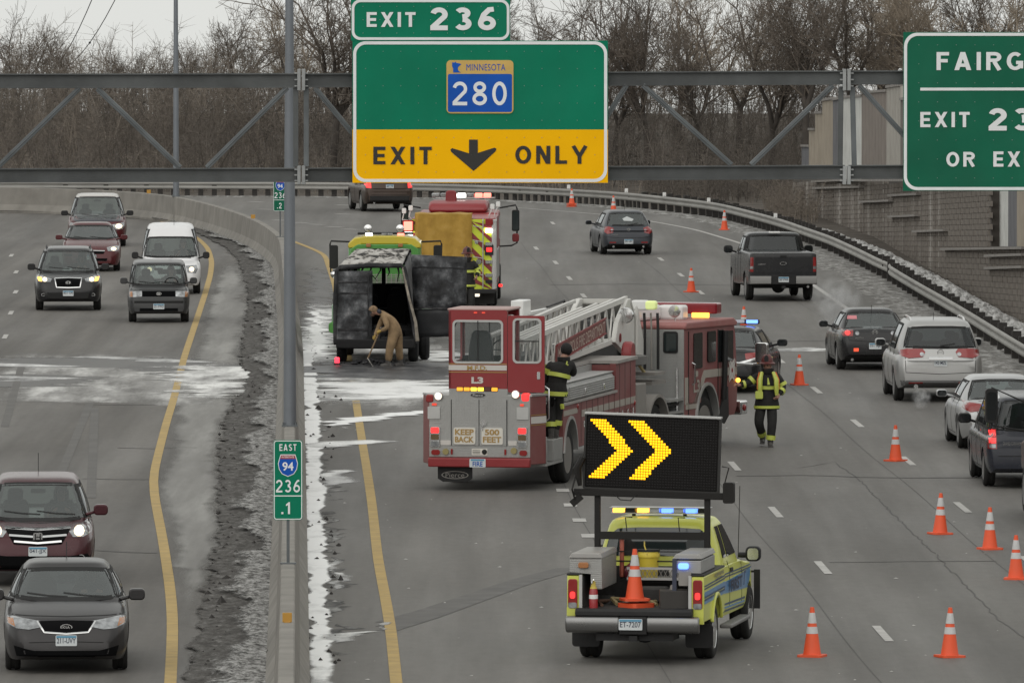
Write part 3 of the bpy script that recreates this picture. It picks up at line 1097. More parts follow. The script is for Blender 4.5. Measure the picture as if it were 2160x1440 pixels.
for k in range(3):
	q = ribbon(smooth_path([(x + .02 * k, y - .9 * k * (1 - i / 5)) for i, (x, y) in enumerate(gp([(812, 1312), (900, 1288), (1000, 1255), (1100, 1222), (1195, 1198)]))], 0.3, 2), -0.16 - .1 * (k == 0), 0.16, 0.0045 + .0004 * k)
	sk.add(q.v, q.f)
struct('skid_mark', sk, mat('tyre_mark', (0.104, 0.10, 0.095), 0.8, var=0.2, vscale=2))
sk = MB()
for k, (a, b) in enumerate((((190, 850), (128, 1000)), ((200, 860), (192, 1050)), ((46, 770), (10, 900)))):
	q = ribbon(gp([a, ((a[0] + b[0]) / 2, (a[1] + b[1]) / 2), b]), -0.09, 0.09, 0.0045 + .0003 * k)
	sk.add(q.v, q.f)
struct('wheel_track', sk, mat('track_wear', (0.088, 0.083, 0.077), 0.7, var=0.2, vscale=1))
# ---- ragged sheets lying on the road (foam, slush, wet spots)
def ragged(name, poly_px, m, z, jx=0.25, jy=0.4, step=0.3, seed=1, kind='stuff', fade=None):
	"""poly_px: outline on the road, filled row by row; 'cover' thins out to nothing at the rim."""
	r = random.Random(seed)
	g = gp(poly_px)
	y0, y1 = min(p[1] for p in g), max(p[1] for p in g)
	n = max(6, int((y1 - y0) / step))
	n = min(n, 260)
	rows, cov = [], []
	jl = jr = 0.0
	for k in range(n + 1):
		y = y0 + (y1 - y0) * (k + (.02 if k == 0 else -.02 if k == n else 0)) / n
		xs_ = []
		for (ax, ay), (bx, by) in zip(g, g[1:] + g[:1]):
			if (ay > y) != (by > y):
				xs_.append(ax + (bx - ax) * (y - ay) / (by - ay))
		if len(xs_) < 2:
			continue
		jl, jr = .55 * jl + r.gauss(0, jx), .55 * jr + r.gauss(0, jx)
		xl, xr = min(xs_) + jl, max(xs_) + jr
		w = max(xr - xl, .15)
		f = fade if fade else min(max(.35, 2.2 * jx), .45 * w)
		e = min(1.0, min(k, n - k) / max(1.0, .16 * n))
		m_ = 7
		row = []
		for q in range(m_ + 3):
			t = q / (m_ + 2)
			x = xl - .5 * f + (w + f) * t
			d = min(x - (xl - .5 * f), (xr + .5 * f) - x)
			row.append((x, y, z))
			cov.append(max(0.0, min(1.0, d / (1.2 * f))) * (.25 + .75 * e) if 0 < k < n else 0.0)
		rows.append(row)
	c = len(rows[0])
	mb = MB()
	mb.add([v for row in rows for v in row], [(j * c + i, j * c + i + 1, (j + 1) * c + i + 1, (j + 1) * c + i) for j in range(len(rows) - 1) for i in range(c - 1)])
	o = mb.build(name, m, None, angle=0, fix=False)
	at = o.data.attributes.new('cover', 'FLOAT', 'POINT')
	at.data.foreach_set('value', cov)
	o['kind'] = kind
	return o
def film(m, k=1.5, lo=.30, hi=.62, scale=1.6, stretch=(.55, .16, 1)):
	"""Let a ground film break up: opaque where 'cover' plus noise is high, bare road elsewhere."""
	nt = m.node_tree
	if 'film' in nt.nodes:
		return m
	N, L = nt.nodes.new, nt.links.new
	b = nt.nodes['Principled BSDF']
	a = N('ShaderNodeAttribute')
	a.name = 'film'
	a.attribute_name = 'cover'
	t = N('ShaderNodeTexCoord')
	mp_ = N('ShaderNodeMapping')
	mp_.inputs['Scale'].default_value = stretch
	L(t.outputs['Object'], mp_.inputs['Vector'])
	n = N('ShaderNodeTexNoise')
	n.inputs['Scale'].default_value = scale
	n.inputs['Detail'].default_value = 11
	n.inputs['Roughness'].default_value = .72
	L(mp_.outputs[0], n.inputs['Vector'])
	s = N('ShaderNodeMath')
	s.operation = 'MULTIPLY_ADD'
	L(n.outputs['Fac'], s.inputs[0])
	s.inputs[1].default_value = k
	s.inputs[2].default_value = -.5 * k
	ad = N('ShaderNodeMath')
	ad.operation = 'ADD'
	L(s.outputs[0], ad.inputs[0])
	L(a.outputs['Fac'], ad.inputs[1])
	r = N('ShaderNodeMapRange')
	r.interpolation_type = 'SMOOTHSTEP'
	r.inputs[1].default_value, r.inputs[2].default_value = lo, hi
	L(ad.outputs[0], r.inputs[0])
	L(r.outputs[0], b.inputs['Alpha'])
	return m
film(M_FOAM, 1.7, .22, .80, 1.2, (.5, .2, 1))
film(M_FOAM2, 2.3, .32, 1.15, 1.1, (.5, .2, 1))
film(M_SALT, 1.2, .2, .9, 1.0, (1, .07, 1))
film(M_SOOT, 2.0, .3, .8)
film(M_WET, 1.6, .25, .8)
ragged('salt_dusted_shoulder', [(462, 520), (460, 560), (448, 620), (428, 690), (404, 760), (382, 845), (365, 900), (348, 968), (339, 1015), (342, 1050), (356, 1110), (372, 1190), (382, 1260), (387, 1340), (382, 1440), (376, 1520), (400, 1520), (405, 1405), (418, 1340), (428, 1255), (447, 1210), (465, 1110), (462, 1010), (470, 890), (492, 850), (505, 790), (510, 740), (524, 660), (520, 602), (498, 547), (480, 528)], M_SALT, 0.0035, 0.05, 0.3, seed=3, kind='structure', fade=.5)
ragged('foam_strip', [(634, 690), (636, 800), (639, 880), (642, 960), (645, 1080), (648, 1260), (651, 1440), (653, 1560), (708, 1560), (702, 1440), (698, 1340), (692, 1260), (690, 1180), (684, 1110), (683, 1030), (678, 960), (676, 900), (672, 860), (668, 800), (662, 740), (656, 690)], M_FOAM, 0.012, 0.035, 0.25, seed=5, fade=.10)
ragged('foam_fringe', [(688, 1440), (682, 1300), (676, 1180), (668, 1060), (664, 960), (660, 880), (682, 880), (692, 960), (700, 1060), (708, 1180), (712, 1300), (716, 1440)], ramp_noise_mat('grey_slush', [(0.32, (0.05, 0.049, 0.048)), (0.5, (0.11, 0.108, 0.105)), (0.66, (0.3, 0.3, 0.29))], 2.5, stretch=(1, .25, 1)), 0.0055, 0.13, 0.2, seed=6)
film(MATS['grey_slush'], 2.4, .45, .9)
ragged('foam_pool', [(640, 800), (700, 785), (800, 775), (960, 768), (1000, 768), (1000, 842), (930, 838), (860, 842), (760, 852), (690, 858), (655, 850)], M_FOAM2, 0.0105, 0.4, 0.6, seed=7)
ragged('foam_pool', [(680, 812), (800, 806), (935, 800), (960, 812), (960, 838), (860, 838), (770, 846), (700, 850)], M_FOAM, 0.013, 0.5, 0.5, seed=71)
ragged('foam_trail', [(690, 890), (760, 879), (850, 869), (915, 862), (915, 871), (850, 877), (770, 885), (720, 893), (700, 905)], M_FOAM, 0.0135, 0.15, 0.3, seed=8)
ragged('foam_trail', [(665, 930), (760, 927), (790, 928), (835, 931), (790, 935), (740, 942), (690, 946), (660, 942)], M_FOAM2, 0.0125, 0.15, 0.25, seed=81)
ragged('foam_tongue', [(668, 992), (720, 988), (758, 993), (720, 1000), (735, 1010), (755, 1016), (720, 1024), (680, 1028)], M_FOAM2, 0.0065, 0.1, 0.25, seed=82)
ragged('foam_tongue', [(690, 1176), (720, 1182), (732, 1190), (712, 1200), (722, 1214), (736, 1226), (716, 1240), (692, 1248)], M_FOAM2, 0.0065, 0.08, 0.25, seed=83)
ragged('foam_tongue', [(690, 1340), (730, 1334), (780, 1330), (812, 1308), (828, 1305), (818, 1318), (780, 1340), (740, 1352), (705, 1362), (692, 1362)], M_FOAM2, 0.0125, 0.08, 0.2, seed=84)
ragged('foam_pool', [(655, 640), (705, 632), (712, 690), (716, 760), (660, 775), (640, 770), (645, 700)], M_FOAM2, 0.006, 0.2, 0.4, seed=9)
ragged('foam_pool', [(655, 640), (680, 650), (690, 700), (694, 750), (660, 770), (646, 765)], M_FOAM, 0.009, 0.1, 0.3, seed=91)
ragged('foam_pool', [(875, 745), (960, 735), (985, 750), (960, 770), (900, 768)], M_FOAM, 0.0095, 0.3, 0.5, seed=92)
ragged('soot_stain', [(640, 775), (715, 762), (760, 758), (960, 768), (990, 790), (930, 806), (840, 800), (760, 798), (690, 797), (645, 796)], M_SOOT, 0.0165, 0.3, 0.6, seed=10)
ragged('wet_pavement', [(655, 560), (700, 575), (712, 640), (690, 760), (640, 770), (646, 640)], M_WET, 0.004, 0.15, 0.4, seed=11)
ragged('wet_pavement', [(-30, 752), (200, 752), (380, 756), (505, 770), (510, 795), (330, 790), (200, 776), (-30, 774)], M_WET, 0.005, 0.3, 0.4, seed=12)
ragged('wet_pavement', [(-30, 790), (60, 788), (180, 795), (210, 815), (60, 816), (-30, 818)], M_WET, 0.005, 0.3, 0.4, seed=121)
ragged('pale_streak', [(140, 750), (230, 752), (330, 757), (420, 760), (470, 764), (400, 766), (300, 762), (190, 756)], M_FOAM2, 0.0075, 0.2, 0.15, seed=122)  # white sheet painting in the sky's reflection off the wet lanes
ragged('pale_streak', [(-30, 765), (60, 768), (190, 772), (150, 775), (40, 774), (-30, 772)], M_FOAM2, 0.0075, 0.2, 0.15, seed=123)  # another sky reflection on the wet band, painted as a white sheet
ragged('foam_patch', [(322, 778), (380, 770), (470, 766), (520, 776), (538, 788), (520, 810), (512, 842), (470, 846), (400, 842), (352, 834), (385, 818), (330, 806), (345, 795)], ramp_noise_mat('patch_foam', [(0.3, (0.16, 0.155, 0.148)), (0.46, (0.42, 0.415, 0.405)), (0.6, (0.76, 0.76, 0.74))], 1.3, rough=0.5, stretch=(1, 0.2, 1)), 0.0145, 0.3, 0.5, seed=13)
film(MATS['patch_foam'], 2.2, .35, .95)
ragged('salt_residue', [(-40, 742), (180, 744), (400, 750), (512, 764), (540, 790), (520, 850), (460, 856), (340, 862), (200, 850), (-40, 846)], film(ramp_noise_mat('pale_residue', [(0.3, (0.19, 0.185, 0.177)), (0.5, (0.32, 0.315, 0.305)), (0.64, (0.58, 0.575, 0.56))], 1.0, stretch=(1, .14, 1), bump=.1), 2.0, .34, 1.15, 1.0, (.7, .10, 1)), 0.0042, .1, .3, seed=131, fade=1.5)
ragged('pale_streak', [(-30, 792), (60, 792), (150, 797), (60, 806), (-30, 804)], M_FOAM2, 0.0076, .2, .2, seed=132)
ragged('salt_residue', [(690, 560), (905, 600), (960, 700), (990, 860), (900, 900), (700, 905), (660, 800), (680, 650)], MATS['pale_residue'], 0.0041, .1, .3, seed=133, fade=1.5)
ragged('pale_streak', [(1620, 737), (1690, 732), (1760, 737), (1760, 742), (1690, 741), (1640, 741)], M_FOAM2, 0.006, 0.2, 0.2, seed=14)
# ---- slush and grit banked along the median
def bank(name, left_px, right_fn, m, hmax, seed, rows=14, zed=0.02, step=1.0):
	r = np.random.RandomState(seed)
	lp = smooth_path(gp(left_px), step, 1)
	mb = MB()
	vs, cov = [], []
	for i, (x, y) in enumerate(lp):
		x0 = x + r.normal(0, 0.05) - .12
		x1, y1 = right_fn(x, y)
		for k in range(rows + 1):
			t = k / rows
			h = hmax * (t ** 0.7) * (0.55 + 0.45 * r.rand()) * (0.0 if k == 0 else 1)
			vs.append((x0 + (x1 - x0) * t, y + (y1 - y) * t, zed * min(1, k) + h + 0.006))
			cov.append(min(1.0, t * 5.0))
	n = rows + 1
	mb.add(vs, [(i * n + k, i * n + k + 1, (i + 1) * n + k + 1, (i + 1) * n + k) for i in range(len(lp) - 1) for k in range(rows)])
	o = mb.build(name, m, None, angle=70, fix=False)
	o.data.attributes.new('cover', 'FLOAT', 'POINT').data.foreach_set('value', cov)
	o['kind'] = 'stuff'
	return o
def bar_right(x, y):
	q = min(BARP, key=lambda p: (p[1] - y) ** 2 + 0.3 * (p[0] - x) ** 2)
	i = BARP.index(q)
	a, b = BARP[max(i - 1, 0)], BARP[min(i + 1, len(BARP) - 1)]
	d = Vector((b[0] - a[0], b[1] - a[1])).normalized()
	return q[0] - d.y * 0.27, q[1] + d.x * 0.27
SLP = [(378, 1560), (390, 1440), (405, 1405), (402, 1355), (420, 1340), (425, 1255), (445, 1222), (440, 1192), (460, 1155), (467, 1112), (464, 1065), (457, 1015), (462, 952), (475, 890), (492, 852), (516, 830), (530, 790), (508, 765), (507, 752), (514, 713), (525, 658), (522, 602), (500, 547), (472, 519), (430, 497), (389, 477), (319, 460), (278, 452), (139, 441), (0, 436), (-100, 434)]
film(M_SLUSH, 2.0, .3, .7, 1.6, (.8, .2, 1))
bank('dirty_snow_bank', SLP, bar_right, M_SLUSH, 0.05, 5, step=0.5)
CR = [((x + .0), y) for x, y in SLP]
def shifted(pts, k):
	out = []
	for x, y in smooth_path(gp(pts), 1.0, 1):
		x1, y1 = bar_right(x, y)
		out.append((x + (x1 - x) * k, y + (y1 - y) * k))
	return out
def snow_crust(name, k0, k1, hmax, seed, m):
	r = np.random.RandomState(seed)
	P0 = shifted(SLP, k0)
	rows = 12
	vs, cov = [], []
	ph = r.rand(4) * 6
	for i, (x, y) in enumerate(P0):
		x1, y1 = bar_right(x, y)
		w = .22 * sin(y * .31 + ph[0]) + .16 * sin(y * .83 + ph[1]) + r.normal(0, .07)
		for q in range(rows + 1):
			t = q / rows
			h = .085 + hmax * (1 - abs(2 * t - 1)) ** .6 * (.25 + .75 * r.rand())
			if q == 0:
				h = .04
			vs.append((x + w * (1 - t) + (x1 - x) * t * k1, y + (y1 - y) * t * k1 + r.normal(0, .12), h))
			cov.append(min(1.0, t * 1.5))
	n = rows + 1
	mb = MB()
	mb.add(vs, [(i * n + q, i * n + q + 1, (i + 1) * n + q + 1, (i + 1) * n + q) for i in range(len(P0) - 1) for q in range(rows)])
	o = mb.build(name, m, None, angle=60, fix=False)
	o.data.attributes.new('cover', 'FLOAT', 'POINT').data.foreach_set('value', cov)
	o['kind'] = 'stuff'
M_CRUST = ramp_noise_mat('snow_crust', [(0.36, (0.024, 0.022, 0.020)), (0.44, (0.075, 0.072, 0.068)), (0.50, (0.23, 0.226, 0.218)), (0.60, (0.48, 0.475, 0.465))], 8.0, detail=12, nrough=0.82, stretch=(1, 0.30, 1), bump=0.5, bscale=30, dist=0.03)
film(M_CRUST, 2.4, .35, .8, 1.6, (.8, .22, 1))
snow_crust('snow_crust', 0.30, 1.0, 0.05, 31, M_CRUST)
# clods of ice and grit lying about
clod = MB()
r = random.Random(11)
for i in range(420):
	if r.random() < 0.8:
		py = r.uniform(600, 1430)
		lx = lerp_path(sorted((b, a) for a, b in SLP), py)
		px = r.uniform(lx - 8 if r.random() < .3 else lx + 8, 575)
	else:
		py, px = r.uniform(690, 1400), r.uniform(640, 720)
	g = G(px, py)
	s = r.uniform(0.012, 0.05) * (2.0 if r.random() < 0.08 else 1)
	vs = []
	for v in ((1, 0, 0), (-1, 0, 0), (0, 1, 0), (0, -1, 0), (0, 0, 1), (0, 0, -1)):
		k = s * r.uniform(0.6, 1.3)
		vs.append(g + Vector(v) * k + Vector((0, 0, 0.04 if px < 575 and px > 430 else 0.01)))
	clod.add(vs, [(0, 2, 4), (2, 1, 4), (1, 3, 4), (3, 0, 4), (2, 0, 5), (1, 2, 5), (3, 1, 5), (0, 3, 5)])
o = clod.build('grit_clods', mat('grit', (0.035, 0.032, 0.03), 0.9), None, angle=0)
o['kind'] = 'stuff'
sp = MB()
r = random.Random(23)
for i in range(260):
	px, py = r.uniform(640, 2150), r.uniform(820, 1435) if r.random() < .75 else r.uniform(520, 820)
	if px < 900 or r.random() < .6:
		g = G(px, py, .006)
		s = r.uniform(.008, .028)
		sp.add([g + Vector((s * r.uniform(.6, 2.2) * a, s * r.uniform(.6, 3) * b, c * s * .5)) for a, b, c in ((1, 0, 0), (0, 1, 0), (-1, 0, 0), (0, -1, 0), (0, 0, 1))], [(0, 1, 4), (1, 2, 4), (2, 3, 4), (3, 0, 4)])
o = sp.build('road_grit', mat('salt_grains', (.42, .41, .39), .8), None, angle=0)
o['kind'] = 'stuff'
# ---- median barrier: safety-shape concrete
def barrier():
	sec = [(-0.31, 0.0), (-0.31, 0.08), (-0.175, 0.32), (-0.105, 0.95), (-0.085, 0.965), (0.085, 0.965), (0.105, 0.95), (0.175, 0.32), (0.31, 0.08), (0.31, 0.0)]
	n = len(sec)
	mb = MB()
	vs = []
	for i, p in enumerate(BARP):
		a, b = BARP[max(i - 1, 0)], BARP[min(i + 1, len(BARP) - 1)]
		d = Vector((b[0] - a[0], b[1] - a[1], 0)).normalized()
		s = Vector((d.y, -d.x, 0))
		for u, z in sec:
			vs.append(Vector((p[0], p[1], z)) + s * u)
	fs = [(i * n + k, (i + 1) * n + k, (i + 1) * n + k + 1, i * n + k + 1) for i in range(len(BARP) - 1) for k in range(n - 1)]
	mb.add(vs, fs)
	o = mb.build('median_barrier', M_CONC, None, angle=20)
	return tag(o, 'long grey concrete median barrier curving away between the two roads', 'barrier')
barrier()
def barxy(y):
	return lerp_path([(p[1], p[0]) for p in BARP], y)
# raised plinth on which the near pole stands
g = P(606, 883, 180)
def amber(px, py, z, lab, w=0.13):
	q = G(px, py, z)
	x = barxy(q.y)
	mb = MB()
	mb.cbox((x, q.y, 0.965 + 0.07), (w, 0.03, 0.13))
	mb.cbox((x, q.y + .005, 0.965 + 0.006), (w * 0.7, 0.12, 0.012))
	tag(mb.build('barrier_reflector', mat('amber_reflector', (0.42, 0.22, 0.03), 0.35), None, bevel=0.008, angle=0), lab, 'reflector', 'amber reflectors on the median barrier')
amber(605, 1312, 0.965, 'amber reflector tab on the barrier top nearest the camera, below the green mile marker')
amber(560, 461, 0.965, 'small amber reflector tab on the far barrier just left of the near lamp post', 0.15)
amber(365, 408, 0.965, 'small amber reflector tab beside the foot of the far lamp post', 0.15)
# ---- lamp posts standing on the barrier
def lamp_post(y, label, r0, z0):
	x = barxy(y)
	t = thing('lamp_post', label, 'lamp post', (x, y, 0.965), group='lamp posts on the median barrier')
	mb = MB()
	mb.tube([(0, 0, 0.0), (0, 0, 4.5), (0, 0, 8.4), (0, 0, 12.5)], [r0, r0 * 0.86, r0 * 0.64, r0 * 0.45], n=12)
	mb.build('pole', mat('pole_steel', (0.17, 0.185, 0.205), 0.5, 0.3, var=0.1, vscale=1.0, bump=.1), t)
	b = MB()
	b.box(-0.15, 0.15, -0.14, 0.14, 0, 0.03)
	for sx in (-1, 1):
		for sy in (-1, 1):
			b.cyl((sx * .12, sy * .11, 0.03), (sx * .12, sy * .11, 0.08), 0.018, n=6)
	b.build('base_plate', M_GALV, t)
	a = MB()
	for s in (-1, 1):
		a.tube([(0, 0, 12.0), (s * 0.5, 0, 12.5), (s * 1.4, 0, 12.8)], 0.045, n=8)
	a.build('lamp_arm', M_GALV, t)
	for s in (-1, 1):
		h = MB()
		h.sphere((s * 1.75, 0, 12.8), 0.2, 10, 6, (2, 1, 0.5))
		h.build('lamp_head', M_GALV, t)
	return t
lamp_post(183, 'tall grey steel lamp post rising from the median barrier beside the green mile marker', 0.125, 0)
lamp_post(352, 'thin grey lamp post far off on the barrier, left of the near post', 0.115, 0)
# ---- guardrail with timber posts
gt = thing('guardrail', 'long steel guardrail on dark timber posts curving along the outside of the road', 'guardrail', (0, 0, 0))
def rail_at(i, P_=GRLP):
	p = P_[i]
	a, b = P_[max(i - 1, 0)], P_[min(i + 1, len(P_) - 1)]
	d = Vector((b[0] - a[0], b[1] - a[1], 0)).normalized()
	return Vector((p[0], p[1], 0)), d, Vector((-d.y, d.x, 0))      # inward normal points to the road (left of travel)
sec = [(0.0, 0.285), (0.035, 0.31), (0.05, 0.35), (0.035, 0.39), (-0.01, 0.42), (-0.01, 0.45), (0.035, 0.48), (0.05, 0.52), (0.035, 0.56), (0.0, 0.585), (-0.02, 0.585), (-0.02, 0.285)]
vs, n = [], len(sec)
for i in range(len(GRLP)):
	c, d, nn = rail_at(i)
	dent = 0.22 * math.exp(-((c.y - 291) / 2.2) ** 2)
	for u, z in sec:
		vs.append(c + nn * (u - dent) + Vector((0, 0, z - dent * 0.3 + 0.015 * sin(c.y * 0.13))))
mb = MB()
mb.add(vs, [(i * n + k, i * n + (k + 1) % n, (i + 1) * n + (k + 1) % n, (i + 1) * n + k) for i in range(len(GRLP) - 1) for k in range(n)])
mb.build('rail', mat('rail_steel', (0.27, 0.265, 0.25), 0.6, 0.3, var=0.18, vscale=0.9, dirt=0.5, dcol=(0.33, 0.32, 0.30), dscale=3), gt, angle=50)
pm = MB()
pm.box(-0.10, 0.10, -0.12, 0.12, -0.1, 0.68)
pmesh = pm.mesh('guard_post', 0)
pmesh.materials.append(mat('timber_post', (0.030, 0.027, 0.025), 0.85, var=0.35, vscale=6))
acc, last = 0.0, None
for i in range(1, len(GRLP)):
	c, d, nn = rail_at(i)
	step_ = math.dist(GRLP[i], GRLP[i - 1])
	acc += step_
	far = c.y > 372
	pitch = 0.56 if far else (1.4 if c.y > 330 else 2.6)
	if c.y < 200:
		continue
	while acc >= pitch:
		acc -= pitch
		o = bpy.data.objects.new('guard_post', pmesh)
		COL.objects.link(o)
		o.parent = gt
		q = c - d * acc
		o.location = q - nn * (0.20 if not far else 0.05)
		o.rotation_euler = (random.uniform(-.03, .03), random.uniform(-.03, .03), math.atan2(d.y, d.x) )
		o.scale = (1, 0.95 if not far else 0.36, 0.72 if far else random.uniform(0.94, 1.03))
# white delineator tabs on the rail
for px in (1200, 1325, 1410, 1500, 1632):
	q = min(GRLP, key=lambda p: abs(1080 + p[0] / p[1] * F - px))
	mb = MB()
	mb.cbox((q[0], q[1] + .1, 0.66), (0.13, 0.03, 0.16))
	mb.cbox((q[0], q[1] + .1, 0.53), (0.05, 0.03, 0.14))
	mb.build('delineator', M_WHITE, gt)
# verge between road edge and guardrail / wall: dirty snow and grit
def gr_off(o_in):
	return [(p[0] + rail_at(i)[2].x * o_in, p[1] + rail_at(i)[2].y * o_in) for i, p in enumerate(GRLP)]
def verge(name, o0, o1, m, h, seed, rows=8, jag=0.18, rng=(150, 400)):
	r = np.random.RandomState(seed)
	pts = []
	P2 = smooth_path(GRLP, 0.45, 0)
	vs = []
	cnt = 0
	for i in range(len(P2)):
		if not (rng[0] < P2[i][1] < rng[1]):
			continue
		a, b = P2[max(i - 1, 0)], P2[min(i + 1, len(P2) - 1)]
		d = Vector((b[0] - a[0], b[1] - a[1], 0)).normalized()
		nn = Vector((-d.y, d.x, 0))
		e = o0 + r.normal(0, jag)
		for k in range(rows + 1):
			t = k / rows
			z = 0.005 + h * sin(pi * min(1, t * 1.0)) * (0.4 + 0.9 * r.rand()) if 0 < k < rows else 0.004
			q = Vector((P2[i][0], P2[i][1], z)) + nn * (e + (o1 - e) * t)
			vs.append(q)
		cnt += 1
	n = rows + 1
	mb = MB()
	mb.add(vs, [(i * n + k, i * n + k + 1, (i + 1) * n + k + 1, (i + 1) * n + k) for i in range(cnt - 1) for k in range(rows)])
	o = mb.build(name, m, None, angle=179, fix=False)
	o['kind'] = 'stuff'
	return o
verge('verge_snow', 1.15, -0.15, ramp_noise_mat('verge_slush', [(0.32, (0.06, 0.056, 0.051)), (0.45, (0.14, 0.135, 0.126)), (0.53, (0.235, 0.23, 0.22)), (0.64, (0.42, 0.415, 0.405))], 3.2, detail=12, nrough=0.78, stretch=(1, 0.25, 1), bump=0.5, bscale=20), 0.03, 21)
verge('wall_foot_snow', -0.30, -1.9, M_SNOWB, 0.30, 22, rows=16, jag=0.05, rng=(150, 352))
# ---- retaining wall of split-face blocks, and the panelled noise wall above it
def wallx(y):
	return lerp_path(WALL, y)
M_BLOCK = ramp_noise_mat('split_block', [(0.3, (0.125, 0.110, 0.096)), (0.5, (0.175, 0.155, 0.136)), (0.57, (0.21, 0.19, 0.17)), (0.64, (0.34, 0.32, 0.295))], .62, detail=5, stretch=(1, 1.0, .10), bump=.6, bscale=7)
M_CAP = mat('cap_stone', (0.22, 0.205, 0.19), 0.9, var=0.15, vscale=1.5, bump=0.4, bscale=6)
wt = thing('retaining_wall', 'brown split block retaining wall with stepped cap stones behind the guardrail', 'wall', (0, 0, 0))
def wall_d(px):
	lo, hi = 160.0, 378.0
	for _ in range(40):
		m_ = (lo + hi) / 2
		if 1080 + wallx(m_) / m_ * F > px:
			lo = m_
		else:
			hi = m_
	return lo
GRADE = 0.031           # the courses are level while the road climbs
D1 = wall_d(2088)
def walltop(y):
	t = 10.2 - 487 * y / F
	return (10.2 - 628 * y / F) if y < D1 else t
back = MB()
yy = [160, 190, 220, 240, D1 - .01, D1 + .01] + [D1 + 6 * k for k in range(1, 18)]
for y0, y1 in zip(yy[:-1], yy[1:]):
	x0, x1 = wallx(y0), wallx(y1)
	t0, t1 = walltop(y0) - .02, walltop(y1) - .02
	back.add([(x0 + .05, y0, -.1), (x1 + .05, y1, -.1), (x1 + .6, y1, -.1), (x0 + .6, y0, -.1), (x0 + .05, y0, t0), (x1 + .05, y1, t1), (x1 + .6, y1, t1), (x0 + .6, y0, t0)],
			 [(0, 1, 2, 3), (4, 7, 6, 5), (0, 4, 5, 1), (3, 2, 6, 7), (0, 3, 7, 4), (1, 5, 6, 2)])
back.build('wall_core', mat('wall_joint', (0.085, 0.075, 0.066), 0.95), wt, angle=0)
bl, bh = 2.15, 0.165
rr = random.Random(3)
rest = MB()
meshes = []
for v in range(6):
	mb = MB()
	q = rr.uniform(-0.012, 0.012)
	ks = [0, .10, .12, bl * (.33 + q), bl * (.36 + q), bl * (.66 - q), bl * (.69 - q), bl - .14, bl - .06]
	ds = [0, -.03, -.075, -.085 + q, -.045, -.05, -.085, -.07 + q, 0]
	n_ = len(ks)
	mb.add([(d_, k_, .003 if d_ else 0) for k_, d_ in zip(ks, ds)] + [(d_, k_, bh - .007) for k_, d_ in zip(ks, ds)],
		   [(i, i + 1, n_ + i + 1, n_ + i) for i in range(n_ - 1)] + [tuple(range(n_)), tuple(range(2 * n_ - 1, n_ - 1, -1))])
	me = mb.mesh('stone_block', 0)
	me.materials.append(M_BLOCK)
	meshes.append(me)
cand = []
for k in range(60):
	y = 200.0 - (k % 2) * bl / 2
	while y < 374:
		z = -2.6 + k * bh - GRADE * (y - 270)
		if -.15 < z and z + bh < walltop(y + bl / 2) + .02:
			cand.append((y, z))
		y += bl
seen = sorted([c for c in cand if 257 < c[0] < 330], key=lambda c: c[0])
single = set(seen[:300])
for c in cand:
	y, z = c
	x, dx = wallx(y), wallx(y + bl) - wallx(y)
	M = Matrix.Translation((x + .05, y, z)) @ Matrix.Rotation(-math.atan2(dx, bl), 4, 'Z') @ Matrix.Rotation(-GRADE, 4, 'X')
	if c in single:
		o = bpy.data.objects.new('stone_block', rr.choice(meshes))
		COL.objects.link(o)
		o.parent = wt
		o.matrix_local = M
	else:
		me = rr.choice(meshes)
		rest.add([M @ v.co for v in me.vertices], [tuple(p.vertices) for p in me.polygons])
o = rest.build('stone_block_courses', M_BLOCK, wt, angle=0, fix=False)
o['kind'] = 'stuff'
for (pa, pb, py) in ((1722, 1786, 378), (1724, 1824, 392), (1822, 1886, 421), (1884, 1942, 452), (1936, 2002, 483), (1996, 2170, 520), (2090, 2170, 534), (2090, 2170, 560), (1884, 1945, 407), (1786, 2086, 376)):
	a, b = wall_d(pa), wall_d(pb)
	z, z2 = P(0, py + 3, a).z, P(0, py, b).z
	mb = MB()
	xa, xb = wallx(a) - .20, wallx(b) - .20
	mb.add([(xa, a, z - .07), (xb, b, z2 - .07), (xb + .33, b, z2 - .07), (xa + .33, a, z - .07), (xa, a, z), (xb, b, z2), (xb + .33, b, z2), (xa + .33, a, z)],
		   [(0, 1, 2, 3), (4, 7, 6, 5), (0, 4, 5, 1), (3, 2, 6, 7), (0, 3, 7, 4), (1, 5, 6, 2)])
	mb.build('cap_stone', M_CAP, wt, angle=0)
# retained ground behind the wall
mb = MB()
for y0, y1 in zip(yy[:-1], yy[1:]):
	x0, x1 = wallx(y0) + .62, wallx(y1) + .62
	t0, t1 = walltop(y0) - .3, walltop(y1) - .3
	mb.add([(x0, y0, t0), (x1, y1, t1), (x1 + 40, y1, t1), (x0 + 40, y0, t0)], [(0, 1, 2, 3)])
x1 = wallx(yy[-1]) + .06
mb.add([(x1, yy[-1], -.05), (x1 + 41, yy[-1], -.05), (x1 + 41, yy[-1], walltop(yy[-1]) - .3), (x1, yy[-1], walltop(yy[-1]) - .3)], [(0, 1, 2, 3)])
struct('wall_bank', mb, M_SOIL)
nw = thing('noise_wall', 'tall noise wall of ribbed vertical panels in tan, slate, white and brown', 'wall', (0, 0, 0))
PC = {'tan': (0.31, 0.27, 0.215), 'slate': (0.12, 0.124, 0.138), 'pale': (0.52, 0.53, 0.51), 'taupe': (0.19, 0.165, 0.147), 'light': (0.33, 0.315, 0.285), 'dark': (0.14, 0.126, 0.116)}
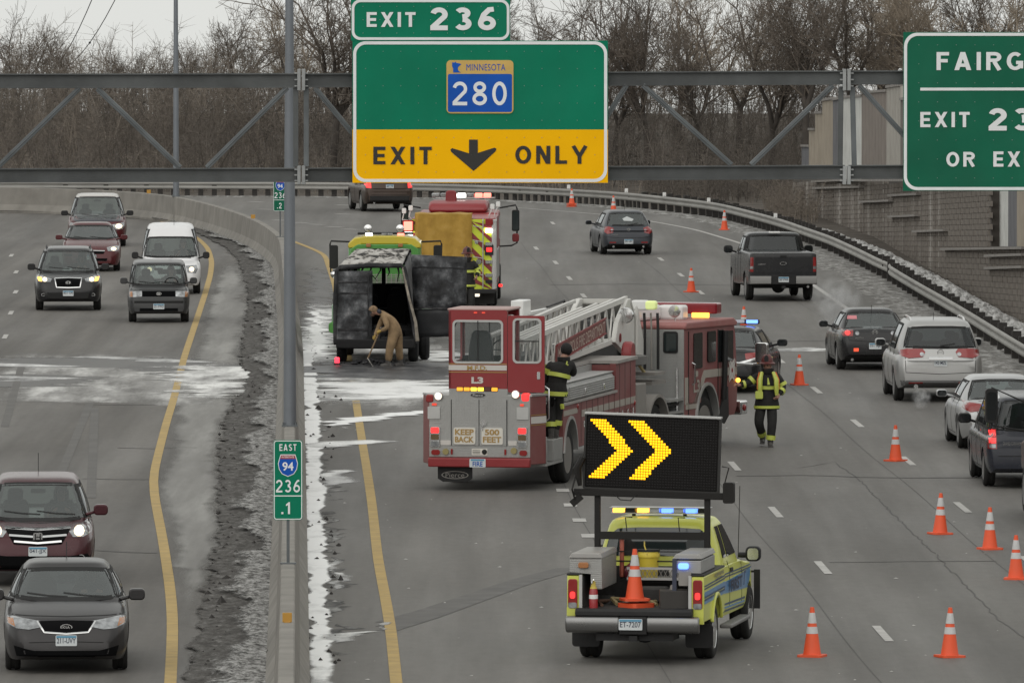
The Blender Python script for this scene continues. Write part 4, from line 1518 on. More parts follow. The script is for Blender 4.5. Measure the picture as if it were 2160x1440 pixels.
NPAN = [(1676, 1691, 'slate', 310), (1691, 1704, 'tan', 275), (1704, 1719, 'tan', 240), (1719, 1741, 'tan', 214), (1741, 1759, 'slate', 213), (1759, 1801, 'pale', 208), (1801, 1853, 'taupe', 198), (1853, 1882, 'light', 186), (1882, 1930, 'dark', 212), (1930, 1990, 'light', 205), (1990, 2040, 'taupe', 200), (2040, 2088, 'tan', 195), (2088, 2106, 'pale', 190), (2106, 2124, 'slate', 188), (2124, 2180, 'tan', 185), (2180, 2240, 'taupe', 180)]
for pa, pb, c, pt in NPAN:
	a, b = wall_d(pa), wall_d(pb)
	zt, zt2 = P(0, pt, a).z, P(0, pt - (4 if pt < 215 else 0), b).z
	z0_ = min(walltop(a + .05), walltop(b - .05)) - .3
	xa, xb = wallx(a) + .28, wallx(b) + .28
	nr = max(4, int((pb - pa) / 3.0))
	prof = []
	for k in range(nr):
		for f, dep in ((0.0, 0), (0.42, 0), (0.5, 0.07), (0.92, 0.07)):
			t = (k + f) / nr
			prof.append((xa + (xb - xa) * t + dep, a + (b - a) * t))
	prof.append((xb, b))
	poly = prof + [(xb + .3, b), (xa + .3, a)]
	mb = MB()
	n_ = len(poly)
	ztf = lambda yv: zt + (zt2 - zt) * (yv - a) / (b - a)
	mb.add([(px_, py_, z0_) for px_, py_ in poly] + [(px_, py_, ztf(py_)) for px_, py_ in poly],
		   [(i, (i + 1) % n_, n_ + (i + 1) % n_, n_ + i) for i in range(n_)] + [tuple(range(n_ - 1, -1, -1)), tuple(range(n_, 2 * n_))])
	mb.build('wall_panel', mat('panel_' + c, PC[c], 0.8, var=0.12, vscale=1.2, dirt=.2), nw, angle=0)
	mb = MB()
	mb.add([(xa - .05, a, zt), (xb - .05, b, zt2), (xb + .36, b, zt2), (xa + .36, a, zt), (xa - .05, a, zt + .09), (xb - .05, b, zt2 + .09), (xb + .36, b, zt2 + .09), (xa + .36, a, zt + .09)],
		   [(0, 1, 2, 3), (4, 7, 6, 5), (0, 4, 5, 1), (3, 2, 6, 7), (0, 3, 7, 4), (1, 5, 6, 2)])
	mb.build('panel_cap', M_CAP, nw, angle=0)
# ---------------------------------------------------------------- bare trees and thicket
def segs_mesh(name, segs, n=3):
	"""segs: array (k, 8): p0, p1, r0, r1 -> open tapered prisms, fast."""
	A = np.asarray(segs, float)
	k = len(A)
	p0, p1, r0, r1 = A[:, 0:3], A[:, 3:6], A[:, 6], A[:, 7]
	d = p1 - p0
	d /= np.maximum(np.linalg.norm(d, axis=1, keepdims=True), 1e-9)
	ref = np.where(np.abs(d[:, 2:3]) < 0.9, np.array([[0, 0, 1.0]]), np.array([[1.0, 0, 0]]))
	x = np.cross(d, ref)
	x /= np.linalg.norm(x, axis=1, keepdims=True)
	y = np.cross(d, x)
	V = np.zeros((k, 2 * n, 3))
	for i in range(n):
		a = 2 * pi * i / n
		o = x * cos(a) + y * sin(a)
		V[:, i] = p0 + o * r0[:, None]
		V[:, n + i] = p1 + o * r1[:, None]
	base = (np.arange(k) * 2 * n)[:, None]
	q = np.zeros((k, n, 4), np.int32)
	for i in range(n):
		j = (i + 1) % n
		q[:, i] = np.concatenate([base + i, base + j, base + n + j, base + n + i], 1)
	q = q.reshape(-1)
	me = bpy.data.meshes.new(name)
	me.vertices.add(k * 2 * n)
	me.vertices.foreach_set('co', V.reshape(-1))
	me.loops.add(len(q))
	me.loops.foreach_set('vertex_index', q)
	me.polygons.add(k * n)
	me.polygons.foreach_set('loop_start', np.arange(0, len(q), 4, dtype=np.int32))
	me.polygons.foreach_set('loop_total', np.full(k * n, 4, np.int32))
	me.update()
	me.validate()
	return me
def gen_tree(seed, H, spread=1.0, forks=2, lean=0.0, dens=1.0):
	r = random.Random(seed)
	trunk, crown = [], []
	def rnd_dir(d, ang):
		a = d.orthogonal().normalized()
		a.rotate(Matrix.Rotation(r.uniform(0, 2 * pi), 3, d))
		return (d * cos(ang) + a * sin(ang)).normalized()
	def grow(p, d, L, rad, lev):
		n = 5 if lev < 2 else (3 if lev < 4 else 2)
		for k in range(n):
			d2 = rnd_dir(d, r.uniform(0.03, 0.22 if lev else 0.12))
			d2 = (d2 + Vector((0, 0, 0.08 if lev < 3 else 0.05))).normalized()
			q = p + d2 * L / n
			ra, rb = rad * (1 - 0.5 * k / n), rad * (1 - 0.5 * (k + 1) / n)
			(trunk if lev < 2 else crown).append((*p, *q, ra, rb))
			p, d = q, d2
			if lev >= 1 and lev < 5:
				m = {1: 2, 2: 2, 3: 2, 4: 2}[lev]
				for _ in range(m):
					if r.random() < 0.78 * dens:
						grow(p, rnd_dir(d, r.uniform(0.5, 1.05)), L * r.uniform(0.38, 0.62), rb * r.uniform(0.42, 0.62), lev + 1 + (1 if r.random() < 0.35 else 0))
		if lev < 5:
			m = forks if lev == 0 else 2
			for _ in range(m + (1 if lev == 0 else 0)):
				grow(p, rnd_dir(d, r.uniform(0.25, 0.62) * spread), L * r.uniform(0.6, 0.9) * (1.25 if lev == 0 else 1), rad * 0.52, lev + 1)
	d0 = Vector((lean, r.uniform(-.08, .08), 1)).normalized()
	grow(Vector((0, 0, -0.2)), d0, H * 0.26, H * 0.021, 0)
	if len(crown) > 14000:
		crown = r.sample(crown, 14000)
	zt = max(max(c[2], c[5]) for c in crown)
	k = H / zt
	T, C = np.array(trunk), np.array(crown)
	for A in (T, C):
		A[:, :6] *= k
		A[:, 6:] = np.maximum(A[:, 6:], 0.0075)
	return segs_mesh('trunk', T, 6), segs_mesh('crown', C, 3)
M_BARK = mat('bark', (0.060, 0.051, 0.044), 0.95, var=0.3, vscale=2)
M_TWIG = mat('twig', (0.15, 0.126, 0.105), 0.95, var=0.35, vscale=0.6)
M_TWIG2 = mat('twig_pale', (0.26, 0.217, 0.17), 0.95, var=0.3, vscale=0.5)
TREES = []
for i, (H, sp, fk, ln, dn) in enumerate(((10.5, 1.25, 3, -0.12, 1.0), (10.0, 1.0, 2, 0.1, 1.0), (9.0, 0.9, 2, 0.0, 1.0), (11.0, 1.1, 3, 0.05, 0.95), (8.0, 0.85, 2, -0.05, 1.0))):
	tm, cm2 = gen_tree(100 + i, H, sp, fk, ln, dn)
	tm.materials.append(M_BARK)
	cm2.materials.append(M_TWIG if i not in (2,) else M_TWIG2)
	TREES.append((tm, cm2))
def tree(k, px, Y, scale, rz, label, z=None, group=None):
	x = (px - CX) / F * Y
	t = thing('bare_tree', label, 'tree', (x, Y, terrain_z(x, Y) if z is None else z), rz, group)
	t.scale = (scale,) * 3
	for nm, me in zip(('trunk', 'crown'), TREES[k]):
		o = bpy.data.objects.new(nm, me)
		COL.objects.link(o)
		o.parent = t
	return t
tree(0, 700, 401, 1.18, 0.4, 'big bare tree with wide dark limbs just behind the near lamp post')
tree(3, 1370, 402, 1.0, 2.2, 'tall bare tree with dark trunk right of the yellow EXIT ONLY panel')
tree(1, 1480, 408, 1.02, 1.1, 'bare spreading tree between the two green signs, left one of the pair')
tree(3, 1625, 399, 0.98, 4.4, 'dark bare tree rising just left of the noise wall end')
tree(2, 1560, 420, 1.05, 0.2, 'pale bare tree behind the others between the green signs')
tree(1, 1790, 385, 0.98, 3.3, 'bare tree standing behind the noise wall, over its white panel', z=2.2)
tree(2, 1880, 392, 1.0, 5.1, 'pale thin bare tree behind the noise wall just left of the cut off green sign', z=2.2)
tree(0, 2050, 390, 0.9, 1.7, 'bare tree showing above the cut off green sign', z=2.2)
tree(2, 2150, 380, 0.95, 2.0, 'pale bare tree above the right end of the cut off green sign', z=2.2)
tree(4, 1110, 430, 0.95, 0.9, 'distant bare tree peeping over the right end of the EXIT 236 tab')
tree(4, 1255, 425, 0.95, 3.9, 'bare tree just above the right corner of the main green sign')
tree(4, 480, 425, 0.9, 5.0, 'bare tree between the two lamp posts')
tree(1, 860, 415, 1.0, 2.7, 'bare tree mostly hidden behind the big green sign')
tree(4, 130, 432, 0.66, 1.9, 'bushy bare tree at the far left above the thicket')
tree(4, 40, 436, 0.74, 4.1, 'bare tree in the upper left corner with a dark dense crown')
tree(4, 270, 438, 0.54, 3.0, 'low bare tree left of the far lamp post')
tree(4, 420, 432, 0.66, 0.3, 'low bare tree right beside the far lamp post')
tree(3, 1000, 420, 0.95, 0.5, 'bare tree standing behind the EXIT 236 tab')
tree(1, 1300, 412, .9, 4.0, 'bare tree with upright limbs beside the right edge of the main green sign')
tree(2, 1430, 425, 1.1, 1.9, 'pale bare tree further back, left of the truss joint on the right', group=None)
tree(3, 1700, 392, 1.0, 0.6, 'tall bare tree at the very end of the noise wall, dark double trunk', z=1.0)
tree(2, 1960, 384, 1.15, 3.6, 'tall pale bare tree over the left end of the cut off green sign', z=2.2)
tree(2, 610, 430, .95, 2.6, 'pale bare tree directly behind the near lamp post')
tree(2, 1850, 402, 1.2, 0.9, 'tall pale bare tree set back behind the noise wall', z=2.0)
# thicket: one tangled mass of stems on the slope behind the guardrail
def thicket(name, n, xr, yr, hr, m, seed, twigs=34):
	r = np.random.RandomState(seed)
	x = r.uniform(*xr, n)
	y = yr[0] + (yr[1] - yr[0]) * r.rand(n)
	z = np.array([terrain_z(a, b) for a, b in zip(x, y)]) - 0.05
	h = r.uniform(*hr, n) * (0.72 + 0.35 * np.sin(x * 0.55 + seed) * np.sin(y * 0.31 + x * 0.2))
	ang, lean = r.uniform(0, 2 * pi, n), np.abs(r.normal(0, 0.42, n))
	dx, dy = np.cos(ang) * lean, np.sin(ang) * lean
	S_ = []
	def stem(t):
		b = t * t
		return np.stack([x + dx * h * (0.4 * t + 0.6 * b), y + dy * h * (0.4 * t + 0.6 * b), z + h * t], 1)
	K = 3
	r0 = 0.012 + 0.005 * h
	for k in range(K):
		a, b = stem(k / K), stem((k + 1) / K)
		S_.append(np.concatenate([a, b, (r0 * (1 - .8 * k / K))[:, None], (r0 * (1 - .8 * (k + 1) / K))[:, None]], 1))
	for _ in range(twigs):
		t = 0.12 + 0.88 * r.rand(n) ** 0.75
		b2 = t * t
		p = np.stack([x + dx * h * (0.4 * t + 0.6 * b2), y + dy * h * (0.4 * t + 0.6 * b2), z + h * t], 1)
		L = h * r.uniform(0.08, 0.36, n) * (1.2 - 0.6 * t)
		a2 = r.uniform(0, 2 * pi, n)
		el = r.uniform(-0.25, 1.2, n)
		q = p + np.stack([np.cos(a2) * np.cos(el) * L, np.sin(a2) * np.cos(el) * L, np.sin(el) * L], 1)
		S_.append(np.concatenate([p, q, np.full((n, 1), 0.009), np.full((n, 1), 0.003)], 1))
	me = segs_mesh(name, np.concatenate(S_), 3)
	o = link(name, me, m)
	o['kind'] = 'stuff'
	return o
M_BR1 = mat('brush_brown', (0.122, 0.105, 0.090), 0.95, var=0.5, vscale=0.3)
M_BR2 = mat('brush_pale', (0.20, 0.172, 0.144), 0.95, var=0.45, vscale=0.3)
thicket('brush_thicket', 2300, (-26, 17), (396, 445), (1.9, 4.2), M_BR1, 1, 32)
thicket('pale_brush_thicket', 1000, (-26, -3), (412, 450), (2.6, 4.9), M_BR2, 2, 32)
thicket('low_undergrowth', 1300, (-26, 13), (392.8, 420), (0.6, 1.9), M_BR2, 3, 14)
thicket('verge_undergrowth', 260, (9.9, 11.5), (352, 376), (.5, 1.7), M_BR2, 4, 16)
thicket('corner_undergrowth', 420, (5.5, 11.8), (379, 396), (.8, 2.6), M_BR1, 5, 20)
# power lines in the sky
def wire(a, b, label, ball=False):
	t = thing('power_line', label, 'cable', a, group=None)
	mb = MB()
	a, b = Vector(a), Vector(b)
	pts = [(b - a) * k / 12 + Vector((0, 0, -1.2 * sin(pi * k / 12))) for k in range(13)]
	mb.tube(pts, 0.022, 5)
	mb.build('cable', M_SEAM, t)
	if ball:
		s = MB()
		s.sphere(pts[6], 0.06, 8, 6)
		s.build('damper', M_SEAM, t)
wire(P(60, 190, 500), P(230, -90, 420), 'thin power line crossing the sky at upper left, left one of two')
wire(P(100, 168, 520), P(300, -120, 420), 'thin power line at upper left with a small weight on it, right one of two', True)
# ---------------------------------------------------------------- overhead truss and signs
GD = 165.0
SC = GD / F                    # metres per photo pixel at the truss
def g2(px, py, off=0.0):
	p = P(px, py, GD)
	return Vector((p.x, GD + off, p.z))
gan = thing('sign_truss', 'grey galvanised steel overhead truss spanning the whole road and carrying the signs', 'sign gantry', (0, 0, 0))
def ibeam(name, a, b, h):
	a, b = Vector(a), Vector(b)
	d = (b - a).normalized()
	up = Vector((0, 0, 1))
	mb = MB()
	mb.bar(a, b, 0.02, h - .02)
	for s in (1, -1):
		mb.bar(a + up * s * h / 2, b + up * s * h / 2, 0.16, 0.022)
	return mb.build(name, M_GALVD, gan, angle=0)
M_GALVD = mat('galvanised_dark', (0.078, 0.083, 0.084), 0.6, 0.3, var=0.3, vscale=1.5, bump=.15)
J0, J1 = 636, 1786
for (xa, ya, xb, yb, h) in ((-900, 173, J0 - 4, 170, 28), (J0 + 4, 170, J1 - 4, 164, 27), (J1 + 4, 164, 2700, 162, 27), (-900, 372, J0 - 4, 369, 27), (J0 + 4, 369, J1 - 4, 363, 27), (J1 + 4, 363, 2700, 361, 27)):
	ibeam('chord', g2(xa, ya), g2(xb, yb), h * SC)
for (xa, ya, xb, yb) in ((-260, 187, -60, 352), (168, 186, -4, 352), (205, 187, 380, 354), (436, 354, 606, 185), (664, 185, 800, 350), (840, 350, 985, 182), (1030, 182, 1180, 350), (1215, 349, 1322, 180), (1356, 180, 1543, 348), (1584, 348, 1757, 180), (1812, 180, 1960, 345), (2010, 345, 2180, 178), (2220, 178, 2400, 345)):
	mb = MB()
	a, b = g2(xa, ya), g2(xb, yb)
	mb.bar(a, b, 0.09, 0.13, up=(0, 1, 0))
	mb.bar(a + Vector((0, -.07, 0)), b + Vector((0, -.07, 0)), 0.022, 0.022, up=(0, 1, 0))
	mb.build('diagonal', M_GALV, gan, bevel=0.008, angle=0)
for x, tilt in ((J0 - 12, 0), (J0 + 10, 0), (J1 - 12, -2), (J1 + 12, 4)):
	mb = MB()
	mb.bar(g2(x, 184), g2(x + tilt, 352), 0.075, 0.09)
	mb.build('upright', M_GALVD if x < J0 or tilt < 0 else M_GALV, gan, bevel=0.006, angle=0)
for x in (J0, J1):
	for y0, y1 in ((146, 191), (350, 389)):
		for dx in (-5, 4.5):
			mb = MB()
			a, b = g2(x + dx - 3.6, y0), g2(x + dx + 3.6, y1)
			mb.box(a.x, b.x, GD - .13, GD + .13, b.z, a.z)
			for k in range(3):
				zz = a.z + (b.z - a.z) * (0.2 + .3 * k)
				mb.cyl(((a.x if dx < 0 else b.x) + (-.05 if dx < 0 else -.02), GD - .09, zz), ((a.x if dx < 0 else b.x) + (.02 if dx < 0 else .05), GD - .09, zz), .016, n=6)
			mb.build('splice_plate', mat('splice_zinc', (0.30, 0.31, 0.31), 0.5, 0.4, var=.2), gan, bevel=0.005, angle=0)
for X in (-21.5, 17.2):                # end supports, outside the picture
	for dy in (-0.5, 0.5):
		mb = MB()
		mb.tube([(X, GD + dy, -0.1), (X, GD, 9.0)], 0.16, 12)
		mb.build('support_column', M_GALV, gan)
M_GREEN = mat('sign_green', (0.0, 0.175, 0.095), 0.45, var=0.10, vscale=0.9, dirt=0.06, dcol=(0.10, 0.24, 0.2), dscale=1.2, spec=.12)
M_GREEN2 = mat('sign_green_dark', (0.002, 0.115, 0.062), 0.42, var=0.16, vscale=0.8, dirt=0.08, dcol=(0.12, 0.2, 0.17), dscale=1.2, spec=.15)
M_SYEL = mat('sign_yellow', (0.90, 0.47, 0.0), 0.5, var=0.05, vscale=1, spec=.1)
M_SWHT = mat('sign_white', (0.74, 0.76, 0.77), 0.5, var=0.05)
M_SBLK = mat('sign_black', (0.02, 0.018, 0.016), 0.6)
M_SBLUE = mat('sign_blue', (0.008, 0.085, 0.42), 0.45, var=0.12, vscale=2, spec=.15)
M_SGOLD = mat('sign_gold', (0.56, 0.37, 0.10), 0.5, var=0.08)
FR = lambda px, py, off: frame(g2(px, py, off), (1, 0, 0), (0, 0, 1))
def sign_panel(name, label, x0, y0, x1, y1, m, off, rad=22, rim=6, cat='road sign', bottom=None):
	t = thing(name, label, cat, g2((x0 + x1) / 2, (y0 + y1) / 2, off))
	M = frame((0, 0, 0), (1, 0, 0), (0, 0, 1))
	w, h = (x1 - x0) * SC, (y1 - y0) * SC
	plate_poly([(-w / 2, -h / 2), (w / 2, -h / 2), (w / 2, h / 2), (-w / 2, h / 2)], M, 0, 0.02).build('panel', m, t, angle=0)
	if bottom:
		yb = bottom * SC
		plate_poly([(-w / 2, -h / 2), (w / 2, -h / 2), (w / 2, -h / 2 + yb), (-w / 2, -h / 2 + yb)], M, 0.02, 0.026).build('yellow_panel', M_SYEL, t, angle=0)
	ring_poly(rrect(w - 3 * SC, h - 3 * SC, rad * SC, 8), rrect(w - 3 * SC - 2 * rim * SC, h - 3 * SC - 2 * rim * SC, (rad - rim * .8) * SC, 8), M, 0.02, 0.031).build('border', M_SWHT, t, angle=0)
	return t, M, lambda px, py: ((px - (x0 + x1) / 2) * SC, ((y0 + y1) / 2 - py) * SC)
def sign_text(t, M, xy, s, x0, y0, x1, y1, m, bold=0.03, sp=1.0, z=0.0):
	cx, cy = xy((x0 + x1) / 2, (y0 + y1) / 2)
	road_letter('lettering', s, M @ Matrix.Translation((cx, cy, 0)), (x1 - x0) * SC, (y1 - y0) * SC, m, t, .21 if s.isdigit() else .19, 0.034 + z)
def rivets(t, M, w, h, nx_, ny_, m=0.0):
	mb = MB()
	for i in range(nx_):
		for j in range(ny_):
			x, y = -w / 2 + w * (i + .5) / nx_, -h / 2 + h * (j + .5) / ny_
			mb.add([M @ Vector((x + dx * .006, y + dy * .006, .031)) for dx, dy in ((-1, -1), (1, -1), (1, 1), (-1, 1))] + [M @ Vector((x, y, .036))], [(0, 1, 4), (1, 2, 4), (2, 3, 4), (3, 0, 4)])
	o = mb.build('rivets', mat('rivet', (0.30, 0.36, 0.33), 0.4, 0.5), t, angle=0)
	o['kind'] = 'stuff'
# main sign
t, M, xy = sign_panel('exit_sign', 'big green highway sign with blue 280 shield and yellow EXIT ONLY panel below', 744, 86, 1282, 385, M_GREEN, -0.22, 26, 6.5, bottom=112)
rivets(t, M, 520 * SC, 290 * SC, 14, 8)
sign_text(t, M, xy, 'EXIT', 788, 309, 911, 346, M_SBLK, 0.035, 1.18, .003)
sign_text(t, M, xy, 'ONLY', 1087, 307, 1238, 345, M_SBLK, 0.035, 1.12, .003)
arrow = [(-8, 26), (11, 26), (11, 7), (45, -2), (49, 3), (47, 6), (0, 40), (-46, 6), (-49, 3), (-45, -2), (-8, 7)]
arrow = [(989.5, 294), (1008, 294), (1008, 322), (1043, 311), (1047, 313), (1046, 318), (1020, 342), (999, 360), (978, 342), (952, 320), (950, 315), (954, 312), (989.5, 323)]
plate_poly([xy(*p) for p in reversed(arrow)], M, 0.027, 0.034).build('down_arrow', M_SBLK, t, angle=0)
cx, cy = xy(1012.5, 183)
Ms = M @ Matrix.Translation((cx, cy, 0.0))
sh0 = plate_poly(rrect(141 * SC, 112 * SC, 9 * SC, 5), Ms, 0.02, 0.040).build('route_shield', M_SGOLD, t, angle=0)
plate_poly(rrect(135 * SC, 80 * SC, 4 * SC, 4, 0, -13 * SC), Ms, 0.04, 0.044).build('blue_field', M_SBLUE, sh0, angle=0)
Ml = M @ Matrix.Translation((*xy(1012, 197), 0.0))
road_letter('number', '280', Ml, 114 * SC, 50 * SC, M_SWHT, sh0, .15, 0.048)
letter('state_name', 'MINNESOTA', M @ Matrix.Translation((*xy(1025, 142), 0.0)), 82 * SC, 14 * SC, M_SBLUE, sh0, 0.0, 0.044, 1.1)
mn = [(954, 132), (960, 132), (961, 130), (963, 133), (970, 134), (973, 136), (968, 140), (966, 143), (966, 147), (968, 150), (972, 153), (956, 153), (956, 144), (954, 140)]
plate_poly([xy(*p) for p in reversed(mn)], M, 0.04, 0.045).build('state_outline', M_SBLUE, sh0, angle=0)
# exit tab
t, M, xy = sign_panel('exit_number_tab', 'green EXIT 236 tab standing on top of the large 280 sign', 741, -2, 1076, 86, M_GREEN, -0.23, 18, 5.5)
rivets(t, M, 320 * SC, 84 * SC, 9, 3)
sign_text(t, M, xy, 'EXIT', 774, 26, 877, 57, M_SWHT, 0.035, 1.15)
sign_text(t, M, xy, '236', 908, 16, 1046, 64, M_SWHT, 0.04, 1.12)
# right sign, running out of the picture
t, M, xy = sign_panel('fairgrounds_sign', 'large green FAIRGROUNDS sign cut off by the right edge of the picture', 1904, 68, 2560, 402, M_GREEN2, -0.22, 28, 6.5)
rivets(t, M, 630 * SC, 320 * SC, 16, 8)
sign_text(t, M, xy, 'FAIRGROUNDS', 1974, 110, 2418, 148, M_SWHT, 0.03, 1.2)
mb = plate_poly([xy(1940, 191), xy(2500, 190), xy(2500, 184.5), xy(1940, 185)], M, 0.02, 0.03)
mb.build('divider', M_SWHT, t, angle=0)
sign_text(t, M, xy, 'EXIT', 1940, 236, 2044, 268, M_SWHT, 0.035, 1.15)
sign_text(t, M, xy, '23', 2084, 228, 2174, 275, M_SWHT, 0.04, 1.12)
sign_text(t, M, xy, 'OR', 1995, 320, 2055, 351, M_SWHT, 0.035, 1.1)
sign_text(t, M, xy, 'EXIT', 2094, 319, 2197, 351, M_SWHT, 0.035, 1.15)
for X in (-2.4, 0.3, 7.4, 10.5):        # hangers behind the panels
	mb = MB()
	mb.box(X - .05, X + .05, GD - .2, GD - .085, 6.4, 8.2)
	mb.build('sign_hanger', M_GALV, gan, angle=0)
# mile markers on the barrier
def mile_marker(y, zb, label, big, east=True):
	x = barxy(y)
	t = thing('mile_marker', label, 'mile marker', (x, y, 0.965))
	w, h = 0.44, 1.2
	mb = MB()
	mb.bar((0, 0.02, 0.0), (0, 0.02, zb + .4), 0.05, 0.045)
	mb.box(-.12, .12, -.08, .08, 0, .02)
	mb.build('post', M_GALV, t, angle=0)
	M = frame((0, -0.01, zb + h / 2), (1, 0, 0), (0, 0, 1))
	plate_poly(rrect(w, h, .045, 5), M, 0, 0.012).build('panel', M_GREEN if big else M_GREEN2, t, angle=0)
	ring_poly(rrect(w - .015, h - .015, .04, 5), rrect(w - .04, h - .04, .03, 5), M, 0.012, 0.016).build('border', M_SWHT, t, angle=0)
	plate_poly([(-.215, -.245), (.215, -.245), (.215, -.23), (-.215, -.23)], M, 0.012, 0.0165).build('divider', M_SWHT, t, angle=0)
	T = lambda u, v: M @ Matrix.Translation((u, v, 0))
	road_letter('direction', 'EAST', T(0, .49), .255, .1, M_SWHT, t, .17, 0.018)
	shield = [(-.11, .385), (.11, .385), (.125, .34), (.15, .25), (.135, .16), (.09, .09), (0, .05), (-.09, .09), (-.135, .16), (-.15, .25), (-.125, .34)]
	s = plate_poly(list(reversed(shield)), M, 0.012, 0.018).build('interstate_shield', M_SWHT, t, angle=0)
	sm = lambda k, pts: [(u * k, .22 + (v - .22) * k) for u, v in pts]
	plate_poly(list(reversed([p for p in sm(.93, shield)])), M, 0.018, 0.020).build('shield_field', M_SBLUE, s, angle=0)
	plate_poly([(-.117, .318), (.117, .318), (.103, .373), (-.103, .373)], M, 0.02, 0.022).build('shield_band', mat('sign_red', (0.32, 0.02, 0.025), 0.45), s, angle=0)
	letter('shield_word', 'INTERSTATE', T(0, .346), .185, .028, M_SWHT, s, 0.01, 0.0235)
	letter('shield_number', '94', T(0, .205), .165, .13, M_SWHT, s, 0.02, 0.0225)
	road_letter('mile_number', '236', T(0, -.09), .36, .19, M_SWHT, t, .15, 0.018)
	mb = MB()
	mb.add([T(0, -.42) @ Vector(q) for q in ((.0, -.09, .018), (.03, -.09, .018), (.03, .09, .018), (.012, .09, .018), (-.03, .055, .018), (-.03, .03, .018), (.0, .045, .018))], [tuple(range(7))]) if big else mb.add(*[(lambda v_, f_: ([T(.02, -.42) @ p for p in v_], f_))(*road_word('2', .11, .18, .15, .018))][0])
	mb.add([T(-.085, -.495) @ Vector(q) for q in ((-.015, -.015, .018), (.015, -.015, .018), (.015, .015, .018), (-.015, .015, .018))], [(0, 1, 2, 3)])
	mb.build('tenth', M_SWHT, t, angle=0, fix=False)
	return t
mile_marker(142.1, 0.66, 'green EAST 94 mile marker 236 on a thin post on the near barrier', True)
mile_marker(303, 0.82, 'small green mile marker half hidden behind the near lamp post', False)
# ---------------------------------------------------------------- cones
M_ORANGE = mat('cone_orange', (0.78, 0.085, 0.018), 0.55, dirt=0.26, dcol=(0.22, 0.13, 0.10), dscale=4)
M_COLLAR = mat('cone_collar', (0.60, 0.60, 0.60), 0.5, dirt=0.5, dcol=(0.25, 0.24, 0.23), dscale=7)
def cone_parts():
	b = MB()
	b.lathe([(0.135, 0.03), (0.128, 0.05), (0.03, 0.70), (0.028, 0.715), (0.0001, 0.715)], n=20)
	body = b.mesh('cone_body', 40)
	body.materials.append(M_ORANGE)
	q = MB()
	q.prism(rrect(0.37, 0.37, 0.05, 3), 'Z', 0, 0.032)
	base = q.mesh('base', 0)
	base.materials.append(M_ORANGE)
	rad = lambda z: 0.128 + (0.03 - 0.128) * (z - .05) / .65 + .003
	cs = []
	for a, c in ((0.335, 0.435), (0.485, 0.635)):
		k = MB()
		k.lathe([(rad(a) - .004, a), (rad(a), a), (rad(c), c), (rad(c) - .004, c)], n=20)
		me = k.mesh('reflective_collar', 40)
		me.materials.append(M_COLLAR)
		cs.append(me)
	return [('cone_body', body), ('base', base), ('reflective_collar', cs[0]), ('reflective_collar', cs[1])]
CP = cone_parts()
def cone(pt, label, tilt=(0, 0), scale=1.0, rz=None, group='orange traffic cones set out on the road', loc=None):
	t = thing('traffic_cone', label, 'traffic cone', loc if loc is not None else pt, random.uniform(0, 1.5) if rz is None else rz, group)
	t.rotation_euler[0], t.rotation_euler[1] = tilt
	t.scale = (scale,) * 3
	for nm, me in CP:
		o = bpy.data.objects.new(nm, me)
		COL.objects.link(o)
		o.parent = t
	return t
for px, py, lab, tl in ((1713, 1384, 'orange cone right of the yellow pickup, at the very bottom of the picture', (0, 0)),
					(2003, 1385, 'orange cone at the bottom right, standing alone beyond a lane dash', (0.0, 0.015)),
					(2143, 1221, 'orange cone at the right edge, nearest of the close group of three', (0, 0)),
					(2088, 1158, 'clean orange cone in the middle of the group of three at right', (0, 0)),
					(1983, 1126, 'worn smeared orange cone, left one of the group of three at right', (0.0, 0.02)),
					(1889, 972, 'orange cone at the end of a lane dash left of the black minivan', (0, 0)),
					(1686, 812, 'orange cone just right of the walking firefighter', (0, 0)),
					(1458, 616, 'orange cone beside a lane dash left of the black pickup', (0, 0)),
					(1528, 485, 'orange cone on the far shoulder in front of the guardrail', (0, 0)),
					(1206, 436, 'short stack of orange cones at the far guardrail below the big sign', (0, 0)),
					(1294, 452, 'orange cone at the far guardrail, partly hidden by the grey hatchback roof', (0, 0)),
					(1569, 703, 'orange cone whose tip shows above the police car', (0, 0))):
	c = cone(G(px, py), lab, tl)
	if 'stack' in lab:
		for k in range(1, 3):
			o = bpy.data.objects.new('stacked_cone', CP[1][1])
			COL.objects.link(o)
			o.parent = c
			o.location = (0.012 * k, 0.008, 0.05 * k)
			o.rotation_euler = (0, 0, .2 * k)
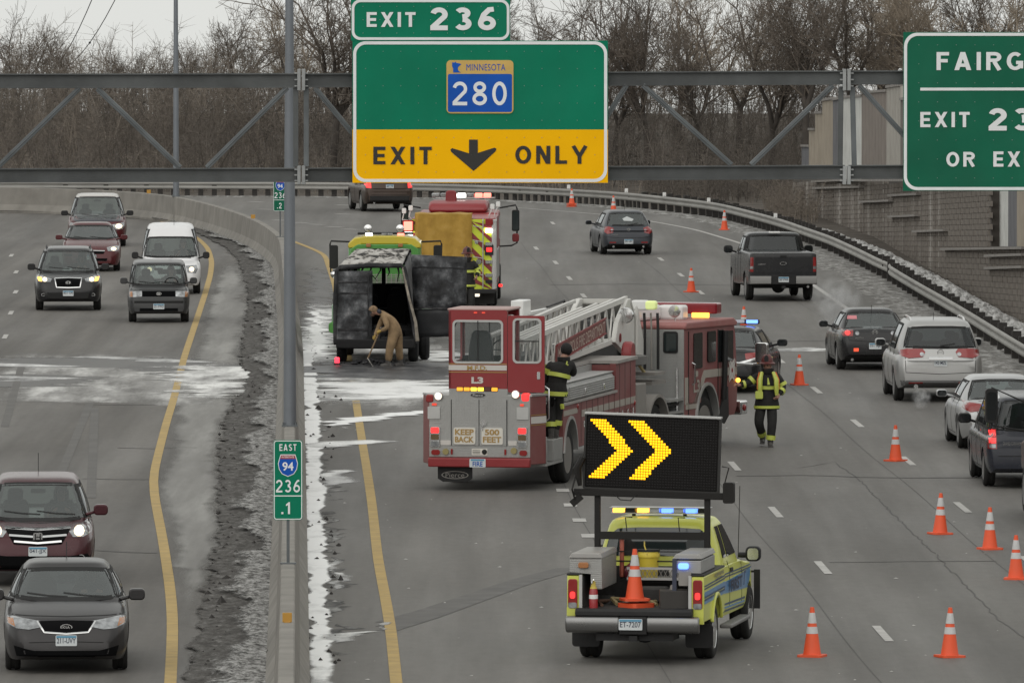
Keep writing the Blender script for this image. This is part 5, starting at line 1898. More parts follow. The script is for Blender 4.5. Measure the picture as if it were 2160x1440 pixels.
# ================================================================ TRAFFIC
TPL = {
 'sedan': dict(top=[(-1, .46), (-.985, .58), (-.95, .66), (-.86, .70), (-.6, .70), (-.2, .68), (.3, .675), (.52, .655), (.72, .60), (.88, .525), (.96, .44), (1, .34)],
			   bot=[(-1, .27), (-.93, .20), (-.7, .145), (.75, .135), (.93, .135), (1, .18)],
			   plan=[(-1, .76), (-.97, .85), (-.9, .93), (-.75, .98), (-.4, 1), (.5, 1), (.72, .985), (.86, .93), (.95, .82), (1, .68)],
			   cabin=(.50, .10, -.46, -.80, .905, .66, .655, .06)),
 'suv': dict(top=[(-1, .46), (-.99, .55), (-.97, .60), (-.9, .625), (-.3, .625), (.3, .62), (.55, .61), (.75, .575), (.9, .53), (.97, .47), (1, .36)],
			 bot=[(-1, .24), (-.93, .19), (-.7, .16), (.75, .15), (.93, .15), (1, .2)],
			 plan=[(-1, .82), (-.97, .89), (-.9, .95), (-.7, .99), (.5, 1), (.75, .985), (.88, .94), (.96, .84), (1, .70)],
			 cabin=(.56, .16, -.84, -.985, .92, .70, .60, .06)),
 'hatch': dict(top=[(-1, .44), (-.985, .55), (-.96, .61), (-.9, .645), (-.3, .65), (.3, .655), (.55, .635), (.75, .58), (.9, .51), (.97, .44), (1, .34)],
			   bot=[(-1, .25), (-.93, .2), (-.7, .15), (.75, .135), (.93, .135), (1, .18)],
			   plan=[(-1, .80), (-.97, .88), (-.9, .95), (-.7, .99), (.5, 1), (.72, .985), (.86, .93), (.95, .82), (1, .68)],
			   cabin=(.55, .12, -.68, -.955, .905, .66, .635, .06)),
 'box': dict(top=[(-1, .46), (-.99, .55), (-.97, .60), (-.9, .62), (.5, .62), (.66, .615), (.8, .595), (.93, .56), (.985, .51), (1, .40)],
			 bot=[(-1, .22), (-.93, .17), (.93, .15), (1, .19)],
			 plan=[(-1, .88), (-.97, .94), (-.9, .98), (.6, 1), (.85, .98), (.95, .91), (1, .82)],
			 cabin=(.66, .46, -.95, -.99, .94, .82, .60, .05)),
 'van': dict(top=[(-1, .40), (-.99, .45), (-.97, .48), (.5, .50), (.7, .485), (.82, .455), (.93, .41), (.98, .36), (1, .28)],
			 bot=[(-1, .2), (-.93, .15), (.93, .13), (1, .17)],
			 plan=[(-1, .9), (-.97, .95), (-.9, .98), (.5, 1), (.75, .98), (.88, .93), (.96, .83), (1, .70)],
			 cabin=(.74, .34, -.96, -.99, .94, .80, .47, .06)),
}
def spec_from(tpl, name, label, cat, L, Wd, H, paint, axles, rw, patches=(), seams=(), group=None, cab=None, wide=None, cuts=4, sidewin=((.42, .02), (-.04, -.44)), glass=None, rearglass=True, cabpaint=None, sec=None, shieldtop=0.0, **kw):
	t = TPL[tpl]
	sc = lambda pts, kz: [(x * L / 2, z * kz) for x, z in pts]
	s = dict(name=name, label=label, cat=cat, L=L, W=Wd, H=H, paint=paint, group=group, axles=axles, rw=rw,
			 top=sc(t['top'], H), bot=sc(t['bot'], H), plan=sc(t['plan'], 1.0), patches=list(patches), seams=list(seams), cuts=cuts)
	if sec:
		s['sec'] = sec
	if cabpaint:
		s['cabpaint'] = cabpaint
	c = cab or t['cabin']
	xfb, xft, xrt, xrb, wb, wt, zb, cr = c
	g = dict(xfb=xfb * L / 2, xft=xft * L / 2, xrt=xrt * L / 2, xrb=xrb * L / 2, wb=wb * Wd / 2, wt=wt * Wd / 2, zb=zb * H, zr=H, crown=cr, n=kw.get('n', 7.0))
	s['cabin'] = g
	gl = glass or M_PANE
	z0, z1 = g['zb'] + .055 * H / 1.5, H - cr - .055
	def hw(z):
		tt = (z - g['zb']) / (H - cr - g['zb'])
		return g['wb'] + (g['wt'] - g['wb']) * tt ** 1.35
	zb2 = z0 + kw.get('wsdrop', 0.0)
	ws = [(-(hw(zb2) - .075), zb2), (-(hw(zb2) * .5), zb2 - .03), (hw(zb2) * .5, zb2 - .03), ((hw(zb2) - .075), zb2), (hw((zb2 + z1) / 2) - .06, (zb2 + z1) / 2), (hw(z1) - .06, z1 - shieldtop), (hw(z1) * .5, z1 + .012 - shieldtop), (-hw(z1) * .5, z1 + .012 - shieldtop), (-(hw(z1) - .06), z1 - shieldtop), (-(hw((zb2 + z1) / 2) - .06), (zb2 + z1) / 2)]
	s['patches'].insert(0, ('windscreen', 'front', ws, gl, 1))
	if rearglass:
		rz0 = kw.get('rz0', z0 + .01)
		rz1 = kw.get('rz1', z1)
		rg = [(-(hw(rz0) - .10), rz0), (0, rz0 - .015), ((hw(rz0) - .10), rz0), (hw(rz1) - .075, rz1), (hw(rz1) * .4, rz1 + .02), (-hw(rz1) * .4, rz1 + .02), (-(hw(rz1) - .075), rz1)]
		s['patches'].insert(1, ('rear_window', 'rear', rg, kw.get('rearmat', M_PANE), 1))
	for i, (a, b) in enumerate(sidewin):
		def xa(x, z):           # pull the front top edge back along the windscreen slope
			tt = (z - g['zb']) / (H - cr - g['zb'])
			f = g['xfb'] + (g['xft'] - g['xfb']) * tt - .13
			r_ = g['xrb'] + (g['xrt'] - g['xrb']) * tt + .13
			return max(min(x, f), r_)
		za, zc = z0 + .01, z1 - .02
		p = [(xa(a * L / 2, za), za), (xa(a * L / 2, (za + zc) / 2), (za + zc) / 2), (xa(a * L / 2, zc), zc), (xa(b * L / 2, zc), zc), (xa(b * L / 2, (za + zc) / 2), (za + zc) / 2), (xa(b * L / 2, za), za)]
		s['patches'].append(('side_window', 'left', list(reversed(p)), M_PANED, 2))
	# door seams and handles
	for x in kw.get('doors', (.40, .0, -.42)):
		s['seams'].append(('left', [(x * L / 2, .3 * H / 1.5), (x * L / 2, z0 - .02)], .012, 2))
	s['seams'].append(('left', [(.42 * L / 2, .29 * H / 1.5), (-.42 * L / 2, .29 * H / 1.5)], .012, 2))
	return s
def paint(name, col, dirt=0.35, rough=0.25, metal=0.0):
	return mat('paint_' + name, col, rough, metal, coat=0.16, spec=.35, dirt=dirt * .27, dcol=(0.20, 0.188, 0.172), dscale=1.6)
P_DGREY = paint('charcoal', (0.026, 0.0245, 0.026), 0.30, 0.3, 0.3)
P_MAROON = paint('maroon', (0.050, 0.008, 0.013), 0.22, 0.25, 0.2)
P_MAROON2 = paint('red_wine', (0.075, 0.007, 0.010), 0.22)
P_BLACK = paint('black', (0.008, 0.008, 0.0095), 0.22)
P_GREY = paint('grey', (0.036, 0.037, 0.039), 0.32, 0.3, 0.2)
P_WHITE = paint('white', (0.72, 0.72, 0.73), 0.12)
P_SILVERW = paint('frosted_silver', (0.48, 0.46, 0.44), 0.35)
P_BROWN = paint('brown', (0.045, 0.026, 0.018), 0.45, 0.3, 0.3)
P_BLUEGREY = paint('blue_grey', (0.040, 0.045, 0.056), 0.45, 0.3, 0.3)
P_DARK = paint('dirty_black', (0.012, 0.013, 0.0155), 0.30)
P_SILVER = paint('silver', (0.40, 0.40, 0.395), 0.35, 0.3, 0.55)
P_SILVER2 = paint('bright_silver', (0.46, 0.465, 0.47), 0.30, 0.28, 0.55)
P_NAVY = paint('ink_blue', (0.018, 0.021, 0.032), 0.25)
def chrome_bar(sh, ax, pts, w, root, m=None, off=.016, name='trim'):
	return sh.strip(ax, pts, w, off).build(name, m or M_CHROME, root, angle=60)
def rails(root, sh, x0, x1, y, m=None):
	for s in (1, -1):
		mb = MB()
		pts = []
		for k in range(9):
			x = x0 + (x1 - x0) * k / 8
			z = sh.hit('top', x, s * y).z + (.05 if 0 < k < 8 else -.01)
			pts.append((x, s * y, z))
		mb.tube(pts, 0.02, 6)
		mb.build('roof_rail', m or M_BLACK, root)
def antenna(root, sh, x, y=0, h=.28):
	z = sh.hit('top', x, y).z
	mb = MB()
	mb.tube([(x, y, z - .01), (x - h * .35, y, z + h)], 0.006, 5)
	mb.build('antenna', M_BLACK, root)
def wipers(root, sh, z, y0, y1):
	for (a, b) in ((y0, y0 - .62), (y1, y1 - .58)):
		chrome_bar(sh, 'front', [(a, z), ((a + b) / 2, z + .015), (b, z + .05)], .018, root, M_SEAM, .02, 'wiper')
def rearwiper(root, sh, z):
	chrome_bar(sh, 'rear', [(0.0, z), (-.34, z + .05)], .022, root, M_SEAM, .018, 'wiper')
def emblem(root, sh, ax, u, v, rx, rz, m=None, word=None):
	fr = (front_frame if ax == 'front' else rear_frame)(sh, u, v, .014)
	pts = [(rx * cos(2 * pi * k / 18), rz * sin(2 * pi * k / 18)) for k in range(18)]
	inn = [(rx * .82 * cos(2 * pi * k / 18), rz * .76 * sin(2 * pi * k / 18)) for k in range(18)]
	o = ring_poly(pts, inn, fr, 0, .012).build('emblem', m or M_CHROME, root, angle=0)
	if word:
		letter('emblem_text', word, fr, rx * 1.25, rz * (1.2 if len(word) == 1 else .8), m or M_CHROME, o, .03, .012)
	return o
def bumper_patch(sh, ax, poly, root, m=M_BLACK, off=.012, name='bumper_trim'):
	return sh.patch(ax, poly, off, 4).build(name, m, root, angle=50)
def exhaust(root, x, y, z, r=.035):
	mb = MB()
	mb.lathe([(r * .8, .0), (r, .0), (r, .18), (r * .8, .18), (r * .78, .02)], (x, y, z), 'X', 12)
	mb.build('exhaust_pipe', M_CHROME, root)
# ---------------- cars coming towards the camera
# 1 charcoal sedan
hl = [(.36, .735), (.37, .655), (.52, .625), (.70, .64), (.835, .70), (.845, .79), (.74, .795), (.55, .765)]
s = spec_from('sedan', 'sedan', '', 'car', 4.53, 1.775, 1.46, P_DGREY, [1.36, -1.29], .31, cuts=5,
  patches=[('headlight', 'front', hl, M_HEAD, 2), ('indicator', 'front', [(.72, .665), (.825, .705), (.838, .775), (.75, .77)], (M_AMBER, .016), 2),
		   ('grille', 'front', [(-.40, .735), (-.30, .595), (0, .575), (.30, .595), (.40, .735), (0, .745)], (M_GRILLE, .012), 1),
		   ('lower_grille', 'front', [(-.74, .40), (-.70, .255), (0, .245), (.70, .255), (.74, .40), (.45, .33), (-.45, .33)], (M_GRILLE, .01), 1),
		   ('lower_grille', 'front', [(-.42, .33), (-.40, .24), (.40, .24), (.42, .33)], (M_GRILLE, .012), 1)],
  seams=[('front', [(-.80, .815), (-.5, .80), (0, .79), (.5, .80), (.80, .815)], .012, 1), ('front', [(-.76, .44), (0, .46), (.76, .44)], .01, 1)])
s['name'], s['label'] = 'sedan', 'charcoal grey sedan with a wide black grille, driving at the lower left corner'
root, sh, _ = make_car(s)
chrome_bar(sh, 'front', [(-.41, .74), (-.31, .59), (0, .568), (.31, .59), (.41, .74)], .022, root)
emblem(root, sh, 'front', 0, .655, .085, .045, word='KIA')
add_plate(root, front_frame(sh, 0, .475, .02), '211-UVY')
for sg in (1, -1):
	add_mirror(root, .88, sg * 1.0, 1.03, .16, .23, .16, P_DGREY)
wipers(root, sh, 1.01, .58, .02)
antenna(root, sh, -.6, 0, .22)
put(root, G(140, 1421), -.045, 4.53, True)
# 2 maroon SUV
hl = [(.50, .88), (.56, .80), (.72, .80), (.86, .86), (.875, 1.00), (.80, 1.02), (.66, .96)]
s = spec_from('suv', 'suv', 'maroon SUV with lit headlamps behind the charcoal sedan at lower left', 'car', 4.53, 1.82, 1.655, P_MAROON, [1.33, -1.29], .34, cuts=5,
  patches=[('headlight', 'front', hl, M_HEAD, 2), ('headlamp_bulb', 'front', [(.66 + .085 * cos(a * pi / 5), .885 + .075 * sin(a * pi / 5)) for a in range(10)], (M_HEADON, .018), 2),
		   ('grille', 'front', [(-.53, .93), (-.38, .69), (0, .66), (.38, .69), (.53, .93)], (M_GRILLE, .012), 1),
		   ('lower_grille', 'front', [(-.86, .54), (-.80, .28), (.80, .28), (.86, .54), (.5, .50), (-.5, .50)], (M_GRILLE, .012), 1)],
  seams=[('front', [(-.84, 1.04), (-.5, 1.0), (0, .98), (.5, 1.0), (.84, 1.04)], .012, 1)])
root, sh, _ = make_car(s)
for z, w in ((.915, .53), (.81, .46), (.715, .38)):
	chrome_bar(sh, 'front', [(-w, z + .02), (0, z - .01), (w, z + .02)], .03, root)
fr = front_frame(sh, 0, .80, .03)
plate_poly(rrect(.15, .14, .03, 3), fr, 0, .012).build('emblem', M_CHROME, root, angle=0)
letter('emblem_text', 'H', fr, .10, .10, M_BLACK, root, .02, .014)
add_plate(root, front_frame(sh, 0, .575, .03), '041-JJX')
for sg in (1, -1):
	add_mirror(root, .92, sg * 1.01, 1.16, .16, .23, .17, P_MAROON)
	emblem(root, sh, 'front', sg * .69, .47, .06, .055)
wipers(root, sh, 1.10, .6, .04)
antenna(root, sh, -1.4, 0, .3)
put(root, G(80, 1238), -.047, 4.53, True)
# 3 black SUV
s = spec_from('suv', 'suv', 'black SUV with lit amber cornered headlamps and chrome framed grille', 'car', 4.67, 1.89, 1.73, P_BLACK, [1.42, -1.28], .36,
  patches=[('headlight', 'front', [(.46, .90), (.50, .82), (.80, .82), (.90, .92), (.88, 1.00), (.70, .97)], M_HEAD, 2),
		   ('headlamp_bulb', 'front', [(.66 + .07 * cos(a * pi / 4), .885 + .06 * sin(a * pi / 4)) for a in range(8)], (M_HEADON, .018), 2),
		   ('indicator', 'front', [(.74, .83), (.84, .85), (.875, .95), (.76, .95)], (M_AMBERON, .016), 2),
		   ('grille', 'front', [(-.38, .92), (-.33, .68), (.33, .68), (.38, .92)], (M_GRILLE, .012), 1),
		   ('lower_grille', 'front', [(-.6, .52), (-.55, .36), (.55, .36), (.6, .52)], (M_SEAM, .012), 1)],
  seams=[('front', [(-.84, 1.06), (0, 1.0), (.84, 1.06)], .012, 1)])
root, sh, _ = make_car(s)
chrome_bar(sh, 'front', [(-.38, .92), (-.33, .67), (0, .66), (.33, .67), (.38, .92), (0, .935), (-.38, .92)], .025, root)
emblem(root, sh, 'front', 0, .80, .075, .045, word='H')
add_plate(root, front_frame(sh, 0, .50, .03), '821 GFJ')
for sg in (1, -1):
	add_mirror(root, .95, sg * 1.04, 1.2, .16, .22, .18, M_BLACK)
	emblem(root, sh, 'front', sg * .70, .46, .06, .04)
rails(root, sh, .1, -1.9, .62, M_BLACK)
wipers(root, sh, 1.15, .6, .04)
put(root, G(144, 656), -.045, 4.67, True)
# 4 grey boxy wagon
s = spec_from('box', 'boxy_wagon', 'small boxy dark grey wagon in front of the white van', 'car', 3.94, 1.69, 1.64, P_GREY, [1.2, -1.3], .30,
  patches=[('headlight', 'front', [(.46, .72), (.80, .70), (.81, .86), (.46, .87)], M_HEAD, 2),
		   ('indicator', 'front', [(.71, .71), (.79, .71), (.80, .85), (.72, .855)], (M_AMBER, .016), 2),
		   ('grille', 'front', [(-.45, .87), (-.45, .72), (.45, .72), (.45, .87)], (M_GRILLE, .012), 1),
		   ('bumper_trim', 'front', [(-.82, .60), (-.82, .54), (.82, .54), (.82, .60)], (M_SEAM, .008), 1),
		   ('lower_grille', 'front', [(-.52, .40), (-.52, .32), (.52, .32), (.52, .40)], (M_GRILLE, .012), 1)],
  seams=[('front', [(-.78, .90), (0, .91), (.78, .90)], .012, 1)])
root, sh, _ = make_car(s)
emblem(root, sh, 'front', 0, .795, .07, .045, word='S')
add_plate(root, front_frame(sh, 0, .45, .03), '251-FWD')
for sg in (1, -1):
	add_mirror(root, 1.05, sg * .95, 1.12, .14, .2, .17, P_GREY)
wipers(root, sh, 1.06, .5, .03)
put(root, G(335, 681), -.04, 3.94, True)
# 5 white high-roof van
s = spec_from('van', 'delivery_van', 'white high roofed delivery van with one lit headlamp behind the boxy grey wagon', 'van', 4.59, 1.80, 2.03, P_WHITE, [1.35, -1.45], .33, wsdrop=.02,
  cab=(.66, .36, -.96, -.99, .95, .76, .50, .10), shieldtop=.24,
  patches=[('headlight', 'front', [(.44, .84), (.50, .64), (.74, .62), (.80, .74), (.76, .86)], M_HEAD, 2),
		   ('headlamp_bulb', 'front', [(.62 + .075 * cos(a * pi / 4), .74 + .07 * sin(a * pi / 4)) for a in range(8)], (M_HEADON, .018), 2),
		   ('grille', 'front', [(-.40, .74), (-.36, .60), (.36, .60), (.40, .74)], (M_GRILLE, .012), 1)])
root, sh, _ = make_car(s)
for sg in (1, -1):
	add_mirror(root, 1.15, sg * 1.05, 1.12, .15, .2, .2, M_BLACK)
wipers(root, sh, 1.06, .6, .05)
antenna(root, sh, .55, .1, .3)
add_plate(root, front_frame(sh, 0, .42, .03), '714 KLB')
put(root, G(360, 621), -.035, 4.59, True)
# 6 wine red sedan
s = spec_from('sedan', 'sedan', 'wine red sedan half hidden behind the black SUV', 'car', 5.05, 1.85, 1.49, P_MAROON2, [1.5, -1.3], .33,
  patches=[('headlight', 'front', [(.48, .76), (.52, .64), (.80, .64), (.89, .74), (.88, .80), (.70, .80)], M_HEAD, 2),
		   ('headlamp_bulb', 'front', [(.70 + .09 * cos(a * pi / 4), .715 + .055 * sin(a * pi / 4)) for a in range(8)], (M_HEADON, .018), 2),
		   ('grille', 'front', [(-.42, .64), (-.38, .56), (.38, .56), (.42, .64)], (M_GRILLE, .012), 1),
		   ('lower_grille', 'front', [(-.5, .42), (-.48, .34), (.48, .34), (.5, .42)], (M_GRILLE, .012), 1)])
root, sh, _ = make_car(s)
chrome_bar(sh, 'front', [(-.42, .655), (0, .665), (.42, .655)], .025, root)
add_plate(root, front_frame(sh, 0, .46, .03), '630 TDX')
for sg in (1, -1):
	add_mirror(root, .95, sg * 1.03, 1.04, .15, .22, .15, P_MAROON2)
wipers(root, sh, 1.02, .58, .02)
put(root, G(193, 573), -.042, 5.05, True)
# 7 minivan
s = spec_from('suv', 'minivan', 'two tone minivan, frosted roof over maroon sides, last of the oncoming group', 'minivan', 5.1, 2.0, 1.75, P_MAROON2, [1.5, -1.5], .34, cabpaint=P_SILVERW,
  cab=(.62, .20, -.90, -.985, .93, .72, .56, .06), wsdrop=-.05,
  patches=[('headlight', 'front', [(.50, .76), (.56, .60), (.86, .60), (.95, .74), (.90, .84)], M_HEAD, 2),
		   ('headlamp_bulb', 'front', [(.74 + .12 * cos(a * pi / 4), .71 + .085 * sin(a * pi / 4)) for a in range(8)], (M_HEADON, .018), 2),
		   ('hood_reflection', 'front', [(-.80, .86), (-.84, .96), (.84, .96), (.80, .86)], (P_NAVY, .008), 1),  # dark reflection on the maroon hood, laid on as navy colour
		   ('grille', 'front', [(-.42, .74), (-.38, .60), (.38, .60), (.42, .74)], (M_GRILLE, .012), 1)])
root, sh, _ = make_car(s)
for sg in (1, -1):
	add_mirror(root, 1.05, sg * 1.12, 1.12, .16, .24, .17, M_BLACK)
wipers(root, sh, 1.04, .66, .06)
add_plate(root, front_frame(sh, 0, .46, .03), '502 MRA')
put(root, G(205, 521), -.04, 5.1, True)
# ---------------- cars driving away
# 8 brown SUV
s = spec_from('suv', 'suv', 'dirty brown SUV driving off below the corner of the big green sign', 'car', 5.0, 2.0, 1.79, P_BROWN, [1.45, -1.42], .39,
  patches=[('tail_lamp', 'rear', [(.72, 1.14), (.72, .92), (.90, .94), (.92, 1.14)], (M_TAILON, .014), 2),
		   ('bumper_trim', 'rear', [(-.94, .62), (-.92, .36), (.92, .36), (.94, .62)], (M_BLACK, .012), 1)],
  seams=[('rear', [(-.86, .66), (0, .66), (.86, .66)], .014, 1)])
root, sh, _ = make_car(s)
add_plate(root, rear_frame(sh, 0, .98, .02), '482 LTR')
chrome_bar(sh, 'rear', [(-.92, .78), (0, .77), (.92, .78)], .03, root, P_BROWN)
for sg in (1, -1):
	add_mirror(root, 1.0, sg * 1.09, 1.2, .16, .22, .18, P_BROWN)
exhaust(root, -2.45, .6, .34)
put(root, G(822, 447), -.165, 5.0)
# 9 blue-grey hatchback
s = spec_from('hatch', 'hatchback', 'dirty blue grey hatchback driving away near the far guardrail', 'car', 4.49, 1.755, 1.47, P_BLUEGREY, [1.33, -1.31], .32,
  patches=[('tail_lamp', 'rear', [(.50, .90), (.52, .74), (.70, .70), (.80, .76), (.80, .92), (.66, .95)], (M_TAIL, .012), 2),
		   ('tail_insert', 'rear', [(.56 + .045 * cos(a * pi / 4), .825 + .045 * sin(a * pi / 4)) for a in range(8)], (M_HEAD, .016), 2),
		   ('reflector', 'rear', [(.42, .44), (.42, .40), (.64, .40), (.64, .44)], (M_TAIL, .012), 2),
		   ('bumper_trim', 'rear', [(-.70, .37), (-.66, .24), (.66, .24), (.70, .37)], (M_BLACK, .012), 1)],
  seams=[('rear', [(-.76, .62), (-.5, .58), (.5, .58), (.76, .62)], .014, 1), ('rear', [(-.74, .98), (-.72, .65)], .01, 1), ('rear', [(.74, .98), (.72, .65)], .01, 1)])
root, sh, _ = make_car(s)
add_plate(root, rear_frame(sh, 0, .45, .02), '395 HPC')
emblem(root, sh, 'rear', 0, .85, .06, .05, word='M')
letter('badge', 'mazda3', rear_frame(sh, .46, .68, .014) @ Matrix.Translation((0, 0, 0)), .22, .045, M_CHROME, root, .01, .003)
rearwiper(root, sh, 1.0)
sh.patch('rear', [(-.22, 1.18), (-.15, 1.12), (.12, 1.13), (.16, 1.2), (0, 1.27)], .013).build('window_frost', mat('frost', (0.45, 0.47, 0.47), .6), root)
for sg in (1, -1):
	add_mirror(root, .85, sg * .99, 1.0, .15, .2, .14, P_BLUEGREY)
exhaust(root, -2.2, .5, .28)
exhaust(root, -2.2, -.5, .28)
antenna(root, sh, -1.0, 0, .2)
put(root, G(1326, 538), -.105, 4.49)
# 10 black pickup
s = spec_from('box', 'pickup', 'black pickup truck with grey step bumper driving away on the right', 'pickup truck', 5.7, 1.98, 1.93, P_DARK, [1.95, -1.6], .40, sec=SEC_BOX,
  cab=(.45, .22, -.17, -.22, .94, .78, .66, .06), sidewin=((.30, .06), (.03, -.17)), rearmat=M_PANED, cuts=4, doors=(.30, .05, -.2),
  patches=[('tail_lamp', 'rear', [(.865, 1.28), (.865, .86), (.985, .86), (.985, 1.28)], (M_TAIL, .014), 2),
		   ('reverse_lamp', 'rear', [(.87, 1.02), (.87, .94), (.98, .94), (.98, 1.02)], (M_HEAD, .018), 2)])
s['top'] = [(-2.85, .78), (-2.845, 1.30), (-2.83, 1.40), (-2.7, 1.42), (-.6, 1.42), (.4, 1.36), (1.2, 1.32), (1.9, 1.28), (2.5, 1.20), (2.75, 1.05), (2.85, .75)]
s['bot'] = [(-2.85, .58), (-2.6, .50), (2.6, .40), (2.85, .45)]
s['plan'] = [(-2.85, .965), (-2.8, .985), (-2.5, 1), (2.0, 1), (2.5, .96), (2.75, .86), (2.85, .74)]
root, sh, _ = make_car(s)
sh.patch('rear', [(-.83, 1.40), (-.83, .84), (.83, .84), (.83, 1.40)], .02, 3).build('tailgate', P_DARK, root)
for a_, b_ in ((-.97, -.36), (.36, .97)):
	mb = MB()
	mb.prism([(-2.86, .74), (-2.98, .74), (-3.0, .70), (-3.0, .52), (-2.9, .50), (-2.8, .52)], 'Y', a_, b_)
	mb.build('rear_bumper', mat('dull_bumper', (.22, .22, .22), .5, .5, dirt=.4), root, bevel=.01)
mb = MB()
mb.box(-2.96, -2.8, -.36, .36, .50, .76)
mb.build('bumper_step', M_BLACK, root, bevel=.01)
add_plate(root, frame((-2.985, 0.0, .64), (0, -1, 0), (0, 0, 1)), '587 PWR', w=.30, h=.155)
emblem(root, sh, 'rear', 0, 1.10, .10, .045)
letter('badge', 'LARIAT', rear_frame(sh, .62, 1.08, .022), .22, .04, M_CHROME, root, .01, .003)
mb = MB()
mb.box(-2.9, -2.855, -.09, .09, 1.28, 1.34)
mb.build('tailgate_handle', M_BLACK, root, bevel=.01)
mb = MB()
mb.box(-.66, -.5, -.16, .16, 1.905, 1.955)
mb.build('brake_lamp', M_WHITE, root, bevel=.01)
mb = MB()
mb.sphere((-1.6, 0, .40), .2, 12, 8)
mb.cyl((-1.6, -.8, .40), (-1.6, .8, .40), .055)
mb.build('rear_axle', M_BLACK, root)
mb = MB()
mb.box(-3.05, -2.7, -.05, .05, .38, .46)
mb.build('tow_hitch', M_BLACK, root)
for sg in (1, -1):
	add_mirror(root, 1.0, sg * 1.18, 1.40, .12, .26, .22, M_BLACK)
exhaust(root, -2.6, -.75, .42)
put(root, G(1652, 636), -.085, 5.7)
# 11 black sedan
s = spec_from('sedan', 'sedan', 'black sedan with a pink window sticker, braking ahead of the silver SUV', 'car', 4.53, 1.755, 1.465, P_BLACK, [1.34, -1.30], .32,
  patches=[('tail_lamp', 'rear', [(.52, .98), (.54, .84), (.76, .84), (.83, .94), (.80, 1.0)], (M_TAIL, .012), 2),
		   ('tail_bulb', 'rear', [(.66 + .065 * cos(a * pi / 4), .92 + .055 * sin(a * pi / 4)) for a in range(8)], (M_TAILON, .018), 2),
		   ('tail_insert', 'rear', [(.43 + .05 * cos(a * pi / 4), .91 + .05 * sin(a * pi / 4)) for a in range(8)], (M_HEAD, .016), 2),
		   ('reflector', 'rear', [(.40, .55), (.40, .47), (.52, .47), (.52, .55)], (mat('dull_lit', (.6, .06, .03), .3, emit=.8, ecol=(1, .12, .05)), .014), 2),
		   ('bumper_trim', 'rear', [(-.72, .36), (-.68, .25), (.68, .25), (.72, .36)], (M_SEAM, .012), 1)],
  seams=[('rear', [(-.72, 1.0), (-.62, .74), (0, .70), (.62, .74), (.72, 1.0)], .014, 1)])
root, sh, _ = make_car(s)
add_plate(root, rear_frame(sh, -.22 + .22, .60, .02), '251 XJL')
emblem(root, sh, 'rear', 0, .93, .075, .06, word='M')
letter('badge', 'mazda3', rear_frame(sh, .38, .80, .014), .20, .045, M_CHROME, root, .01, .003)
sh.patch('rear', [(.36, 1.30), (.36, 1.22), (.60, 1.22), (.57, 1.30)], .014, 2).build('sticker', mat('sticker_pink', (.55, .20, .22), .6), root)
for sg in (1, -1):
	add_mirror(root, .85, sg * .98, 1.02, .15, .21, .15, P_BLACK)
antenna(root, sh, -1.2, 0, .24)
exhaust(root, -2.2, .55, .27)
put(root, G(1846, 782), -.055, 4.53)
# 12 silver SUV
s = spec_from('suv', 'suv', 'silver SUV with red wraparound tail lamps and exhaust smoking', 'car', 5.1, 2.0, 1.85, P_SILVER, [1.55, -1.45], .38, cuts=6, rearmat=M_PANED, rz0=1.25, rz1=1.66,
  cab=(.56, .14, -.80, -.98, .935, .70, .60, .07),
  patches=[('tail_lamp', 'rear', [(.34, 1.14), (.40, 1.03), (.72, 1.0), (.90, 1.06), (.92, 1.17), (.75, 1.21), (.40, 1.21)], (M_TAIL, .014), 2),
		   ('tail_insert', 'rear', [(.42 + .05 * cos(a * pi / 4), 1.09 + .045 * sin(a * pi / 4)) for a in range(8)], (M_HEAD, .018), 2),
		   ('bumper_trim', 'rear', [(-.90, .50), (-.86, .30), (.86, .30), (.90, .50)], (mat('grey_cladding', (.10, .10, .10), .6), .012), 1),
		   ('reflector', 'rear', [(.40, .46), (.40, .42), (.72, .42), (.72, .46)], (M_TAIL, .016), 2)],
  seams=[('rear', [(-.80, 1.18), (-.78, .68), (0, .64), (.78, .68), (.80, 1.18)], .012, 1)])
root, sh, _ = make_car(s)
chrome_bar(sh, 'rear', [(-.27, 1.005), (.27, 1.005)], .05, root)
add_plate(root, rear_frame(sh, 0, .895, .02), '142-MZL')
emblem(root, sh, 'rear', 0, 1.12, .075, .075)
rearwiper(root, sh, 1.27)
rails(root, sh, .2, -1.7, .60, M_CHROME)
antenna(root, sh, -1.7, .1, .16)
for sg in (1, -1):
	add_mirror(root, .95, sg * 1.1, 1.22, .16, .24, .18, P_SILVER)
	exhaust(root, -2.5, sg * .55, .36, .05)
put(root, G(1984, 849), -.035, 5.1)
# 13 bright silver sedan
s = spec_from('sedan', 'sedan', 'bright silver sedan beside the black minivan at the right edge', 'car', 4.82, 1.835, 1.47, P_SILVER2, [1.42, -1.38], .335,
  patches=[('tail_lamp', 'rear', [(.40, .93), (.46, .82), (.72, .78), (.88, .86), (.90, 1.0), (.70, .98)], (M_TAIL, .012), 2),
		   ('bumper_trim', 'rear', [(-.70, .38), (-.66, .26), (.66, .26), (.70, .38)], (M_BLACK, .012), 1)],
  seams=[('rear', [(-.70, 1.0), (-.56, .74), (0, .70), (.56, .74), (.70, 1.0)], .012, 1)])
root, sh, _ = make_car(s)
add_plate(root, rear_frame(sh, 0, .84, .02), '926 CNE')
for sg in (1, -1):
	add_mirror(root, .90, sg * 1.03, 1.02, .15, .22, .15, P_SILVER2)
put(root, G(2122, 950), -.04, 4.82)
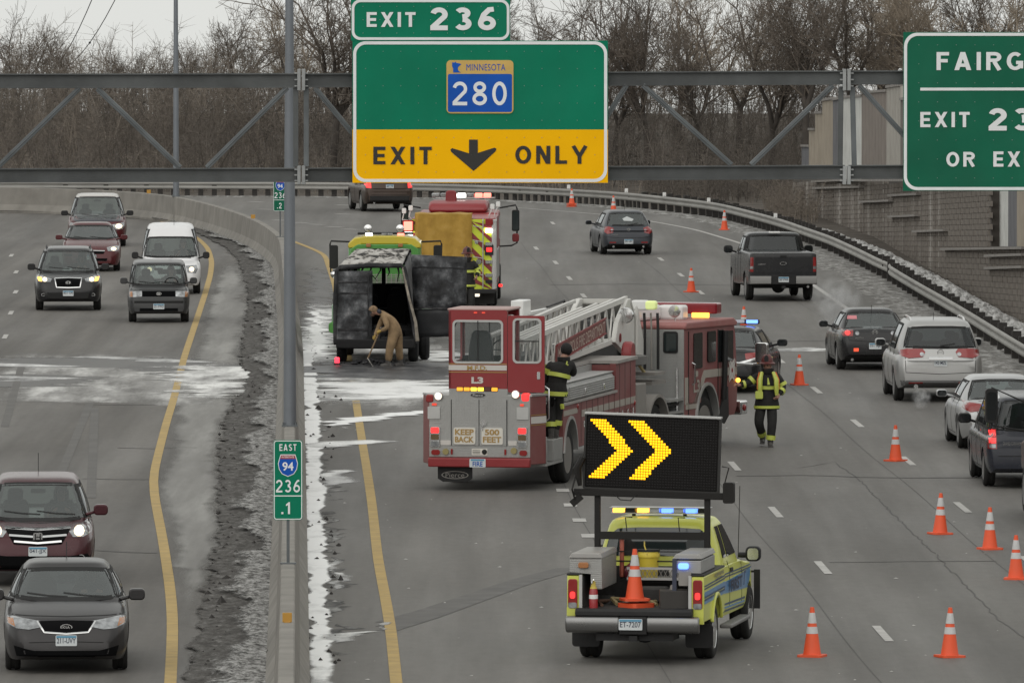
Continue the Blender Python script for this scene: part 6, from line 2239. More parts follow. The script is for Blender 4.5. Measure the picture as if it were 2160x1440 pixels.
# 14 black minivan
s = spec_from('box', 'minivan', 'black minivan with lit red tail lamps at the right edge', 'minivan', 5.15, 2.0, 1.75, P_NAVY, [1.6, -1.48], .345, cuts=4, rearmat=M_PANED,
  cab=(.62, .28, -.93, -.98, .94, .77, .60, .06), sidewin=((.42, .12), (.08, -.36), (-.40, -.85)),
  patches=[('tail_lamp', 'rear', [(.80, 1.13), (.80, .76), (.965, .76), (.965, 1.13)], (M_TAIL, .014), 2),
		   ('tail_bulb', 'rear', [(.82, 1.11), (.82, 1.0), (.94, 1.0), (.94, 1.11)], (M_TAILON, .02), 2),
		   ('tail_bulb', 'rear', [(.82, .97), (.82, .87), (.94, .87), (.94, .97)], (M_TAILON, .02), 2),
		   ('reverse_lamp', 'rear', [(.82, .85), (.82, .78), (.94, .78), (.94, .85)], (M_HEAD, .02), 2)],
  seams=[('rear', [(-.78, .62), (.78, .62)], .014, 1)])
root, sh, _ = make_car(s)
add_plate(root, rear_frame(sh, 0, .85, .02), '318 BWT')
letter('badge', 'GRAND CARAVAN', rear_frame(sh, .52, .86, .016), .34, .06, M_CHROME, root, .01, .003)
rails(root, sh, .8, -2.1, .72, M_CHROME)
for sg in (1, -1):
	add_mirror(root, 1.2, sg * 1.12, 1.16, .16, .25, .19, M_BLACK)
put(root, G(2192, 1031), -.03, 5.15)
# 15 police car
s = spec_from('sedan', 'police_car', 'dark police car with a lit blue light bar parked ahead of the ladder truck', 'car', 5.15, 1.9, 1.48, P_BLACK, [1.5, -1.45], .34,
  patches=[('tail_lamp', 'rear', [(.55, .92), (.58, .78), (.84, .78), (.90, .86), (.88, .96)], (M_TAIL, .012), 2)],
  seams=[('rear', [(-.72, 1.0), (-.60, .72), (0, .68), (.60, .72), (.72, 1.0)], .012, 1)])
root, sh, _ = make_car(s)
add_plate(root, rear_frame(sh, 0, .82, .02), 'POLICE')
mb = MB()
mb.prism(rrect(.26, 1.25, .06, 4, 0, 0), 'Z', 1.50, 1.60)
lb = mb.build('light_bar', M_BLACK, root, bevel=.02)
for k in range(4):
	mb = MB()
	y = -.62 + .31 * k
	mb.box(-.145, .145, y + .02, y + .29, 1.515, 1.595)
	mb.build('beacon', M_BLUEON if k in (0, 3) else mat('beacon_clear', (.5, .52, .6), .2, coat=.5), lb, bevel=.015)
for sg in (1, -1):
	add_mirror(root, .95, sg * 1.06, 1.03, .15, .23, .16, M_BLACK)
put(root, G(1520, 830), .13, 5.15)
# 16 dark truck at the right edge
tr = thing('utility_truck', 'dark truck at the right edge of which only mirror, cab side and wheel show', 'truck')
mb = MB()
mb.box(-3.0, .6, -1.05, 1.05, .7, 1.1)
mb.prism([(-3.0, 1.1), (.5, 1.1), (.5, 1.35), (-3.0, 1.35)], 'Y', -1.02, 1.02)
mb.build('bed', P_DARK, tr, bevel=.03)
mb = MB()
mb.prism([(.62, .75), (3.0, .75), (3.05, 1.25), (2.2, 1.35), (1.8, 1.45), (1.35, 2.0), (.72, 2.0), (.62, 1.4)], 'Y', -1.0, 1.0)
mb.build('cab', P_DARK, tr, bevel=.05)
mb = MB()
mb.prism([(.85, 1.42), (1.7, 1.42), (1.33, 1.9), (.85, 1.9)], 'Y', -1.006, 1.006)
mb.build('side_window', M_GLASSD, tr)
mb = MB()
mb.prism(rrect(1.6, .45, .06, 4, 0, 1.68), 'X', .60, .70)
mb.build('rear_window', M_GLASSD, tr)
for x in (2.2, -1.6):
	for sg in (1, -1):
		add_wheel(tr, x, sg * 1.02, .42, .26)
for sg in (1, -1):
	m_ = MB()
	m_.prism(rrect(.22, .62, .06, 4, sg * 1.66, 1.97), 'X', 1.45, 1.62)
	m_.tube([(1.5, sg * 1.0, 1.5), (1.5, sg * 1.66, 1.62), (1.5, sg * 1.66, 2.30), (1.5, sg * .98, 2.0)], .018, 6)
	o = m_.build('tow_mirror', M_BLACK, tr, bevel=.02)
	g_ = MB()
	g_.prism(rrect(.17, .50, .05, 4, sg * 1.66, 1.97), 'X', 1.44, 1.455)
	g_.build('mirror_glass', M_GLASSD, o)
	f_ = MB()
	f_.box(-1.25, -1.2, sg * .78 - .12, sg * .78 + .5 * sg + .12, .35, .62) if False else f_.box(-2.3, -2.26, min(sg * .8, sg * 1.16), max(sg * .8, sg * 1.16), .62, 1.02)
	f_.build('mud_flap', M_BLACK, tr)
	t_ = MB()
	t_.box(-3.05, -2.98, min(sg * .86, sg * 1.02), max(sg * .86, sg * 1.02), .78, 1.05)
	t_.build('tail_lamp', M_TAIL, tr, bevel=.01)
put(tr, G(2334, 1118), -.03, 6.0)
# ================================================================ LADDER TRUCK (tractor and tillered trailer)
def xform(mb, M):
	mb.v = [tuple(M @ Vector(v)) for v in mb.v]
	return mb
M_RED = mat('fire_red', (0.235, 0.010, 0.014), 0.35, coat=0.15, dirt=0.10, dcol=(0.26, 0.16, 0.15), dscale=1.3)
M_REDD = mat('fire_red_dusty', (0.165, 0.018, 0.019), 0.5, dirt=0.75, dcol=(0.235, 0.145, 0.135), dscale=1.1)
M_STRIPE = mat('reflective_stripe', (0.36, 0.33, 0.29), 0.5, dirt=0.35, dcol=(0.22, 0.18, 0.16))
M_WSTRIPE = mat('white_stripe', (0.56, 0.53, 0.50), 0.5, dirt=0.2)
M_GOLD = mat('gold_leaf', (0.36, 0.23, 0.075), 0.45, 0.2)
M_DECK = mat('deck_grey', (0.30, 0.28, 0.265), 0.7, var=.15, dirt=.3)
M_ALU = mat('brushed_aluminium', (0.50, 0.50, 0.49), 0.38, 0.7, dirt=0.35, dcol=(0.26, 0.25, 0.24))
M_ALUD = mat('dusty_aluminium', (0.30, 0.285, 0.265), 0.6, 0.4, dirt=0.5, dcol=(0.22, 0.20, 0.185))
M_LADDER = mat('ladder_white', (0.64, 0.63, 0.60), 0.4, dirt=0.28, dcol=(0.34, 0.32, 0.29), dscale=2)
M_CLEAR = mat('clear_glass', (0.10, 0.12, 0.12), 0.04, alpha=0.22, spec=0.8)
M_SEAT = mat('seat_vinyl', (0.05, 0.055, 0.055), 0.6)
M_SIGNW = mat('plate_cream', (0.66, 0.63, 0.57), 0.5, dirt=0.15)
HT = radians(10.8)
lt = thing('ladder_truck', 'red ladder fire truck with a tail cab and white aerial ladder standing across the lanes', 'fire truck', (0.03, 181, 0), pi / 2 - HT)
RY = lambda px: 1.05 - (px - 905) * .00907
RZ = lambda py: .45 + (985 - py) * .00891
def rear_plate(name, px0, py0, px1, py1, x, m, parent, t=0.02, r=0.012, bevel=0):
	y0, y1, z0, z1 = RY(px1), RY(px0), RZ(py1), RZ(py0)
	mb = MB()
	mb.prism(rrect(y1 - y0, z1 - z0, min(r, (z1 - z0) * .45), 4, (y0 + y1) / 2, (z0 + z1) / 2), 'X', x - t, x + .01)
	return mb.build(name, m, parent, bevel=bevel, angle=0)
def rear_text(s, px0, py0, px1, py1, x, m, parent, bold=.02, sp=1.0):
	M = frame((x, RY((px0 + px1) / 2), RZ((py0 + py1) / 2)), (0, -1, 0), (0, 0, 1))
	return letter('lettering', s, M, (px1 - px0) * .00907, (py1 - py0) * .00891, m, parent, bold, .006, sp)
# ---- trailer tail
mb = MB()
mb.prism([(-3, 1.05), (-3, -.9), (-2.5, -1.1), (-2.5, 1.26)], 'Z', .5, 1.78)
tail = mb.build('tail_body', M_REDD, lt, bevel=.012)
mb = MB()
mb.box(-3.015, -2.99, -.89, 1.04, .64, 1.79)
mb.box(-3.012, -2.3, -.46, .66, 1.79, 1.92)
rp = mb.build('rear_tread_panel', M_TREAD, lt, angle=0)
mb = MB()
mb.prism([(-3.0, 1.07), (-3.0, -.92), (-2.45, -1.13), (-2.45, 1.28)], 'Z', 1.78, 1.815)
mb.build('fender_top', M_ALU, lt, angle=0)
mb = MB()
mb.box(-3.10, -2.95, -.90, 1.05, .45, .62)
mb.build('rear_bumper', M_RED, lt, bevel=.02)
for a, b in ((953, 1011), (1012, 1070)):
	rear_plate('rear_door', a, 843, b, 940, -3.012, M_TREAD, lt, .016)
for px in (953, 1011.5, 1070):
	mb = MB()
	mb.box(-3.032, -3.0, RY(px) - .006, RY(px) + .006, RZ(940), RZ(843))
	mb.build('door_gap', M_SEAM, lt, angle=0)
for a, b, s1, s2 in ((958, 1004, 'KEEP', 'BACK'), (1017, 1062, '500', 'FEET')):
	p = rear_plate('warning_plate', a, 902, b, 937, -3.03, M_SIGNW, lt, .016, .03)
	for s, y0, y1 in ((s1, 905, 917.5), (s2, 920.5, 933)):
		rear_text(s, a + (3 if len(s) == 4 else 7), y0, b - (3 if len(s) == 4 else 7), y1, -3.047, M_GOLD, p, .035)
for sx in (0, 1):
	x0 = (908, 1092)[sx]
	for k, (m, y0, y1) in enumerate(((M_TAILON, 902, 914), (mat('brown_lens', (.12, .075, .03), .25, coat=.5), 916, 928), (M_HEAD, 931, 942))):
		b = rear_plate('lamp_bezel', x0, y0 - 1.5, x0 + 21, y1 + 1.5, -3.02, M_CHROME, lt, .02, .02)
		rear_plate('lamp_lens', x0 + 2, y0, x0 + 19, y1, -3.04, m, b, .015, .02)
	rear_plate('marker_lamp', (911, 1097)[sx], 949, (929, 1113)[sx], 960, -3.02, M_TAIL, lt, .03, .04)
	rear_plate('reflector', (931, 1071)[sx] - 2 + (23 if not sx else -4), 947, (931, 1071)[sx] + 2 + (23 if not sx else -4), 959, -3.02, M_TAIL, lt, .02)
	rear_plate('white_panel', (930, 1073)[sx], 929, (952, 1091)[sx], 939, -3.02, M_WSTRIPE, lt, .008)
	rear_plate('hatch', (903, 1091)[sx], 858, (929, 1116)[sx], 884, -3.02, M_ALU, lt, .014)
	mb = MB()
	c = (-2.95, RY((934, 1104)[sx] + (-6 if sx else -7)), RZ(952))
	mb.lathe([(.075, -.06), (.075, 0), (.03, .02), (.0001, .02)], c, 'X', 14)
	# roof-corner lamps
	px, py = ((926, 836), (1089, 831))[sx]
	mb = MB()
	mb.lathe([(.0001, -.09), (.075, -.085), (.085, -.07), (.08, 0), (.05, .08), (.0001, .1)], (-2.98, RY(px), RZ(py)), 'X', 16)
	mb.cyl((-2.95, RY(px), RZ(py) - .07), (-2.95, RY(px), 1.8), .015, n=6)
	sp = mb.build('spot_lamp', M_CHROME, lt)
	mb = MB()
	mb.lathe([(.0001, -.092), (.068, -.089)], (-2.98, RY(px), RZ(py)), 'X', 16)
	mb.build('spot_lens', mat('spot_lit', (1, .92, .78), .2, emit=1.1, ecol=(1, .9, .74)), sp)
	px, py = ((907, 841), (1109, 837))[sx]
	mb = MB()
	mb.prism(rrect(.15, .15, .04, 4, RY(px), RZ(py)), 'X', -3.03, -2.86)
	mb.build('beacon', M_TAILON if sx else M_TAIL, lt, bevel=.02)
	rear_plate('marker_lamp', (912, 1098)[sx], 851, (922, 1106)[sx], 856, -3.02, mat('red_dim', (.5, .03, .02), .3, emit=.6, ecol=(1, .1, .05)), lt, .02)
for px, py in ((941, 953), (1085, 950)):
	mb = MB()
	mb.lathe([(.06, -.05), (.06, .0), (.02, .0)], (-3.0, RY(px), RZ(py)), 'X', 12)
	mb.build('pipe_cap', mat('brass', (.30, .25, .11), .45, .5), lt)
p = rear_plate('notice_plate', 996, 946, 1029, 960, -3.02, M_SIGNW, lt, .008)
mb = MB()
mb.lathe([(.05, 0), (.05, .004), (.04, .004), (.04, 0)], (-3.036, RY(1023), RZ(953)), 'X', 16)
mb.build('notice_ring', M_SBLK, p)
letter('notice_mark', '4', frame((-3.034, RY(1023), RZ(953)), (0, -1, 0), (0, 0, 1)), .03, .05, M_SBLK, p, .02)
for k in range(3):
	mb = MB()
	mb.box(-3.031, -3.028, RY(1014), RY(998), RZ(950.5 + 3.2 * k), RZ(949.3 + 3.2 * k))
	mb.build('notice_line', M_SBLK, p, angle=0)
pl = rear_plate('licence_plate', 993, 967, 1027, 985, -3.10, M_PLATEW, lt, .012, .02)
rear_text('FIRE', 1000, 973, 1021, 983, -3.113, M_SBLUE, pl, .01)
rear_plate('plate_band', 996, 967.5, 1024, 971.5, -3.112, M_PLATEB, pl, .003, .004)
mb = MB()
mb.lathe([(.06, -.02), (.06, 0), (.035, .0)], (-3.03, RY(1021), RZ(892)), 'X', 14)
mb.bar((-3.06, RY(1021), RZ(894)), (-3.06, RY(1019), RZ(908)), .02, .02)
mb.build('door_latch', M_CHROME, lt)
el = [(.14 * cos(2 * pi * k / 20), .036 * sin(2 * pi * k / 20)) for k in range(20)]
FM = frame((-3.02, RY(1009), RZ(833)), (0, -1, 0), (0, 0, 1))
e = plate_poly(el, FM, -.01, .012).build('maker_badge', M_SBLK, lt, angle=0)
letter('badge_text', 'Pierce', FM, .19, .045, M_ALU, e, .01, .014)
# mud flap with maker's oval, and rear wheels
mb = MB()
mb.prism([(.90, .44), (.24, .44), (.24, .22), (.34, .16), (.80, .16), (.90, .22)], 'X', -2.9, -2.87)
fl = mb.build('mud_flap', M_BLACK, lt)
FM = frame((-2.902, .57, .29), (0, -1, 0), (0, 0, 1))
ring_poly([(.26 * cos(2 * pi * k / 24), .075 * sin(2 * pi * k / 24)) for k in range(24)], [(.24 * cos(2 * pi * k / 24), .062 * sin(2 * pi * k / 24)) for k in range(24)], FM, 0, .006).build('flap_oval', M_ALUD, fl, angle=0)
letter('flap_text', 'Pierce', FM, .36, .09, M_ALUD, fl, .0, .006)
for y in (1.22, -1.06):
	add_wheel(lt, 0.0, y, .53, .30, mat('rim_grey', (.20, .19, .18), .55, .4, dirt=.5), steer=radians(-2 if y < 0 else -2), name='wheel')
mb = MB()
mb.box(-2.4, 8.5, -.35, .5, .42, .62)
mb.box(-.1, .1, -.9, 1.05, .42, .64)
mb.build('chassis', M_BLACK, lt)
# ---- corner panel lettering strip, step well
M = frame((-2.75, -1.0, 0), (.5, -.2, 0), (0, 0, 1))
n_ = Vector((-.2, -.5, 0)).normalized()
def corner_strip(name, z0, z1, m, parent):
	a, b = Vector((-3, -.9, 0)) + n_ * .006, Vector((-2.5, -1.1, 0)) + n_ * .006
	mb = MB()
	mb.add([a + Vector((0, 0, z0)), b + Vector((0, 0, z0)), b + Vector((0, 0, z1)), a + Vector((0, 0, z1))], [(0, 1, 2, 3)])
	return mb.build(name, m, parent, angle=0)
corner_strip('stripe', 1.27, 1.40, M_WSTRIPE, lt)
corner_strip('gold_line', 1.42, 1.435, M_GOLD, lt)
corner_strip('gold_line', 1.235, 1.25, M_GOLD, lt)
mb = MB()
mb.box(-2.5, -.72, -.55, 1.26, .5, 1.5)
mb.build('step_well', M_TREAD, lt, angle=0)
mb = MB()
mb.box(-2.48, -.74, -1.1, -.55, .44, .50)
mb.box(-2.48, -2.40, -1.1, -.5, .5, 1.0)
mb.box(-1.75, -.74, -1.1, -.50, .5, .91)
mb.build('step', M_TREAD, lt, bevel=.01)
mb = MB()
mb.tube([(-2.42, -1.08, 1.3), (-2.42, -1.14, 1.35), (-2.42, -1.14, 1.9), (-2.42, -1.05, 1.95)], .018, 8)
mb.build('grab_rail', M_CHROME, lt)
# ---- trailer flank
def arc(cx, cz, r, a0, a1, n=14):
	return [(cx + r * cos(radians(a0 + (a1 - a0) * k / n)), cz + r * sin(radians(a0 + (a1 - a0) * k / n))) for k in range(n + 1)]
flank = [(-.74, .62)] + arc(.02, .55, .70, 172, 8) + [(7.15, .62), (7.15, 2.06), (4.95, 2.06), (4.95, 1.52), (-.74, 1.52)]
for y0, y1 in ((-1.1, -.98), (1.14, 1.26)):
	mb = MB()
	mb.prism(flank, 'Y', y0, y1)
	mb.build('side_panel', M_REDD, lt, angle=30)
mb = MB()
mb.box(.80, 7.1, -.98, 1.14, .62, 1.49)
mb.box(4.97, 7.1, -.98, 1.14, 1.49, 2.04)
mb.build('body_core', M_REDD, lt, angle=0)
mb = MB()
mb.box(-.76, 4.97, -1.13, 1.29, 1.50, 1.545)
mb.build('deck', M_DECK, lt, angle=0)
mb = MB()
mb.box(2.2, 4.95, -.58, 1.29, 2.06, 2.115)
mb.box(4.95, 7.2, -1.14, 1.29, 2.06, 2.12)
mb.build('compartment_roof', M_DECK, lt, angle=0)
mb = MB()
mb.box(2.2, 4.94, -.62, -.58, 1.55, 2.05)
mb.build('tread_bulkhead', M_TREAD, lt, angle=0)
mb = MB()
mb.box(.9, 2.0, -.66, -.55, 1.56, 1.92)
mb.build('red_bulkhead', M_RED, lt, bevel=.02)
mb = MB()
mb.prism(arc(.02, .55, .73, 176, 4) + list(reversed(arc(.02, .55, .67, 176, 4))), 'Y', -1.13, -.9)
mb.build('wheel_arch', M_ALU, lt, angle=30)
mb = MB()
mb.prism(arc(.02, .55, .66, 180, 0), 'Y', -.88, 1.0)
mb.build('wheel_housing', M_SEAM, lt, angle=30)
for x in (1.15, 1.75, 2.35, 2.95, 3.55, 4.15, 4.75, 5.35, 5.95, 6.55):
	for y in (-1.104,):
		mb = MB()
		mb.box(x - .008, x + .008, y, y + .02, .7, 1.49 if x < 4.95 else 2.03)
		mb.build('door_gap', M_SEAM, lt, angle=0)
for k, x in enumerate((1.2, 1.8, 2.4, 3.0, 3.6, 4.2, 4.8, 5.4, 6.0, 6.6)):
	mb = MB()
	mb.box(x, x + .5, -1.108, -1.09, 1.20, 1.33)
	mb.build('stripe', M_STRIPE, lt, angle=0)
	mb = MB()
	mb.lathe([(.03, 0), (.03, .03), (.0001, .03)], (x + .12, -1.1, 1.1), 'Y', 8)
	mb.cyl((x + .12, -1.13, 1.12), (x + .12, -1.13, 1.0), .012, n=6)
	mb.build('door_handle', M_CHROME, lt)
mb = MB()
mb.box(-.7, .75, -1.108, -1.09, 1.30, 1.40)
mb.build('stripe', M_STRIPE, lt, angle=0)
for x in (.75, 7.0):
	mb = MB()
	mb.sphere((x, -1.1, 1.42 if x < 2 else 1.2), .06, 10, 6, (1, .6, 1))
	mb.build('marker_lamp', M_TAIL, lt)
# aluminium chest with louvres
mb = MB()
mb.prism([(-1.08, 1.56), (-.50, 1.56), (-.50, 1.90), (-1.02, 1.90), (-1.08, 1.80)], 'X', -.35, 4.88)
ch = mb.build('equipment_chest', M_TREAD, lt, bevel=.012, angle=0)
for k in range(6):
	mb = MB()
	mb.box(.0, 4.80, -1.098, -1.07, 1.585 + .042 * k, 1.613 + .042 * k)
	mb.build('louvre', M_ALU, ch, bevel=.006, angle=0)
mb = MB()
mb.box(-.36, 4.9, -1.06, -.48, 1.90, 1.925)
mb.build('lid', M_ALU, ch, bevel=.006, angle=0)
for x in (1.6, 3.6):
	mb = MB()
	mb.box(x - .04, x + .04, -1.12, -1.08, 1.62, 1.74)
	mb.build('latch', M_CHROME, ch, bevel=.01)
# ---- tiller cab
cabx0, cabx1, cy0, cy1, cz0, cz1 = -3.0, -1.75, -.45, .67, 1.9, 3.40
M = frame((-3.0, (cy0 + cy1) / 2, (cz0 + cz1) / 2), (0, -1, 0), (0, 0, 1))
w_, h_ = cy1 - cy0, cz1 - cz0
ring_poly(rrect(w_, h_, .05, 6), rrect(.92, .77, .07, 6, -.0, .155), M, -.05, 0).build('tiller_cab_rear', M_RED, lt, angle=30)
ring_poly(rrect(.97, .82, .09, 6, 0, .155), rrect(.89, .74, .06, 6, 0, .155), M, 0, .018).build('window_frame', M_ALU, lt, angle=30)
plate_poly(rrect(.90, .75, .06, 6, 0, .155), M, -.03, -.022).build('rear_pane', M_CLEAR, lt, angle=0)
M2 = frame((cabx1, (cy0 + cy1) / 2, (cz0 + cz1) / 2), (0, 1, 0), (0, 0, 1))
ring_poly(rrect(w_, h_, .05, 6), rrect(.98, .84, .07, 6, 0, .2), M2, -.05, 0).build('tiller_cab_front', M_RED, lt, angle=30)
plate_poly(rrect(.97, .83, .06, 6, 0, .2), M2, -.03, -.022).build('front_pane', M_CLEAR, lt, angle=0)
ML = frame(((cabx0 + cabx1) / 2, cy1, (cz0 + cz1) / 2), (-1, 0, 0), (0, 0, 1))
ring_poly(rrect(1.25, h_, .03, 6), rrect(1.0, .80, .07, 6, 0, .18), ML, -.04, 0).build('tiller_cab_side', M_RED, lt, angle=30)
mb = MB()
mb.box(-3.0, -1.75, cy0 - .03, cy1 + .03, cz1 - .02, cz1 + .03)
mb.build('tiller_cab_roof', mat('faded_red', (.36, .22, .20), .5, dirt=.5, dcol=(.5, .42, .40)), lt, bevel=.03)
mb = MB()
mb.box(-1.85, -1.75, cy0, cy0 + .06, cz0, cz1)
mb.box(-2.98, -2.90, cy0, cy0 + .06, cz0, cz1)
mb.box(-2.95, -1.8, cy0, cy1, cz0, cz0 + .05)
mb.box(-2.9, -1.8, cy0, cy0 + .05, cz0, 2.1)
mb.build('tiller_cab_frame', M_RED, lt, angle=0)
mb = MB()
mb.box(-2.95, -1.8, cy0 + .02, cy1 - .04, 1.95, 1.97)
mb.box(-1.84, -1.80, cy0 + .05, cy1 - .05, 1.95, 2.5)
mb.build('cab_floor', M_BLACK, lt, angle=0)
mb = MB()
mb.prism([(.40, 2.0), (-.12, 2.0), (-.09, 2.7), (-.04, 2.95), (.03, 3.0), (.25, 3.0), (.31, 2.95), (.36, 2.7)], 'X', -2.62, -2.5)
mb.box(-2.6, -2.1, -.12, .40, 2.15, 2.35)
mb.build('driver_seat', M_SEAT, lt, bevel=.03)
mb = MB()
c = Vector((-2.12, -.18, 2.62))
for k in range(20):
	a, b = 2 * pi * k / 20, 2 * pi * (k + 1) / 20
	f = lambda t: c + Vector((.10 * sin(t), .2 * cos(t), .19 * sin(t)))
	mb.cyl(f(a), f(b), .014, n=6)
mb.cyl(c, c + Vector((.3, 0, -.45)), .03, n=8)
mb.bar(c + Vector((0, -.2, 0)), c + Vector((0, .2, 0)), .02, .02)
mb.build('steering_wheel', M_BLACK, lt)
mb = MB()
mb.box(-3.03, -3.012, .1, .115, 2.44, 3.2)
mb.build('window_bar', M_BLACK, lt, angle=0)
mb = MB()
mb.box(-1.77, -1.74, .12, .14, 2.45, 3.3)
mb.build('window_bar', M_BLACK, lt, angle=0)
rear_plate('white_band', 947, 770, 1069.5, 781, -3.0, M_WSTRIPE, lt, .006, .001)
for y0 in (766.5, 784):
	rear_plate('gold_line', 947, y0, 1069.5, y0 + 1.8, -3.0, M_GOLD, lt, .006, .001)
rear_text('M.F.D.', 986, 771, 1028, 781, -3.007, M_GOLD, lt, .03)
rear_text('L3', 995, 795, 1020, 809, -3.003, M_WSTRIPE, lt, .05)
for k in range(6):
	x0 = 964.5 + 14.7 * k
	b = rear_plate('lamp_bezel', x0 - 1, 816, x0 + 13.4, 825.5, -3.0, M_BLACK, lt, .015)
	m = mat('amber_bright', (1, .6, .05), .2, emit=2.2, ecol=(1, .62, .05)) if k in (2, 3) else (mat('brown_lens2', (.10, .03, .02), .3) if k == 4 else mat('amber_mid', (1, .42, .03), .2, emit=.85, ecol=(1, .42, .04)))
	rear_plate('amber_lamp', x0, 817, x0 + 12.4, 824.5, -3.02, m, b, .01, .01)
for px in (1003, 1020):
	rear_plate('marker_lamp', px - 3, 658, px + 4, 661, -3.0, mat('red_dim', (.5, .03, .02), .3, emit=.6, ecol=(1, .1, .05)), lt, .02)
# open cab door, seen square on
M = frame((-2.97, -.815, 2.58), (0, -1, 0), (0, 0, 1))
dr = ring_poly(rrect(.70, 1.44, .03, 6), rrect(.50, .80, .07, 6, .02, .25), M, 0, .05).build('open_door', M_RED, lt, angle=30)
ring_poly(rrect(.55, .85, .09, 6, .02, .25), rrect(.47, .77, .06, 6, .02, .25), M, .05, .065).build('door_window_frame', M_ALU, dr, angle=30)
plate_poly(rrect(.48, .78, .06, 6, .02, .25), M, .02, .03).build('door_pane', M_CLEAR, dr, angle=0)
plate_poly(rrect(.47, .02, .008, 2, .02, .24), M, .03, .05).build('sash_bar', M_BLACK, dr, angle=0)
plate_poly(rrect(.06, .14, .015, 3, .24, -.40), M, .05, .065).build('door_handle', M_CHROME, dr, angle=0)
# ---- aerial ladder
ztop = lambda x: 2.80 + .037 * x
zbot = lambda x: 2.14 + .027 * x
ld = link('aerial_ladder', MB().bar((-1.5, -.45, ztop(-1.5)), (9.7, -.45, ztop(9.7)), .07, .10).mesh('aerial_ladder', 0), M_LADDER, lt)
for s in (-1, 1):
	for k, (xe, dy, dz) in enumerate(((9.7, 0, 0), (8.6, -.075, .035), (7.2, -.15, .06), (5.9, -.22, .08))):
		y = s * (.45 + dy)
		if k or s > 0:
			mb = MB()
			mb.bar((-1.5 + .12 * k, y, ztop(-1.5) + dz), (xe if s < 0 else xe - .8, y, ztop(xe if s < 0 else xe - .8) + dz), .055, .075)
			mb.build('top_rail', M_LADDER, ld, bevel=.012)
		mb = MB()
		mb.bar((-1.5 + .12 * k, y, zbot(-1.5) + dz * .8), (min(xe, 8.4), y, zbot(min(xe, 8.4)) + dz * .8), .05, .11 if k == 0 else .07)
		mb.build('bottom_rail', M_LADDER, ld, bevel=.012)
	x = -1.3
	while x < 8.0:
		mb = MB()
		y = s * .45
		mb.bar((x, y, zbot(x)), (x + .38, y, ztop(x + .38)), .03, .04)
		mb.build('lattice_bar', M_LADDER, ld, angle=0)
		mb = MB()
		mb.bar((x + .76, y, zbot(x + .76)), (x + .38, y, ztop(x + .38)), .03, .04)
		mb.build('lattice_bar', M_LADDER, ld, angle=0)
		x += .76
	for yy_ in (s * .33,):
		x = -1.2
		while x < 7.4:
			mb = MB()
			mb.bar((x, yy_, zbot(x) + .05), (x + .3, yy_, ztop(x + .3)), .022, .03)
			mb.build('inner_lattice_bar', M_ALUD, ld, angle=0)
			x += .62
x = -1.2
while x < 8.4:
	mb = MB()
	mb.cyl((x, -.45, zbot(x) + .03), (x, .45, zbot(x) + .03), .02, n=6)
	mb.build('rung', M_LADDER, ld)
	x += .36
mb = MB()
mb.box(-.8, 7.8, -.2, .2, 2.22, 2.42)
mb.build('ladder_cylinder', mat('oily_grey', (.06, .06, .06), .5), ld, bevel=.03)
# name panel
a0, a1, b1, b0 = (1.72, 2.22), (7.02, 2.57), (7.02, 2.87), (1.72, 2.55)
mb = MB()
mb.prism([a0, a1, b1, b0], 'Y', -.52, -.49)
nm = mb.build('name_panel', mat('panel_red', (.15, .022, .02), .5, dirt=.3, dcol=(.26, .13, .11)), ld, angle=0)
up = Vector((0, 0, 1))
R_ = Vector((a1[0] - a0[0], 0, a1[1] - a0[1]))
MF = frame(((a0[0] + a1[0]) / 2, -.525, (a0[1] + b1[1]) / 2 - .01), R_, (0, 0, 1))
letter('lettering', 'MINNEAPOLIS FIRE DEPARTMENT', MF, 5.05, .22, mat('letter_cream', (.50, .40, .34), .5), nm, .0, .006)
for q0, q1 in ((a0, a1), (b0, b1)):
	mb = MB()
	mb.bar((q0[0], -.53, q0[1]), (q1[0], -.53, q1[1]), .02, .03)
	mb.build('panel_edge', M_RED, nm, angle=0)
# heel plates, turntable, lamp
for s in (-1, 1):
	mb = MB()
	mb.prism([(8.0, 2.35), (9.3, 2.02), (10.35, 2.02), (10.45, 2.5), (9.75, 3.16), (9.45, 3.16), (8.35, 2.75)], 'Y', min(s * .44, s * .54), max(s * .44, s * .54))
	mb.build('heel_plate', M_LADDER, ld, bevel=.02)
mb = MB()
mb.lathe([(.0001, 2.02), (1.0, 2.02), (1.0, 1.86), (.75, 1.8), (.75, 1.2)], (9.4, .08, 0), 'Z', 28)
mb.build('turntable', mat('turntable_grey', (.10, .10, .10), .6, dirt=.4), lt)
mb = MB()
mb.box(9.0, 10.4, -.42, .42, 2.02, 2.75)
mb.build('heel_core', mat('oily_grey', (.06, .06, .06), .5), ld, bevel=.03)
mb = MB()
mb.prism([(9.75, 3.16), (10.9, 2.35), (10.9, 2.25), (9.7, 3.05)], 'Y', -.55, .55)
mb.build('heel_shield', mat('shield_grey', (.42, .415, .39), .5, dirt=.3), ld, bevel=.02)
mb = MB()
mb.prism([(10.2, 1.9), (10.9, 1.9), (10.9, 2.3), (10.2, 3.0)], 'Y', -.60, -.55)
mb.build('heel_side', M_LADDER, ld, bevel=.01)
mb = MB()
mb.lathe([(.0001, -.04), (.14, -.03), (.16, 0), (.13, .10), (.05, .16), (.0001, .16)], (8.75, -.62, 2.86), 'X', 18)
mb.build('flood_lamp', M_CHROME, ld)
mb = MB()
mb.lathe([(.09, -.53 - .02), (.09, -.53 - .03), (.07, -.53 - .03), (.07, -.55)], (8.5, -.0, 2.42), 'Y', 16)
mb.build('round_decal', M_RED, ld)
mb = MB()
mb.lathe([(.0001, -.10), (.27, -.10), (.30, -.06), (.30, .06), (.27, .10), (.0001, .10)], (8.3, -.75, 2.06), 'Y', 26)
